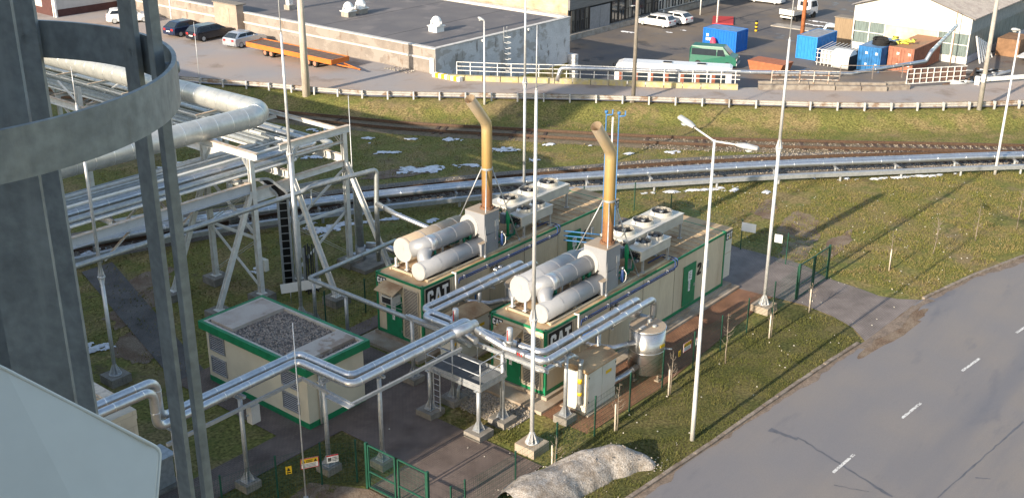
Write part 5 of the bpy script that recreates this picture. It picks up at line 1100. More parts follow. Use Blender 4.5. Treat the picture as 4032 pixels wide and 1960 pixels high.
gate('green double gate of the near paved forecourt', [(-9.05, 1.13), (-9.02, -.35), (-9.0, -1.85)])
gate('green double gate across the far driveway', [(16.15, -3.4), (17.8, -3.43), (19.5, -3.45)])
def sign(lab, c, u, w, h, kind):
    t = thing('warning_sign', lab, 'sign', c, group='fence warning signs'); c = V(c); u = V(u).normalized(); n = u.cross(V((0, 0, 1))).normalized(); up = V((0, 0, 1)); o = c-u*(w/2)-up*(h/2)
    m = MB(); R4 = [(0, 0), (1, 0), (1, 1), (0, 1)]
    plane_poly(m, R4, o, u, up, n, w, h, .008); m.build('board', {'y': yellow, 'b': white, 'p': white, 'w': white}[kind], t)
    m = MB()
    def r(x0, y0, x1, y1, mi): plane_poly(m, [(x0, y0), (x1, y0), (x1, y1), (x0, y1)], o+n*.008, u, up, n, w, h, .003, mi)
    if kind == 'b':
        r(0, 0, 1, .06, 0); r(0, .94, 1, 1, 0); r(0, .06, .04, .94, 0); r(.96, .06, 1, .94, 0); r(.05, .52, .95, .93, 1)
        plane_poly(m, [(.72, .58), (.92, .58), (.82, .86)], o+n*.012, u, up, n, w, h, .002, 2); plane_poly(m, [(.08, .58), (.26, .58), (.17, .86)], o+n*.012, u, up, n, w, h, .002, 2)
        for k in range(2): plane_poly(m, [(.3, .6+.13*k), (.66, .6+.13*k), (.66, .67+.13*k), (.3, .67+.13*k)], o+n*.012, u, up, n, w, h, .002, 2)
        for k in range(3): plane_poly(m, [(.18, .12+.13*k), (.85, .12+.13*k), (.85, .17+.13*k), (.18, .17+.13*k)], o+n*.009, u, up, n, w, h, .002, 2)
    elif kind == 'p':
        r(0, .84, 1, 1, 0); r(.12, .2, .38, .66, 2); r(.17, .28, .33, .58, 3)
        for k in range(3): r(.46, .2+.19*k, .92, .27+.19*k, 2)
    elif kind == 'y': plane_poly(m, [(.2, .4), (.8, .4), (.5, .85)], o+n*.009, u, up, n, w, h, .003, 2); r(.15, .12, .85, .26, 2)
    if m.f: m.build('print', [red, yellow, black, white], t)
du = (.87, -.48, 0)
sign('small yellow warning plate, leftmost on the near fence', (-11.15, 2.96, 1.05), du, .22, .32, 'y'); sign('large red-framed yellow and white warning sign on the near fence', (-10.42, 2.66, 1.12), du, .66, .42, 'b'); sign('white prohibition sign with red band on the near fence', (-9.68, 2.26, 1.1), du, .44, .32, 'p')
sign('red-framed warning sign on the road fence near the tank', (5.9, -3.2, 1.35), (1, -.03, 0), .62, .42, 'b'); sign('white prohibition sign on the road fence beyond the tank', (6.75, -3.25, 1.32), (1, -.03, 0), .42, .34, 'p'); sign('small yellow plate on the road fence behind the sapling', (5.35, -3.16, 1.2), (1, -.03, 0), .16, .28, 'y')
sign('blank white board on the far fence, left of the pair', (20.0, 1.5, 1.5), (.2, -1, 0), .8, .5, 'w'); sign('small blank white board on the far fence, right of the pair', (19.8, -.4, 1.4), (.2, -1, 0), .42, .45, 'w')

# ================================================================== SAPLINGS
def sapling(lab, x, y, h, stake=True, seed=0, spread=.5):
    t = thing('sapling', lab, 'tree', (x, y, 0), group='young trees on the verge'); rnd = random.Random(seed); br = MB()
    lean = V((rnd.uniform(-.12, .12), rnd.uniform(-.12, .12), 0)); tr = [V((x, y, -.05))+lean*k/4+V((rnd.uniform(-.02, .02), rnd.uniform(-.02, .02), h*k/4)) for k in range(5)]
    m = MB(); m.tube(tr, [.028, .024, .019, .013, .005], 7); m.build('trunk', bark, t)
    for k in range(16):
        f = rnd.uniform(.35, .97); i = min(3, int(f*4)); b = tr[i].lerp(tr[i+1], f*4-i); a = rnd.uniform(0, 6.28); L = spread*(1.15-f)*rnd.uniform(.7, 1.5)
        e = b+V((cos(a)*L, sin(a)*L, L*rnd.uniform(.7, 1.5))); mid = b.lerp(e, .5)+V((cos(a)*.05, sin(a)*.05, -.02)); br.tube([b, mid, e], [.009, .007, .002], 5)
        for j in range(3):
            a2 = a+rnd.uniform(-1, 1); q = mid.lerp(e, rnd.uniform(0, .8)); br.tube([q, q+V((cos(a2)*L*.4, sin(a2)*L*.4, L*.4))], [.005, .0015], 4)
    br.build('branches', bark, t)
    if stake:
        m = MB(); m.tube([(x-.1, y+.04, -.1), (x-.11, y+.05, 1.25)], .035, 8); m.build('stake', conc_pole, t)
for k, (px, py, h, st, lab) in enumerate(((2183, 1862, 1.7, True, 'sapling tied to a stake behind the snow heap'), (2430, 1695, 2.3, True, 'sapling tied to a stake in front of the white cabinet'), (2640, 1555, 2.2, True, 'bare sapling beside the warning signs of the road fence'), (2855, 1430, 2.5, False, 'bare sapling between the street lamp and the lightning mast'), (3035, 1330, 1.9, True, 'staked sapling beside the block of the far mast'), (3192, 1228, 1.6, True, 'sapling at the edge of the driveway by the gate'), (3506, 1065, 2.3, True, 'sapling nearest the road beyond the driveway'), (3675, 998, 2.0, False, 'small sapling in the sunny lawn'), (3838, 948, 2.3, False, 'forked sapling near the right edge of the sunny lawn'), (4003, 903, 2.6, False, 'rightmost sapling at the picture edge'), (3690, 940, 1.4, False, 'thin twig sapling behind the others in the lawn'))):
    p = at(px, py); sapling(lab, p.x, p.y, h, st, 30+k, .34)

# ================================================================== SNOW HEAP
def heap():
    mb = MB(); n, mm = 60, 34; spine = [(-6.9, -3.9), (-5.4, -4.15), (-4.3, -4.25), (-3.2, -4.45), (-2.2, -4.85), (-1.45, -5.5), (-1.15, -6.2)]; rad = [.95, 1.2, 1.05, 1.0, .85, .5, .12]; hs = [.75, .95, .8, .9, .85, .5, .05]
    S = smooth(spine, 2)
    def samp(a, t): i = min(len(a)-2, int(t*(len(a)-1))); f = t*(len(a)-1)-i; return a[i]*(1-f)+a[i+1]*f
    for i in range(n+1):
        t = i/n; j = t*(len(S)-1); k = min(len(S)-2, int(j)); f = j-k; c = V(S[k]).lerp(V(S[k+1]), f); d = (V(S[k+1])-V(S[k])).normalized(); nr = V((-d.y, d.x)); R_, H_ = samp(rad, t), samp(hs, t)
        for q in range(mm+1):
            u = q/mm*2-1; z = H_*(1-abs(u)**2.2)**.9 if abs(u) < 1 else 0; p = c+nr*(u*R_*(1+.18*noise.noise((t*9, u*2, 1))))
            z += (1-abs(u))*(.16*noise.noise((p.x*1.3, p.y*1.3, 3))+.045*noise.noise((p.x*4, p.y*4, 7))+.02*noise.noise((p.x*14, p.y*14, 2)))*min(1, H_*2); mb.v.append((p.x, p.y, max(-.02, z-.01)))
    for i in range(n):
        for q in range(mm): a = i*(mm+1)+q; mb.f.append((a, a+1, a+mm+2, a+mm+1)); mb.mi.append(0); mb.sm.append(True)
    mb.f = [f[::-1] for f in mb.f]
    ob = mb.build('snow_heap', dirty_snow, loc=(-3.5, -4.5, 0)); tag(ob, 'long curved heap of dirty old snow on the verge', 'snow heap')
    ck = MB(); pts = []
    for _ in range(380):
        v = random.choice(mb.v); pts.append((v[0]-3.5+random.gauss(0, .16), v[1]-4.5+random.gauss(0, .16), max(.0, v[2]-.03)))
    stones(ck, pts, .012, .045); ck.build('snow_crumbs', [dirty_snow, dirty_snow], kind='stuff')
heap()

# ================================================================== LOW BLOCK BUILDING, LOWER LEFT
t = thing('block_building', 'low cream block building with brown-edged flat roof under the pipes', 'building', (-20, 8, 0))
m = MB(); m.b2((-42, 4.95, -.05), (-15.6, 17, 4.45)); m.build('wall', block_wall, t)
m = MB(); m.b2((-41.6, 5.35, 4.45), (-16.0, 16.6, 4.5)); m.build('roof', roof_felt, t)
for a, b in (((-42, 4.93, 4.45), (-15.58, 5.3, 4.78)), ((-15.95, 5.3, 4.45), (-15.58, 17, 4.78))): m = MB(); m.b2(a, b); m.build('parapet', block_wall, t)
m = MB(); m.b2((-15.9, 5.3, 4.781), (-15.5, 17, 4.84)); m.b2((-16.35, 5.32, 4.5), (-15.96, 16.6, 4.62), 1); m.build('coping', [conc_pole, wood_dk], t)
sb = MB(); snow_field(sb, (-18.2, 9.2), 1.6, 3.2, 0, .16, .5, 4.5); sb.build('roof_snow', snow, kind='stuff')
t = thing('electric_cabinet', 'small grey electrical cabinet with sloped lid beside the block building', 'cabinet', (-13.7, 7.1, 0))
m = MB(); m.b2((-14.1, 6.7, .1), (-13.4, 7.5, 1.25)); m.build('housing', galv, t); m = MB(); m.b2((-14.2, 6.6, 1.25), (-13.3, 7.6, 1.32)); m.build('lid', galv, t); m = MB(); m.b2((-14.3, 6.5, -.05), (-13.2, 7.7, .1)); m.build('base', conc_dk, t)
t = thing('equipment_box', 'grey equipment box hung on the post left of the gas house', 'box', (-11.5, 4.3, 3))
m = MB(); m.b2((-11.72, 4.05, 2.75), (-11.35, 4.35, 3.45)); m.build('housing', grey_metal, t); m = MB(); m.beam((-11.83, 4.2, 3.1), (-11.7, 4.2, 3.1), .06); m.build('bracket', galv, t)

# ================================================================== LADDER CAGE IN THE FOREGROUND
t = thing('ladder_cage', 'galvanised ladder safety cage close to the camera with a hoop and upright straps', 'ladder cage', (-32.12, -23.56, 21.5))
HC = V((-32.12, -23.56, 23.34)); HR = .36
def band(c, r, h, th, a0, a1, n=72):
    m = MB(); vs = []
    for k in range(n+1):
        a = a0+(a1-a0)*k/n
        for rr, z in ((r, -h/2), (r, h/2), (r-th, h/2), (r-th, -h/2)): vs.append(c+V((rr*cos(a), rr*sin(a), z)))
    fs = [(4*k+j, 4*(k+1)+j, 4*(k+1)+(j+1) % 4, 4*k+(j+1) % 4) for k in range(n) for j in range(4)]+[(0, 1, 2, 3), (4*n+3, 4*n+2, 4*n+1, 4*n)]
    return m.add(vs, fs, 0, False)
band(HC-V((0, 0, .002)), HR, .058, .006, radians(205), radians(475), 90).build('hoop', galv_cage, t)
band(HC-V((0, 0, 1.35)), HR, .056, .006, radians(205), radians(475), 90).build('hoop', galv_cage, t)
def strap(az, w, top, bot, nm='strap', rr=HR-.012, th=.008, kink=None, turn=0.0, p=None):
    m = MB(); c, s = cos(az), sin(az); p = p or HC+V((c*rr, s*rr, 0)); c, s = cos(az+turn), sin(az+turn); tn = V((-s, c, 0)); nr = V((c, s, 0))
    pts = [(top, kink or 0), (.1, 0), (-bot, 0)]
    for (za, oa), (zb, ob_) in zip(pts, pts[1:]):
        A = p+V((0, 0, za))+nr*oa; B = p+V((0, 0, zb))+nr*ob_
        m.add([A-tn*w/2, A+tn*w/2, B+tn*w/2, B-tn*w/2, A-tn*w/2-nr*th, A+tn*w/2-nr*th, B+tn*w/2-nr*th, B-tn*w/2-nr*th], [(0, 1, 2, 3), (7, 6, 5, 4), (0, 4, 5, 1), (1, 5, 6, 2), (2, 6, 7, 3), (3, 7, 4, 0)])
    return m.build(nm, galv_cage, t)
strap(radians(356), .04, 1.2, 2.6, kink=.02); strap(radians(333), .016, 1.2, 2.6, kink=.012, turn=radians(20), p=HC+V((cos(radians(335))*(HR-.016), sin(radians(335))*(HR-.016), 0)), th=.014); strap(radians(32), .042, 1.2, 2.6)
for az in (356, 335, 32):
    a = radians(az); m = MB(); p = HC+V((cos(a)*(HR-.02), sin(a)*(HR-.02), 0)); q = HC+V((cos(a)*(HR+.006), sin(a)*(HR+.006), 0)); m.cyl(p, q, .008, n=10); m.build('bolt', galv, t)
# ladder stile nearest the camera
t = thing('ladder_stile', 'broad dark steel ladder stile at the left edge close to the camera', 'ladder', (-32.3, -23.9, 21.5))
d = FW+RT*((135-2016)/FPX)-UP*((700-980)/FPX); q0 = CAM+d*1.42
lv = (RT.xy.to_3d()).normalized(); bk = V((-lv.y, lv.x, 0))
m = MB(); A = q0-lv*.03; m.b2((-.037, -.004, -3.2), (.037, .004, 1.2)); R_ = Matrix((lv, bk, V((0, 0, 1)))).transposed()
m.v = [tuple(R_ @ V(v)+A) for v in m.v]; m.build('flange', galv_cage, t)
m = MB(); m.b2((-.041, -.004, -3.2), (-.037, .06, 1.2)); m.b2((-.12, .05, -3.2), (-.042, .058, 1.2)); m.v = [tuple(R_ @ V(v)+A) for v in m.v]; m.build('web', galv_cage, t)
# pale cladding sheet, lower left, with folded and rounded edge
t = thing('cladding_sheet', 'pale blue-grey sheet metal panel with rounded corner, lower left foreground', 'metal guard', CAM+FW*1.2-RT*.5-UP*.35)
def cp(px, py, dep): return CAM+(FW+RT*((px-2016)/FPX)-UP*((py-980)/FPX))*dep
ol = [(-700, 1120, 1.12), (20, 1452, 1.2), (300, 1597, 1.235), (590, 1745, 1.27), (612, 1757, 1.275), (624, 1769, 1.276), (629, 1785, 1.277), (628, 1810, 1.275), (600, 2150, 1.24), (560, 2500, 1.2), (-700, 2500, 1.05)]
P3 = [cp(*o) for o in ol]; nn = (P3[3]-P3[0]).cross(P3[-1]-P3[0]).normalized()
if nn.dot(CAM-P3[3]) < 0: nn = -nn
m = MB(); m.prism([p-nn*.012 for p in P3], nn*.012); m.build('sheet', extra_mix(mat('pale_sheet', (.80, .795, .74), .35, scale=3, col2=(.75, .74, .69), spec=.5, fine=.02), (.70, .68, .61), 1.5, .45, .7, .6), t)
m = MB(); m.tube(P3[:10], .0022, 8); m.build('rolled_edge', MATS['pale_sheet'], t)
# ================================================================== PLANT BUILDINGS BEHIND THE CAMERA
# heights follow the shadows in the photograph (sun behind and left of the viewpoint)
plm = mat('plant_cladding', (.35, .36, .38), .6, var=.1)
def plant(nm, lab, lo, hi):
    t = thing(nm, lab, 'building', ((lo[0]+hi[0])/2, (lo[1]+hi[1])/2, 0)); m = MB(); m.b2(lo, hi); m.build('wall', plm, t)
    m = MB(); m.b2((lo[0]-.2, lo[1]-.2, hi[2]), (hi[0]+.2, hi[1]+.2, hi[2]+.12)); m.build('roof', roof_felt, t)
    m = MB()
    for k in range(6): y = lo[1]+(hi[1]-lo[1])*(k+.5)/6; m.b2((hi[0]+.002, y-.6, 6), (hi[0]+.02, y+.6, 8))
    m.build('windows', glass, t)
plant('boiler_house', 'grey clad boiler house behind the viewpoint, lower block', (-62, 3.2, 0), (-45, 14, 19.6))
plant('boiler_house', 'grey clad boiler house behind the viewpoint, middle block', (-62, 14.5, 0), (-45, 25, 21.6))
plant('boiler_house', 'grey clad boiler house behind the viewpoint, tall far block', (-62, 25.5, 0), (-45, 72, 24.3))
plant('stair_tower', 'tower behind the viewpoint that carries the caged ladder', (-46, -36, 0), (-35.2, -19.5, 38))
t = thing('chimney', 'tall round concrete chimney behind the viewpoint', 'chimney', (-56, 30.5, 0)); m = MB(); m.tube([(-56, 30.5, 0), (-56, 30.5, 37.5)], [3.2, 2.3], 32); m.build('shaft', conc, t); m = MB(); m.ring((-56, 30.5, 37.5), 2.4, .5, 32, .2); m.build('rim', conc_dk, t)
# ================================================================== GUARDRAIL, PARAPET, RAILINGS
gal_rust = extra_mix(mat('worn_guardrail', (.44, .42, .395), .6, metal=.2, scale=3, var=.15), (.22, .14, .09), 1.1, .52, .62, .85, seed=2)
t = thing('guardrail', 'long worn white guardrail on short posts along the near edge of the upper road', 'guardrail', (37, 25, RZ))
GL = smooth([p for p in GUARD if -2 < p[0] < 75], 1)
ps = along(GL, 2.05); pm = MB(); pm.b2((-.06, -.06, -.35), (.06, .06, .62)); pm.b2((-.05, .06, .38), (.05, .2, .6)); pme = pm.mesh('post', mat('post_galv', (.55, .55, .54), .6, metal=.2, var=.15))
for x, y, a in ps: piece(pme, 'post', t, (x, y, RZ-.1), a)
for (x0, y0, a0), (x1, y1, a1) in zip(ps[::2], ps[2::2]):
    m = MB(); A, B = V((x0, y0, 0)), V((x1, y1, 0)); d = (B-A).normalized(); n = V((-d.y, d.x, 0))
    prof = [(.0, .18), (.07, .25), (.07, .30), (.0, .35), (0, .37), (.07, .42), (.07, .47), (0, .54)]
    vs = [p+n*(.22+o)+V((0, 0, RZ-.06+z)) for p in (A, B) for o, z in prof]; k = len(prof)
    m.add(vs, [(i, i+1, k+i+1, k+i) for i in range(k-1)]); m.add([v-n*.006 for v in vs], [(k+i, k+i+1, i+1, i) for i in range(k-1)]); m.build('rail_beam', gal_rust, t)
# retaining wall with yellow kerb blocks and white railing
t = thing('retaining_wall', 'concrete retaining wall between the upper road and the lower yard', 'wall', (48, 18, YZ))
m = MB(); po = PARA[1:15]
for (ax, ay), (bx, by) in zip(po, po[1:]): m.beam((ax+.12, ay+.08, (RZ+YZ)/2-.05), (bx+.12, by+.08, (RZ+YZ)/2-.05), .3, RZ-YZ+.1)
m.build('wall', conc, t)
ykm = extra_mix(mat('worn_yellow', (.44, .37, .16), .8, scale=3, col2=(.40, .36, .26)), (.33, .29, .24), 2.5, .55, .62, .8, seed=4)
yk = thing('kerb_wall', 'row of worn yellow painted concrete blocks along the upper road', 'kerb', (42, 29, RZ)); blk = MB(); blk.b2((-.72, -.2, 0), (.72, .2, .42)); yme = blk.mesh('block', ykm); bl2 = MB(); bl2.b2((-1.0, -.22, 0), (1.0, .22, .5)); gme = bl2.mesh('block', mat('block_conc', (.27, .24, .205), .9, scale=2, col2=(.19, .16, .135)))
for x, y, a in along(PARA[1:6], 1.5): piece(yme, 'block', yk, (x-.25, y-.16, RZ), a)
gk = thing('block_parapet', 'row of pale concrete blocks along the bend of the upper road', 'parapet', (53, 12, RZ))
for x, y, a in along(PARA[6:11], 2.08): piece(gme, 'block', gk, (x-.2, y-.12, RZ), a, (1, 1, .75)); piece(gme, 'block', gk, (x+.1, y+.1, RZ+.38), a+random.uniform(-.02, .02), (1, .6, .4))
sb_ = MB(); sb_.b2((-.16, -.2, 0), (.16, .2, .36)); sy, sw = sb_.mesh('block', yellow), sb_.mesh('block', white)
st = thing('striped_kerb', 'short row of yellow and white kerb blocks at the building corner', 'kerb', (36.2, 38.8, RZ))
for k in range(9): piece(sy if k % 2 else sw, 'block', st, (35.75+.02*k, 39.7-.33*k, RZ), 1.5)
def railing(lab, line, h=1.05, step=1.15, m_=white_worn, dz=RZ+.42, rails=(1.0, .66, .33)):
    t = thing('railing', lab, 'railing', (*line[0], dz), group='railings of the upper road'); pm = MB(); pm.b2((-.03, -.03, 0), (.03, .03, h)); me = pm.mesh('post', m_)
    for x, y, a in along(line, step): piece(me, 'post', t, (x, y, dz), a)
    for f in rails:
        m = MB()
        for a, b in zip(line, line[1:]): m.beam((*a, dz+h*f), (*b, dz+h*f), .05, .05)
        m.build('rail', m_, t)
PP = [(x-.05, y-.03) for x, y in PARA]
railing('white three-rail railing above the yellow kerb blocks', PP[1:6])
railing('rusty white railing where the upper road bends', PP[6:8]+[PP[8]], m_=mat('rust_white', (.52, .47, .41), .7, scale=5, col2=(.3, .18, .11), lo=.5, hi=.6))
railing('thin dark railing on the pale concrete blocks', PP[8:11], 1.1, 2.6, mat('rail_dark', (.2, .17, .15), .7), RZ+.9, (1.0, .55))
railing('white grid railing in front of the rust-red sheets', PP[10:13], 1.25, .62, white_worn, RZ+.35, (1.0, .68, .34, .02))
m = MB(); m.beam((57.9, 7.75, RZ+.95), (62.3, 4.45, RZ+.95), .04, 1.0); ob = m.build('sheet_barrier', mat('rust_red_sheet', (.13, .075, .06), .7, scale=2, var=.3), loc=(60, 6, RZ+.4)); tag(ob, 'rust-red sheet barrier behind the white grid railing', 'barrier')
t = thing('guardrail', 'white guardrail beam at the far right beyond the sheet barrier', 'guardrail', (66, 2, RZ))
m = MB(); m.beam((62.9, 3.6, RZ+.4), (75, -4.6, RZ+.4), .1, .35); m.build('beam', white_worn, t); m = MB(); m.b2((62.8, 3.4, RZ-.05), (63.1, 3.8, RZ+.7)); m.build('post', white_worn, t)
pipe('yard_pipe', 'long shiny pipe above the railings rising to the white shed', [(40.5, 30.4, 1.2), (40.9, 30.3, 2.25), (45.6, 23.4, 2.25), (49.5, 18.1, 2.25), (55, 11.2, 2.2), (63.8, 8.4, 2.1), (64.3, 8.2, 2.9), (84, 12.8, 1.6)], .17, alu, .35, 2.2, 'yard pipe')

# ================================================================== FLAT-ROOFED BUILDING AND HALL
BX0, BX1, BY0, BZ = 36.45, 55.6, 40.3, 3.1
t = thing('workshop_building', 'wide low building with grey felt roof, stained tan wall and peeling white gable', 'building', (46, 60, YZ))
m = MB(); m.b2((BX0, BY0+.02, YZ), (BX0+.4, 132, BZ)); m.build('side_wall', wall_tan, t)
m = MB(); m.b2((BX0+.4, BY0, YZ), (BX1, BY0+.4, BZ)); m.b2((BX0, BY0-.004, YZ), (BX0+.4, BY0+.02, BZ)); m.build('gable_wall', wall_blue, t)
m = MB(); m.b2((BX1-.3, BY0-.9, YZ), (BX1+.2, BY0-.004, -.4)); m.build('wall_stub', wall_blue, t)
m = MB(); m.b2((BX0+.42, BY0+.42, BZ-.35), (BX1, 132, BZ-.12)); rf = m.build('roof', roof_felt, t)
m = MB(); m.b2((BX0-.06, BY0-.06, BZ), (BX0+.42, 132, BZ+.09)); m.b2((BX0+.42, BY0-.06, BZ), (BX1, BY0+.42, BZ+.09)); m.b2((BX1-.5, BY0+.42, BZ-.12), (BX1, 132, BZ+.12)); m.build('coping', mat('pale_coping', (.55, .53, .50), .8, var=.2), rf)
for y in (48, 56, 64, 72): m = MB(); m.b2((BX0+.5, y, BZ-.119), (BX1-.5, y+.06, BZ-.105)); m.build('roof_seam', mat('seam', (.09, .088, .09), .8), rf)
m = MB(); m.b2((BX0-.1, BY0+.5, BZ-.95), (BX0-.002, 132, BZ-.8)); m.b2((BX0-.16, BY0+.6, BZ-.84), (BX0-.101, 132, BZ-.79)); m.build('wall_pipe', mat('white_pipe', (.6, .58, .55), .6, var=.2), t)
m = MB(); m.b2((BX0-.14, BY0+.1, YZ), (BX0-.004, BY0+.55, BZ-.75)); m.build('corner_pier', white_worn, t)
for y in (57.5, 78.2): m = MB(); m.b2((BX0-.07, y, 1), (BX0-.004, y+.12, BZ-.1 if y > 70 else 2.3)); m.build('drainpipe', white_worn, t)
m = MB(); m.b2((33.6+2.0, 66.0, RZ-.05), (BX0-.002, 69.6, 3.9)); an = m.build('annex', plaster('annex_render', (.36, .29, .235), (.31, .25, .205), (.2, .15, .12), 5), t)
m = MB(); m.b2((35.57, 67.2, 2.0), (35.598, 68.7, 3.5)); m.build('hatch', mat('annex_hatch', (.46, .32, .25), .85, var=.2), an)
m = MB(); m.b2((35.5, 65.9, 3.901), (BX0+.3, 69.7, 4.0)); m.build('annex_roof', wood_grey, an)
ld = MB()
for dx in (-.22, .22): ld.beam((45.6+dx, BY0-.12, -1), (45.6+dx, BY0-.12, BZ+.6), .04)
lo_ = ld.build('wall_ladder', grey_metal, t)
for k in range(13): m = MB(); m.cyl((45.38, BY0-.12, -.8+k*.35), (45.82, BY0-.12, -.8+k*.35), .02, n=6); m.build('rung', grey_metal, lo_)
for k in range(7): m = MB(); m.tube([(45.4, BY0-.1, -.2+k*.5), (45.35, BY0-.55, -.2+k*.5), (45.6, BY0-.8, -.2+k*.5), (45.85, BY0-.55, -.2+k*.5), (45.8, BY0-.1, -.2+k*.5)], .022, 6); m.build('cage_hoop', white, lo_)
for x in (42.5, 49): m = MB(); m.box((x, BY0-.1, BZ-.15), (.25, .2, .2)); m.build('flood_lamp', white, t)
wi = [('left of the pair of white domed roof ventilators', 42.4, 57.4), ('right of the pair of white domed roof ventilators', 44.3, 57.7), ('single white domed roof ventilator near the gable', 42.6, 45.9)]
for lab, x, y in wi:
    t = thing('roof_ventilator', lab, 'ventilator', (x, y, BZ-.12), group='domed roof ventilators'); z = BZ-.12
    m = MB(); m.b2((x-.5, y-.5, z), (x+.5, y+.5, z+.5)); m.build('base', white if y < 50 else conc, t); m = MB(); m.b2((x-.6, y-.6, z+.5), (x+.6, y+.6, z+.58)); m.build('flange', white, t)
    m = MB(); m.cyl((x, y, z+.58), (x, y, z+.8), .6, .52, n=18); m.dome((x, y, z+.8), .5, .62, 18, 6); m.build('dome', white, t)
    for k in range(4): m = MB(); m.cyl((x+.62*cos(k*pi/2), y+.62*sin(k*pi/2), z+.75), (x+.62*cos(k*pi/2), y+.62*sin(k*pi/2), z+.95), .07, n=8); m.build('lug', white, t)
x, y = 41.1, 64.6; t = thing('roof_stack', 'square white vent stack on the felt roof', 'vent', (x, y, BZ)); m = MB(); m.b2((x-.4, y-.4, BZ-.12), (x+.4, y+.4, BZ+.35)); m.build('base', conc, t); m = MB(); m.b2((x-.25, y-.25, BZ+.35), (x+.25, y+.25, BZ+2.6)); m.b2((x-.3, y-.3, BZ+1.1), (x+.3, y+.3, BZ+1.3), 1); m.build('shaft', [white_worn, red], t)
# rubble by the wall
rb = MB(); stones(rb, [(random.uniform(34.8, 36.2), random.uniform(42.2, 45.2), RZ+.03) for _ in range(70)], .04, .14); rb.build('rubble', [conc, conc_tan], kind='stuff')
# hall
HX, HY = 72.3, 52.8
t = thing('brick_hall', 'long brick hall with dark window bands and grey gates facing the yard', 'building', (95, 60, YZ))
m = MB(); m.b2((HX, HY+.3, YZ), (HX+.4, 100, 8)); m.build('end_wall', brick_wall, t)
m = MB(); m.b2((HX, HY, -.05), (135, HY+.3, 8)); m.b2((HX, HY-.0, YZ), (135, HY+.3, -2.75)); m.build('yard_wall', mat('grey_siding', (.20, .195, .19), .8, scale=2, stretch=(.3, .3, 6), var=.25), t)
m = MB(); m.b2((HX+.01, HY+.12, -2.75), (135, HY+.3, -.05)); m.build('recess', dark, t)
m = MB(); m.b2((HX+.02, HY-.25, YZ-.05), (135, HY-.002, -2.85)); m.build('plinth', conc, t)
for x in (76.3, 78.35): m = MB(); m.b2((x, HY-.06, YZ+.05), (x+2.0, HY-.003, -.25)); m.build('gate_leaf', mat('gate_grey', (.26, .27, .29), .6, metal=.2, var=.12), t)
x = 81.2
wfm = mat('window_frame_shaded', (.06, .055, .05), .7); wfl = mat('window_frame_lit', (.62, .62, .6), .6)  # frame colours stand for the shaded and the lit stretch of wall
for k in range(26):
    x = 72.7+.9*k if k < 4 else 80.9+1.5*(k-4)
    if x > 132: break
    w = .8 if k < 4 else 1.35; lit = x > 90
    f = MB(); zb, zt = (-2.7, -.1)
    for a, b in (((x, zb), (x+.08, zt)), ((x+w-.08, zb), (x+w, zt)), ((x+.08, zb), (x+w-.08, zb+.08)), ((x+.08, zt-.08), (x+w-.08, zt)), ((x+.08, -1.45), (x+w-.08, -1.37)), ((x+w/2-.03, zb+.08), (x+w/2+.03, -1.45))): f.b2((a[0], HY+.02, a[1]), (b[0], HY+.1, b[1]))
    wf = f.build('window', wfl if lit else wfm, t); g_ = MB(); g_.b2((x+.04, HY+.08, zb+.04), (x+w-.04, HY+.095, zt-.04)); g_.build('pane', glass if k % 3 else mat('dusty_pane', (.16, .15, .13), .3), wf)
m = MB(); m.b2((96, HY-3.5, -.2), (101, HY-.02, .0)); m.build('canopy', white_worn, t)
for x in (96.2, 100.8): m = MB(); m.cyl((x, HY-3.3, YZ), (x, HY-3.3, -.2), .08, n=8); m.build('canopy_post', white_worn, t)
ld = MB()
for dx in (-.2, .2): ld.beam((84.6+dx, HY-.15, YZ+1), (84.6+dx, HY-.15, 2.5), .04)
lo_ = ld.build('wall_ladder', grey_metal, t)
for k in range(3): m = MB(); m.b2((84.3, HY-.7, -1.1+k*1.0), (84.9, HY-.2, -1.06+k*1.0)); m.build('hoop', white, lo_)
for x in (86.2, 89.0, 92.0): m = MB(); m.b2((x, HY-.3, YZ+.55), (x+.3, HY-.255, YZ+.85)); m.build('number_plate', white, t)
m = MB(); m.b2((HX-.02, HY+.35, -.6), (HX-.001, 100, -.42)); m.build('band', conc_tan, t)
# white service building upper left
t = thing('service_building', 'white rendered building with brown base and brown gates, upper left', 'building', (32, 95, RZ))
m = MB(); m.b2((29.2, 88.2, 1.75), (44, 112, 7)); m.build('wall', mat('white_render', (.50, .48, .46), .8, var=.08), t)
brn = mat('brown_paint', (.085, .035, .032), .7, var=.15)
m = MB(); m.b2((29.17, 88.17, RZ-.05), (44, 112, 1.75)); m.build('base_band', brn, t)
for y0, y1 in ((88.8, 90.9), (92.6, 95), (97, 100)): m = MB(); m.b2((29.12, y0, RZ), (29.165, y1, 5)); m.build('gate', brn, t)
m = MB(); m.b2((28.95, 87.98, RZ), (29.16, 88.16, 7)); m.b2((28.95, 88.4, RZ), (29.16, 88.55, 7)); m.build('downpipe', white, t)
m = MB(); m.b2((29.1, 91.3, 3.0), (29.165, 92.2, 5.0)); m.build('window', glass, t)
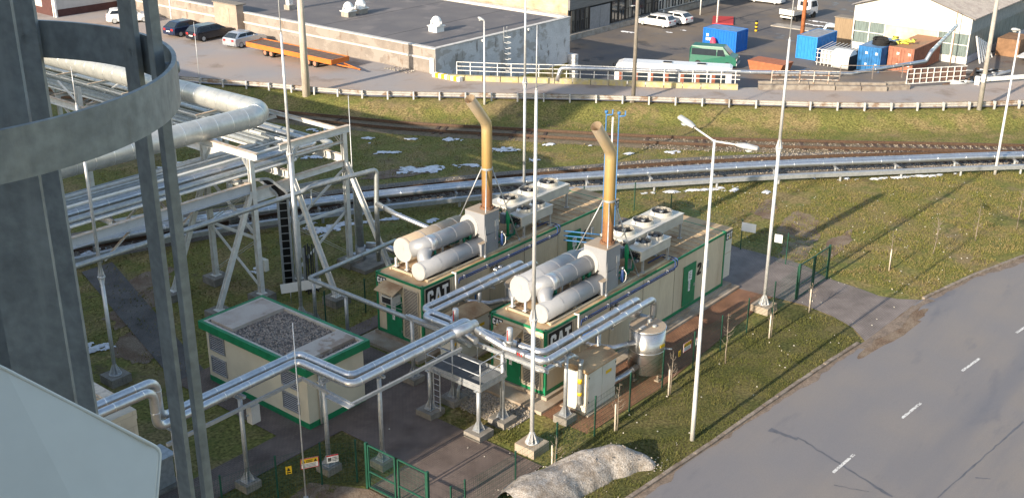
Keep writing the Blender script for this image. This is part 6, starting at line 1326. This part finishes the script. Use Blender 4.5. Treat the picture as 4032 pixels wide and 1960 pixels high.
# ================================================================== SHED
SX, SY0, SY1, SX1, EZ, AZ = 90.0, 13.2, 26.2, 112, 1.4, 3.4
t = thing('white_shed', 'large shed with white gable, ribbed translucent windows and corrugated roof', 'building', (100, 20, YZ)); ym = (SY0+SY1)/2
shw = mat('shed_white', (.64, .63, .58), .7, var=.06)
m = MB(); m.prism([(SX, SY0, -.35), (SX, SY1, -.35), (SX, SY1, EZ), (SX, ym, AZ), (SX, SY0, EZ)], (.3, 0, 0)); m.build('gable', shw, t)
m = MB(); m.b2((SX+.03, SY0+3.4, YZ), (SX+.3, SY0+9.2, -.352)); m.build('block_infill', shed_block, t)
m = MB(); m.b2((SX, SY0, YZ), (SX+.3, SY0+3.38, YZ+.75)); m.b2((SX, SY0+9.22, YZ), (SX+.3, SY1, YZ+.75)); m.build('plinth', shw, t)
sg = mat('ribbed_glass', (.20, .25, .24), .4, scale=3, stretch=(1, 4, .3), var=.3)
for y0, y1 in ((SY0+.2, SY0+1.7), (SY0+1.8, SY0+3.3), (SY0+9.3, SY0+11.0), (SY0+11.15, SY1-.2)):
    for z0, z1 in ((YZ+.78, YZ+1.95), (YZ+2.05, -.38)):
        m = MB(); n = 10
        for k in range(n):
            a, b = y0+(y1-y0)*k/n, y0+(y1-y0)*(k+1)/n; c = (a+b)/2; m.add([(SX+.1, a, z0), (SX+.04, c, z0), (SX+.1, b, z0), (SX+.1, a, z1), (SX+.04, c, z1), (SX+.1, b, z1)], [(0, 1, 4, 3), (1, 2, 5, 4)])
        m.build('window_panel', sg, t)
m = MB()
for y in (SY0, SY0+1.7, SY0+3.3, SY0+9.2, SY0+11.0, SY1-.15): m.b2((SX-.03, y, YZ+.76), (SX-.002, y+.13, -.352))
for y0, y1 in ((SY0+.13, SY0+3.3), (SY0+9.33, SY1-.15)): m.b2((SX-.025, y0, YZ+1.95), (SX-.004, y1, YZ+2.05))
m.build('window_frame', shw, t)
m = MB(); m.b2((SX+.3, SY0+.05, -.3), (SX1, SY0+.35, EZ-.02)); m.b2((SX+.3, SY0+.05, YZ), (SX1, SY0+.35, -2.7), 1); m.b2((SX+.3, SY0+.1, -2.7), (SX1, SY0+.35, -.3), 2); m.build('side_wall', [mat('shed_side', (.27, .31, .32), .6, var=.15), mat('shed_base', (.45, .44, .47), .8), sg], t)
rfm = mat('shed_roof', (.43, .38, .33), .8, scale=1.2, col2=(.36, .31, .27), stretch=(1, 1, 1), fine=.15, fscale=6)
for s, ya in ((-1, SY0-.35), (1, SY1+.35)):
    m = MB(); n = 26; za = EZ-.05
    for k in range(n):
        x0, x1 = SX-.3+(SX1-SX+.3)*k/n, SX-.3+(SX1-SX+.3)*(k+1)/n; c = (x0+x1)/2
        for a, b, z0, z1 in ((x0, c, 0, .06), (c, x1, .06, 0)):
            m.add([(a, ya, za+z0), (b, ya, za+z1), (b, ym, AZ+.1+z1), (a, ym, AZ+.1+z0)], [(0, 1, 2, 3) if s < 0 else (3, 2, 1, 0)])
    m.add([(SX-.3, ya, za-.08), (SX1, ya, za-.08), (SX1, ym, AZ+.02), (SX-.3, ym, AZ+.02)], [(0, 1, 2, 3)]); m.build('roof_slope', rfm, t)
t = thing('wooden_lean_to', 'narrow brown plank lean-to at the left corner of the white shed', 'lean-to', (92, 27.5, YZ)); m = MB(); m.b2((91, SY1+.4, YZ), (92.5, SY1+2.6, -.5)); m.build('wall', mat('brown_planks', (.26, .19, .12), .85, scale=3, stretch=(3, 3, .3)), t); m = MB(); m.b2((90.9, SY1+.3, -.5), (92.6, SY1+2.7, -.4)); m.build('roof', wood_grey, t)

# ================================================================== SHIPPING CONTAINERS
def box_container(lab, x0, y0, x1, y1, h, m_, roof_m, doors=False, name='shipping_container'):
    t = thing(name, lab, 'container', ((x0+x1)/2, (y0+y1)/2, YZ), group='shipping containers in the yard'); z0, z1 = YZ+.02, YZ+h
    def corr(mb, a, b, n, out):
        a, b, o = V(a), V(b), V(out)
        for k in range(n):
            seq = [(0, 0), (.3, 0), (.45, -.05), (.8, -.05), (1, 0)]
            for (f0, d0), (f1, d1) in zip(seq, seq[1:]):
                p, q = a.lerp(b, (k+f0)/n)+o*d0, a.lerp(b, (k+f1)/n)+o*d1; mb.add([(p.x, p.y, z0+.12), (q.x, q.y, z0+.12), (q.x, q.y, z1-.1), (p.x, p.y, z1-.1)], [(0, 1, 2, 3)])
    m = MB(); nx_, ny_ = max(3, int((x1-x0)/.33)), max(3, int((y1-y0)/.33))
    corr(m, (x0, y1, 0), (x0, y0, 0), ny_, (-1, 0, 0)); corr(m, (x0, y0, 0), (x1, y0, 0), nx_, (0, -1, 0)); corr(m, (x1, y0, 0), (x1, y1, 0), ny_, (1, 0, 0)); corr(m, (x1, y1, 0), (x0, y1, 0), nx_, (0, 1, 0)); m.build('corrugated_wall', m_, t)
    m = MB()
    for z in (z0+.06, z1-.05):
        for a, b in (((x0, y0), (x1, y0)), ((x1, y0), (x1, y1)), ((x1, y1), (x0, y1)), ((x0, y1), (x0, y0))): m.beam((*a, z), (*b, z), .09, .12)
    for x in (x0, x1):
        for y in (y0, y1): m.beam((x, y, z0), (x, y, z1), .12)
    m.build('frame', m_, t); m = MB(); m.b2((x0+.03, y0+.03, z1-.06), (x1-.03, y1-.03, z1-.005)); m.build('roof', roof_m, t)
    if doors:
        for k in range(2):
            ya = y0+.1+k*(y1-y0-.2)/2; yb = ya+(y1-y0-.2)/2-.03; m = MB(); m.b2((x0-.04, ya, z0+.1), (x0-.0, yb, z1-.1)); d = m.build('door', m_, t)
            for f in (.25, .75): m = MB(); yy = ya+(yb-ya)*f; m.cyl((x0-.07, yy, z0+.1), (x0-.07, yy, z1-.1), .02, n=6); m.b2((x0-.08, yy-.02, z0+.9), (x0-.05, yy+.3, z0+.94)); m.build('lock_bar', m_, d)
            m = MB(); m.b2((x0-.048, ya+.2, z1-.75), (x0-.042, ya+.45, z1-.5)); m.b2((x0-.048, ya+.2, z0+.6), (x0-.042, ya+.4, z0+.8)); m.build('marking', white, d)
    return t
bl_a = mat('container_blue', (.008, .14, .52), .5, scale=1, var=.12); bl_b = mat('container_blue_worn', (.02, .22, .60), .55, var=.15); bl_r = mat('container_blue_roof', (.14, .25, .42), .6, scale=1.5, var=.25)
t = box_container('large bright blue container with white notices, behind the green van', 78.9, 34.75, 81.4, 38.85, 2.35, bl_a, bl_r)
m = MB()
for y, z in ((38.3, -1.9), (38.35, -2.35), (38.0, -2.35)): m.b2((78.8, y-.14, z-.15), (78.84, y+.14, z+.15))
m.build('notice', white, t)
box_container('blue corrugated container beside the rust-orange pole', 81.2, 26.3, 86, 28.55, 2.5, bl_b, mat('dust_roof', (.26, .27, .29), .7, var=.2))
box_container('older blue container with double doors and white markings', 80.4, 18.85, 86.2, 21.2, 2.5, mat('container_blue_old', (.015, .14, .36), .6, scale=2, var=.25), bl_r, True)
rr = mat('container_rust', (.33, .135, .085), .7, scale=2, var=.25)
box_container('rust-orange container with double doors next to the old blue one', 82.2, 16.1, 91.2, 18.7, 2.5, rr, mat('rust_roof', (.32, .16, .085), .8, scale=1, col2=(.27, .17, .11)), True)
t = thing('fan_cage', 'white caged machine frame beside the blue containers', 'machine', (80.5, 23.5, YZ)); m = MB()
for k in range(9): m.beam((79.6, 22.0+k*.42, YZ), (79.6, 22.0+k*.42, YZ+1.7), .05); m.beam((79.6, 22.0+k*.42, YZ+1.7), (83.2, 22.0+k*.42, YZ+1.9), .05)
for z in (.3, .8, 1.3, 1.7): m.beam((79.55, 21.9, YZ+z), (79.55, 25.5, YZ+z), .05)
m.build('bars', white_worn, t); m = MB(); m.b2((80, 22.2, YZ+.1), (83, 25.2, YZ+1.5)); m.build('core', grey_metal, t)
t = thing('white_cabin', 'small white rounded cabin between the cage and the old blue container', 'cabin', (79.5, 22, YZ)); m = MB(); m.tube([(79.3, 21.3, YZ+1.1), (79.3, 23.2, YZ+1.1)], 1.05, 20); m.build('shell', white, t); m = MB(); m.b2((78.3, 21.28, YZ), (80.3, 21.295, YZ+1.6)); m.build('dark_end', dark, t)
for k, (x, y, z, r) in enumerate(((83.3, 20.2, YZ+2.5, .75), (82.2, 19.7, YZ+2.5, .8), (83.0, 18.9, YZ+2.5, .55))):
    t = thing('cable_coil', ['far', 'near', 'small right'][k]+' coil of black cable lying on the old blue container roof', 'cable coil', (x, y, z), group='black cable coils')
    for j in range(4 if k < 2 else 2): m = MB(); m.tube([(x+cos(a*pi/12)*(r-.06*(j % 2)), y+sin(a*pi/12)*(r-.06*(j % 2)), z+.08+j*.13) for a in range(25)], .075, 8); m.build('loop', rubber, t)
yb = MB(); rnd = random.Random(3)
for k in range(9):
    x, y = 84.2+rnd.uniform(-.5, .5), 18.0+rnd.uniform(-.9, .9); yb.tube([(x+rnd.uniform(-.6, .6), y+rnd.uniform(-.6, .6), YZ+2.58+.05*k), (x, y, YZ+2.68+.05*k), (x+rnd.uniform(-.7, .7), y+rnd.uniform(-.7, .7), YZ+2.58+.05*k)], .1, 7)
ob = yb.build('yellow_hose_pile', mat('hose_yellow', (.72, .68, .10), .5, var=.15), loc=(84.2, 18, YZ+2.5)); tag(ob, 'heap of bright yellow hoses on the container roofs', 'hose pile')
# scrap beside the shed
rnd = random.Random(5)
t = thing('scrap_heap', 'heap of dark scrap pipes beside the shed wall', 'scrap heap', (84, 10.5, YZ))
for k in range(22): m = MB(); x, y = 80+rnd.uniform(-3, 7), 9.8+rnd.uniform(-1.6, 1.6); a = rnd.uniform(0, 3.1); L = rnd.uniform(.6, 1.8); m.tube([(x-cos(a)*L, y-sin(a)*L, YZ+.15+rnd.uniform(0, .9)), (x+cos(a)*L, y+sin(a)*L, YZ+.15+rnd.uniform(0, 1.1))], rnd.uniform(.06, .2), 8); m.build('scrap_pipe', [grey_metal, dark, rail_m, galv][k % 4], t)
for k in range(6):
    t = thing('white_plank', ['tallest', 'second', 'third', 'fourth', 'fifth', 'last'][k]+' of the white boards leaning on the shed side wall', 'board', (92+k*.7, 12.6, YZ), group='white boards on the shed wall'); m = MB(); m.beam((91.5+k*.8, 12.2, YZ), (91.8+k*.75, 13.1, YZ+2.8-.25*k), .22, .06); m.build('board', white, t)
t = thing('rusty_plates', 'stack of rust-brown plates beyond the white boards', 'plates', (98, 11, YZ)); m = MB(); m.b2((97, 10, YZ), (101, 12.4, YZ+1.9)); m.build('plate_stack', mat('rust_brown', (.25, .14, .075), .8, scale=1.5, var=.3), t); m = MB(); m.b2((94.5, 6.5, YZ+.6), (99, 9.4, YZ+.75)); m.build('pallet', white_worn, t)
t = thing('yellow_machine', 'corner of a yellow machine behind the shed at the picture edge', 'machine', (117, 12.5, YZ)); m = MB(); m.b2((115.5, 11, YZ+2.2), (118.5, 14, YZ+5)); m.build('cab', yellow, t); m = MB(); m.b2((115.6, 11.1, YZ), (118.4, 13.9, YZ+2.2)); m.build('base', dark, t)
t = thing('orange_skip', 'orange steel skip beyond the railing', 'skip', (66, 21, YZ)); m = MB(); p = at(3030, 285, YZ); m.prism([(p.x-1.2, p.y-1.6, YZ+.1), (p.x-1.2, p.y+1.6, YZ+.1), (p.x-1.2, p.y+2.0, YZ+1.2), (p.x-1.2, p.y-2.0, YZ+1.2)], (2.4, 0, 0)); m.build('bin', mat('skip_orange', (.36, .12, .05), .6, var=.2), t)
t = thing('red_plate', 'flat bright red sheet lying behind the blue container', 'sheet', (88, 41, YZ)); m = MB(); c0 = at(2360+2030/4.173, 350/4.173, YZ); m.box((c0.x, c0.y, YZ+.1), (5, 2.6, .1), rz=.5); m.build('sheet', mat('sheet_red', (.45, .05, .05), .6, var=.1), t)
t = thing('marker_post', 'yellow and black striped marker post in the yard', 'post', (0, 0, 0)); p = at(2960+68/4.173, 520/4.173, YZ); t.location = (p.x, p.y, YZ)
for k in range(6): m = MB(); m.cyl((p.x, p.y, YZ+k*.22), (p.x, p.y, YZ+k*.22+.22), .16, n=12); m.build('band', yellow if k % 2 == 0 else black, t)
p = at(2360+1860/4.173, 840/4.173, YZ); t = thing('red_bin', 'upright pinkish red object standing before the blue container', 'bag', (p.x, p.y, YZ)); m = MB(); m.tube([(p.x, p.y, YZ), (p.x, p.y, YZ+.2), (p.x, p.y, YZ+1.0), (p.x+.05, p.y+.1, YZ+1.35), (p.x, p.y+.1, YZ+1.5)], [.3, .36, .34, .28, .1], 12); m.build('cover', mat('pink_red', (.70, .06, .12), .6, var=.15), t)
# floor slabs / puddle strips in the yard
st_ = MB()
for px, py, w, l in ((3180, 118, 9, .35), (3320, 140, 7, .3)):
    c = at(px, py, YZ); st_.box((c.x, c.y, YZ+.05), (w*.2, w, .12))
st_.build('yard_kerbs', conc, kind='structure')

# ================================================================== VEHICLES
def car(lab, loc, rz, paint, L=4.3, W=1.75, H=1.45, wagon=False, plate=True, group='parked cars', name='parked_car'):
    t = thing(name, lab, 'car', loc, rz, group); h = L/2
    # front faces +x
    if wagon: side = [(-h, .38), (-h, .85), (-h+.12, .98), (h-1.35, .95), (h-.35, .82), (h, .66), (h, .35), (h-.1, .25), (-h+.1, .25)]; cab = [(-h+.06, .95), (-h+.42, H-.06), (-h+.9, H), (.35, H-.01), (h-1.75, H-.14), (h-1.05, .93)]
    else: side = [(-h, .38), (-h, .82), (-h+.1, .98), (h-1.25, .95), (h-.3, .8), (h, .62), (h, .35), (h-.1, .25), (-h+.1, .25)]; cab = [(-h+.1, .95), (-h+.75, H-.05), (-h+1.2, H), (.15, H-.01), (h-1.75, H-.16), (h-1.0, .93)]
    m = MB(); n = len(side); secs = [(-W/2+.0, .0), (-W/2+.05, .05), (W/2-.05, .05), (W/2, 0)]
    ys = [-W/2, -W/2+.1, W/2-.1, W/2]; vs = []
    for k, y in enumerate(ys):
        s_ = .97 if k in (0, 3) else 1.0
        for x, z in side: vs.append((x*s_, y, .25+(z-.25)*(.93 if k in (0, 3) else 1.0)))
    fs = [(k*n+i, k*n+(i+1) % n, (k+1)*n+(i+1) % n, (k+1)*n+i) for k in range(3) for i in range(n)]+[tuple(range(n-1, -1, -1)), tuple(range(3*n, 4*n))]
    m.add(vs, fs, 0, False); bo = local(m, 'body', paint, t)
    m = MB(); n = len(cab); vs = []
    for y, s_ in ((-1, 1), (1, 1)):
        for i, (x, z) in enumerate(cab): wtop = W/2-.06 if z < 1.0 else W/2-.26; vs.append((x, y*wtop, z))
    m.add(vs, [(i, (i+1) % n, n+(i+1) % n, n+i) for i in range(n)]+[tuple(range(n-1, -1, -1)), tuple(range(n, 2*n))]); local(m, 'cabin', paint, t)
    # glass: sides, windscreen, rear window slightly proud
    for sgn, nm in ((-1, 'side_window'), (1, 'side_window')):
        for (xa, xb) in ((.06, .42), (.45, .78)):
            def pt(f, u):
                x0, x1 = cab[0][0]+.3, cab[-1][0]-.22; xt0, xt1 = cab[1][0]+.22, cab[4][0]-.02
                xb_, xt_ = x0+(x1-x0)*f, xt0+(xt1-xt0)*f; z = 1.0+(H-.12-1.0)*u; wy = (W/2-.06)+((W/2-.26)-(W/2-.06))*((z-.95)/(H-.95)); return (xb_+(xt_-xb_)*u, sgn*(wy+.008), z)
            f0, f1 = (0, .46) if xa < .1 else (.52, 1.0); g_ = MB(); q = [pt(f0, .05), pt(f1, .05), pt(f1, .95), pt(f0, .95)]; g_.sheet(q if sgn < 0 else q[::-1]); g_.prism(q, (0, -sgn*.006, 0)); local(g_, nm, glass, t)
    def slope(i, j, nm):
        (xa, za), (xb, zb) = cab[i], cab[j]; g_ = MB(); d = V((xb-xa, 0, zb-za)); nrm = V((-(zb-za), 0, xb-xa)).normalized()*(.012 if i < j else .012)
        if nrm.z < 0: nrm = -nrm
        wa = (W/2-.1) if za < 1.0 else W/2-.32; wb = (W/2-.1) if zb < 1.0 else W/2-.32; a, b = V((xa, 0, za))+d*.08, V((xb, 0, zb))-d*.08
        q = [a+nrm+V((0, -wa, 0)), a+nrm+V((0, wa, 0)), b+nrm+V((0, wb, 0)), b+nrm+V((0, -wb, 0))]; g_.prism(q, -nrm*.5); local(g_, nm, glass, t)
    slope(0, 1, 'rear_window'); slope(5, 4, 'windscreen')
    for x in (-h+.78, h-.82):
        for s in (-1, 1):
            m = MB(); y = s*(W/2-.1); m.tube([(x, y-.1, .31), (x, y-.08, .31), (x, y+.08, .31), (x, y+.1, .31)], [.27, .31, .31, .27], 20); w = local(m, 'wheel', rubber, t)
            r_ = MB(); r_.cyl((x, y+s*.1, .31), (x, y+s*.108, .31), .2, n=14); r_.cyl((x, y+s*.1085, .31), (x, y+s*.115, .31), .05, n=8); local(r_, 'rim', grey_metal, w)
            a_ = MB(); a_.tube([(x+.37*cos(k*pi/10), s*(W/2-.035), .31+.37*sin(k*pi/10)) for k in range(11)], .03, 6); local(a_, 'wheel_arch', black, t)
    for s in (-1, 1):
        m = MB(); m.b2((-h-.01, s*(W/2-.34)-.14, .68), (-h+.04, s*(W/2-.34)+.14, .86)); local(m, 'tail_light', red, t)
        m = MB(); m.b2((h-.16, s*(W/2-.34)-.16, .6), (h+.012, s*(W/2-.34)+.16, .72)); local(m, 'headlight', mat('headlight', (.7, .72, .74), .15), t)
        m = MB(); m.b2((h-1.75, s*(W/2+.04)-.08, .95), (h-1.6, s*(W/2+.04)+.08, 1.06)); local(m, 'mirror', paint, t)
    m = MB(); m.b2((-h-.03, -W/2+.12, .32), (-h+.02, W/2-.12, .5)); m.b2((h-.02, -W/2+.12, .28), (h+.03, W/2-.12, .46)); local(m, 'bumper', paint, t)
    m = MB(); m.b2((-h-.036, -.26, .55), (-h-.004, .26, .66)); local(m, 'number_plate', white, t)
    return t
cp_silver = mat('car_silver', (.55, .57, .60), .25, metal=.6, var=.05, fine=.01, rvar=.01); cp_black = mat('car_black', (.015, .017, .025), .15, var=.1, fine=.01, spec=.7, rvar=.01); cp_navy = mat('car_navy', (.015, .025, .06), .18, var=.1, fine=.01, spec=.7, rvar=.01); cp_white = mat('car_white', (.68, .68, .68), .25, var=.04, fine=.01, spec=.6, rvar=.01)
car('silver hatchback parked beside the orange flat trailer', (33.35, 62.1, RZ), .12, cp_silver, 4.15, 1.74, 1.42)
car('black estate car parked between the silver and navy cars', (33.15, 67.1, RZ), .06, cp_black, 4.7, 1.78, 1.46, True)
car('dark navy car half hidden behind the black estate', (32.9, 70.6, RZ), .08, cp_navy, 4.5, 1.76, 1.45)
car('white estate car seen behind the ladder strap', (32.7, 80.2, RZ), -.55, cp_white, 4.5, 1.74, 1.46, True)
car('white estate car parked nose to the hall, nearer of two', (86.4, 49.9, YZ), 1.57, cp_white, 4.6, 1.8, 1.5, True)
car('white saloon parked nose to the hall, farther of two', (89.6, 49.4, YZ), 1.5, cp_white, 4.7, 1.82, 1.45)
p = at(3020, 12, YZ); car('white car cut by the top picture edge', (p.x, p.y, YZ), -1.5, cp_white, 4.6, 1.8, 1.48)
p = at(3290, 168, YZ); car('white car hidden behind the blue corrugated container', (p.x+1.5, p.y, YZ), -1.2, cp_white, 4.7, 1.85, 1.75, True)
# flat trailer
t = thing('flat_trailer', 'long orange flat-deck trailer with planked deck and drawbar', 'trailer', (32.2, 53.4, RZ))
orange = mat('trailer_orange', (.60, .17, .03), .5, scale=2, var=.15); x0, x1, y0, y1, zt = 31.25, 33.35, 47.65, 59.2, 2.02
m = MB(); m.b2((x0, y0, zt-.42), (x0+.08, y1, zt)); m.b2((x1-.08, y0, zt-.42), (x1, y1, zt)); m.b2((x0+.08, y0, zt-.42), (x1-.08, y0+.08, zt)); m.b2((x0+.08, y1-.08, zt-.42), (x1-.08, y1, zt)); m.b2((x0+.08, y0+.08, zt-.4), (x1-.08, y1-.08, zt-.12)); m.build('frame', orange, t)
pk = MB(); pk.b2((-1.0, -.235, -.02), (1.0, .235, .02)); pkm = pk.mesh('deck_plank', mat('deck_wood', (.17, .115, .09), .9, scale=3, stretch=(.6, 5, 1), var=.35))
for k in range(23): piece(pkm, 'deck_plank', t, ((x0+x1)/2, y0+.36+k*.49, zt-.08+random.uniform(-.01, .01)), random.uniform(-.008, .008), (.96, 1, 1))
for y in (50.0, 50.85, 55.9, 56.75):
    for x in (x0+.3, x1-.3):
        m = MB(); m.tube([(x-.14, y, RZ+.34), (x-.11, y, RZ+.34), (x+.11, y, RZ+.34), (x+.14, y, RZ+.34)], [.28, .34, .34, .28], 18); w = m.build('wheel', rubber, t); r_ = MB(); r_.cyl((x-.145, y, RZ+.34), (x-.15, y, RZ+.34), .2, n=12); r_.build('rim', mat('rim_rust', (.42, .2, .13), .7), w)
    m = MB(); m.beam((x0+.2, y, RZ+.34), (x1-.2, y, RZ+.34), .1); m.b2((x0+.4, y-.3, RZ+.3), (x1-.4, y+.3, zt-.4)); m.build('axle', dark, t)
m = MB(); m.tube(fillet([(31.9, y0, zt-.5), (32.3, y0-2.2, RZ+.4)], .1, 2), .06, 8); m.tube([(32.7, y0, zt-.5), (32.3, y0-2.2, RZ+.4)], .06, 8); m.tube([(32.3, y0-2.15, RZ+.4), (32.3, y0-2.5, RZ+.38)], .07, 8); m.beam((31.95, y0-.5, zt-.55), (32.65, y0-.5, zt-.55), .06); m.build('drawbar', orange, t)
# bus
t = thing('white_bus', 'white bus parked in the yard, its roof seen above the railing', 'bus', (58.9, 30.4, YZ), atan2(35.4-25.9, 57.5-62.3), None)
m = MB(); W_, Hh, Lh = 1.22, 3.05, 5.5; sec = [(-W_, .35), (-W_, 2.55), (-W_+.1, 2.85), (-W_+.35, Hh), (W_-.35, Hh), (W_-.1, 2.85), (W_, 2.55), (W_, .35)]; vs = []
for x, s_, dz in ((-Lh, .94, -.12), (-Lh+.25, 1, 0), (Lh-.7, 1, 0), (Lh-.15, .95, -.18), (Lh, .88, -.6)):
    for y, z in sec: vs.append((x, y*s_, z+(dz if z > 2 else 0)))
n = 8; m.add(vs, [(k*n+i, k*n+(i+1) % n, (k+1)*n+(i+1) % n, (k+1)*n+i) for k in range(4) for i in range(n)]+[tuple(range(n-1, -1, -1)), tuple(range(4*n, 5*n))], 0, False); local(m, 'body', cp_white, t)
cur = mat('orange_curtain', (.25, .085, .05), .7, var=.2)
for s in (-1, 1):
    for k in range(7): x = -Lh+.55+k*1.45; m = MB(); m.b2((x, s*(W_+.004)-.006, 1.35), (x+1.3, s*(W_+.004)+.006, 2.42)); w = local(m, 'window', glass, t); c_ = MB(); c_.b2((x+.95, s*(W_+.012)-.004, 1.38), (x+1.28, s*(W_+.012)+.004, 2.4)); local(c_, 'curtain', cur, w)
m = MB(); m.b2((Lh+.0-.05, -1.0, 1.3), (Lh+.02, 1.0, 2.35)); local(m, 'windscreen', glass, t)
for x in (-2.6, .6): m = MB(); m.b2((x-.45, -.4, Hh-.01), (x+.45, .4, Hh+.05)); h_ = local(m, 'roof_hatch', grey_metal, t); m = MB(); m.b2((x-.4, -.35, Hh+.05), (x+.4, .35, Hh+.06)); local(m, 'hatch_lid', dark, h_)
for s in (-1, 1):
    m = MB(); m.tube([(Lh-.1, s*.9, 2.5), (Lh+.45, s*1.25, 2.4), (Lh+.45, s*1.25, 2.1)], .04, 6); m.b2((Lh+.38, s*1.25-.12, 1.75), (Lh+.48, s*1.25+.12, 2.15)); local(m, 'mirror', black, t)
    for x in (-3.2, 3.4): m = MB(); m.cyl((x, s*.95, .45), (x, s*1.2, .45), .45, n=18); local(m, 'wheel', rubber, t)
# green van
t = thing('green_van', 'dark green van with long side windows parked behind the bus', 'van', (71.9, 33.4, YZ), -1.25); gv = mat('van_green', (.015, .13, .085), .35, var=.1, spec=.6)
side = [(-2.45, .4), (-2.45, 1.9), (-2.3, 2.2), (1.0, 2.25), (1.75, 1.45), (2.35, 1.2), (2.5, .9), (2.5, .4)]; m = MB(); n = len(side); vs = []
for y in (-.98, -.82, .82, .98):
    for x, z in side: vs.append((x*(1 if abs(y) > .9 else 1.0), y*(.86 if z > 1.95 and abs(y) > .9 else 1), z-(.06 if z > 1.95 and abs(y) > .9 else 0)))
m.add(vs, [(k*n+i, k*n+(i+1) % n, (k+1)*n+(i+1) % n, (k+1)*n+i) for k in range(3) for i in range(n)]+[tuple(range(n-1, -1, -1)), tuple(range(3*n, 4*n))]); local(m, 'body', gv, t)
for s in (-1, 1):
    for xa, xb in ((-2.25, .35), (.45, 1.35)): m = MB(); m.prism([(xa, s*.985, 1.3), (xb, s*.985, 1.3), (min(xb, 1.05), s*.905, 1.95), (xa, s*.905, 1.95)], (0, s*.01, 0)); local(m, 'side_window', glass, t)
    for x in (-1.5, 1.6): m = MB(); m.cyl((x, s*.75, .36), (x, s*1.0, .36), .36, n=18); local(m, 'wheel', rubber, t)
m = MB(); m.prism([(1.08, -.8, 2.2), (1.08, .8, 2.2), (1.76, .85, 1.5), (1.76, -.85, 1.5)], (.012, 0, .012)); local(m, 'windscreen', glass, t)
m = MB(); m.b2((2.45, -.95, .4), (2.58, .95, .65)); m.b2((2.46, -.9, .85), (2.53, -.55, 1.1)); m.b2((2.46, .55, .85), (2.53, .9, 1.1)); local(m, 'front_trim', grey_metal, t)
# flatbed truck
t = thing('flatbed_truck', 'small white flatbed truck parked behind the rust-orange pole', 'truck', (102, 38.6, YZ), -.12)
m = MB(); m.b2((-2.7, -1.05, .85), (1.0, 1.05, .95)); m.build('bed', wood_grey, t) if False else local(m, 'bed', wood_grey, t)
m = MB(); m.b2((-2.74, -1.08, .85), (-2.68, 1.08, 1.5)); local(m, 'tailgate', white_worn, t)
for s in (-1, 1): m = MB(); m.b2((-2.68, s*1.06-.02, .85), (1.0, s*1.06+.02, 1.25)); local(m, 'side_board', grey_metal, t)
side = [(1.15, .55), (1.15, 2.25), (2.5, 2.3), (2.85, 1.5), (2.9, .55)]; m = MB(); n = len(side); vs = [(x, y*(.93 if z > 2 else 1), z) for y in (-1, 1) for x, z in side]; m.add(vs, [(i, (i+1) % n, n+(i+1) % n, n+i) for i in range(n)]+[tuple(range(n-1, -1, -1)), tuple(range(n, 2*n))]); local(m, 'cab', cp_white, t)
for s in (-1, 1): m = MB(); m.prism([(1.4, s*1.0, 1.45), (2.7, s*1.0, 1.45), (2.4, s*.94, 2.15), (1.4, s*.94, 2.15)], (0, s*.012, 0)); local(m, 'door_window', glass, t)
m = MB(); m.b2((1.13, -.6, 1.5), (1.149, .6, 2.05)); local(m, 'rear_window', glass, t)
for x in (-1.7, 2.1):
    for s in (-1, 1): m = MB(); m.cyl((x, s*.75, .42), (x, s*1.0, .42), .42, n=16); local(m, 'wheel', rubber, t)
m = MB(); m.b2((-2.6, -.5, .5), (2.5, .5, .84)); m.b2((-2.72, -.9, .45), (-2.6, .9, .65), 1); local(m, 'chassis', [dark, white_worn], t)
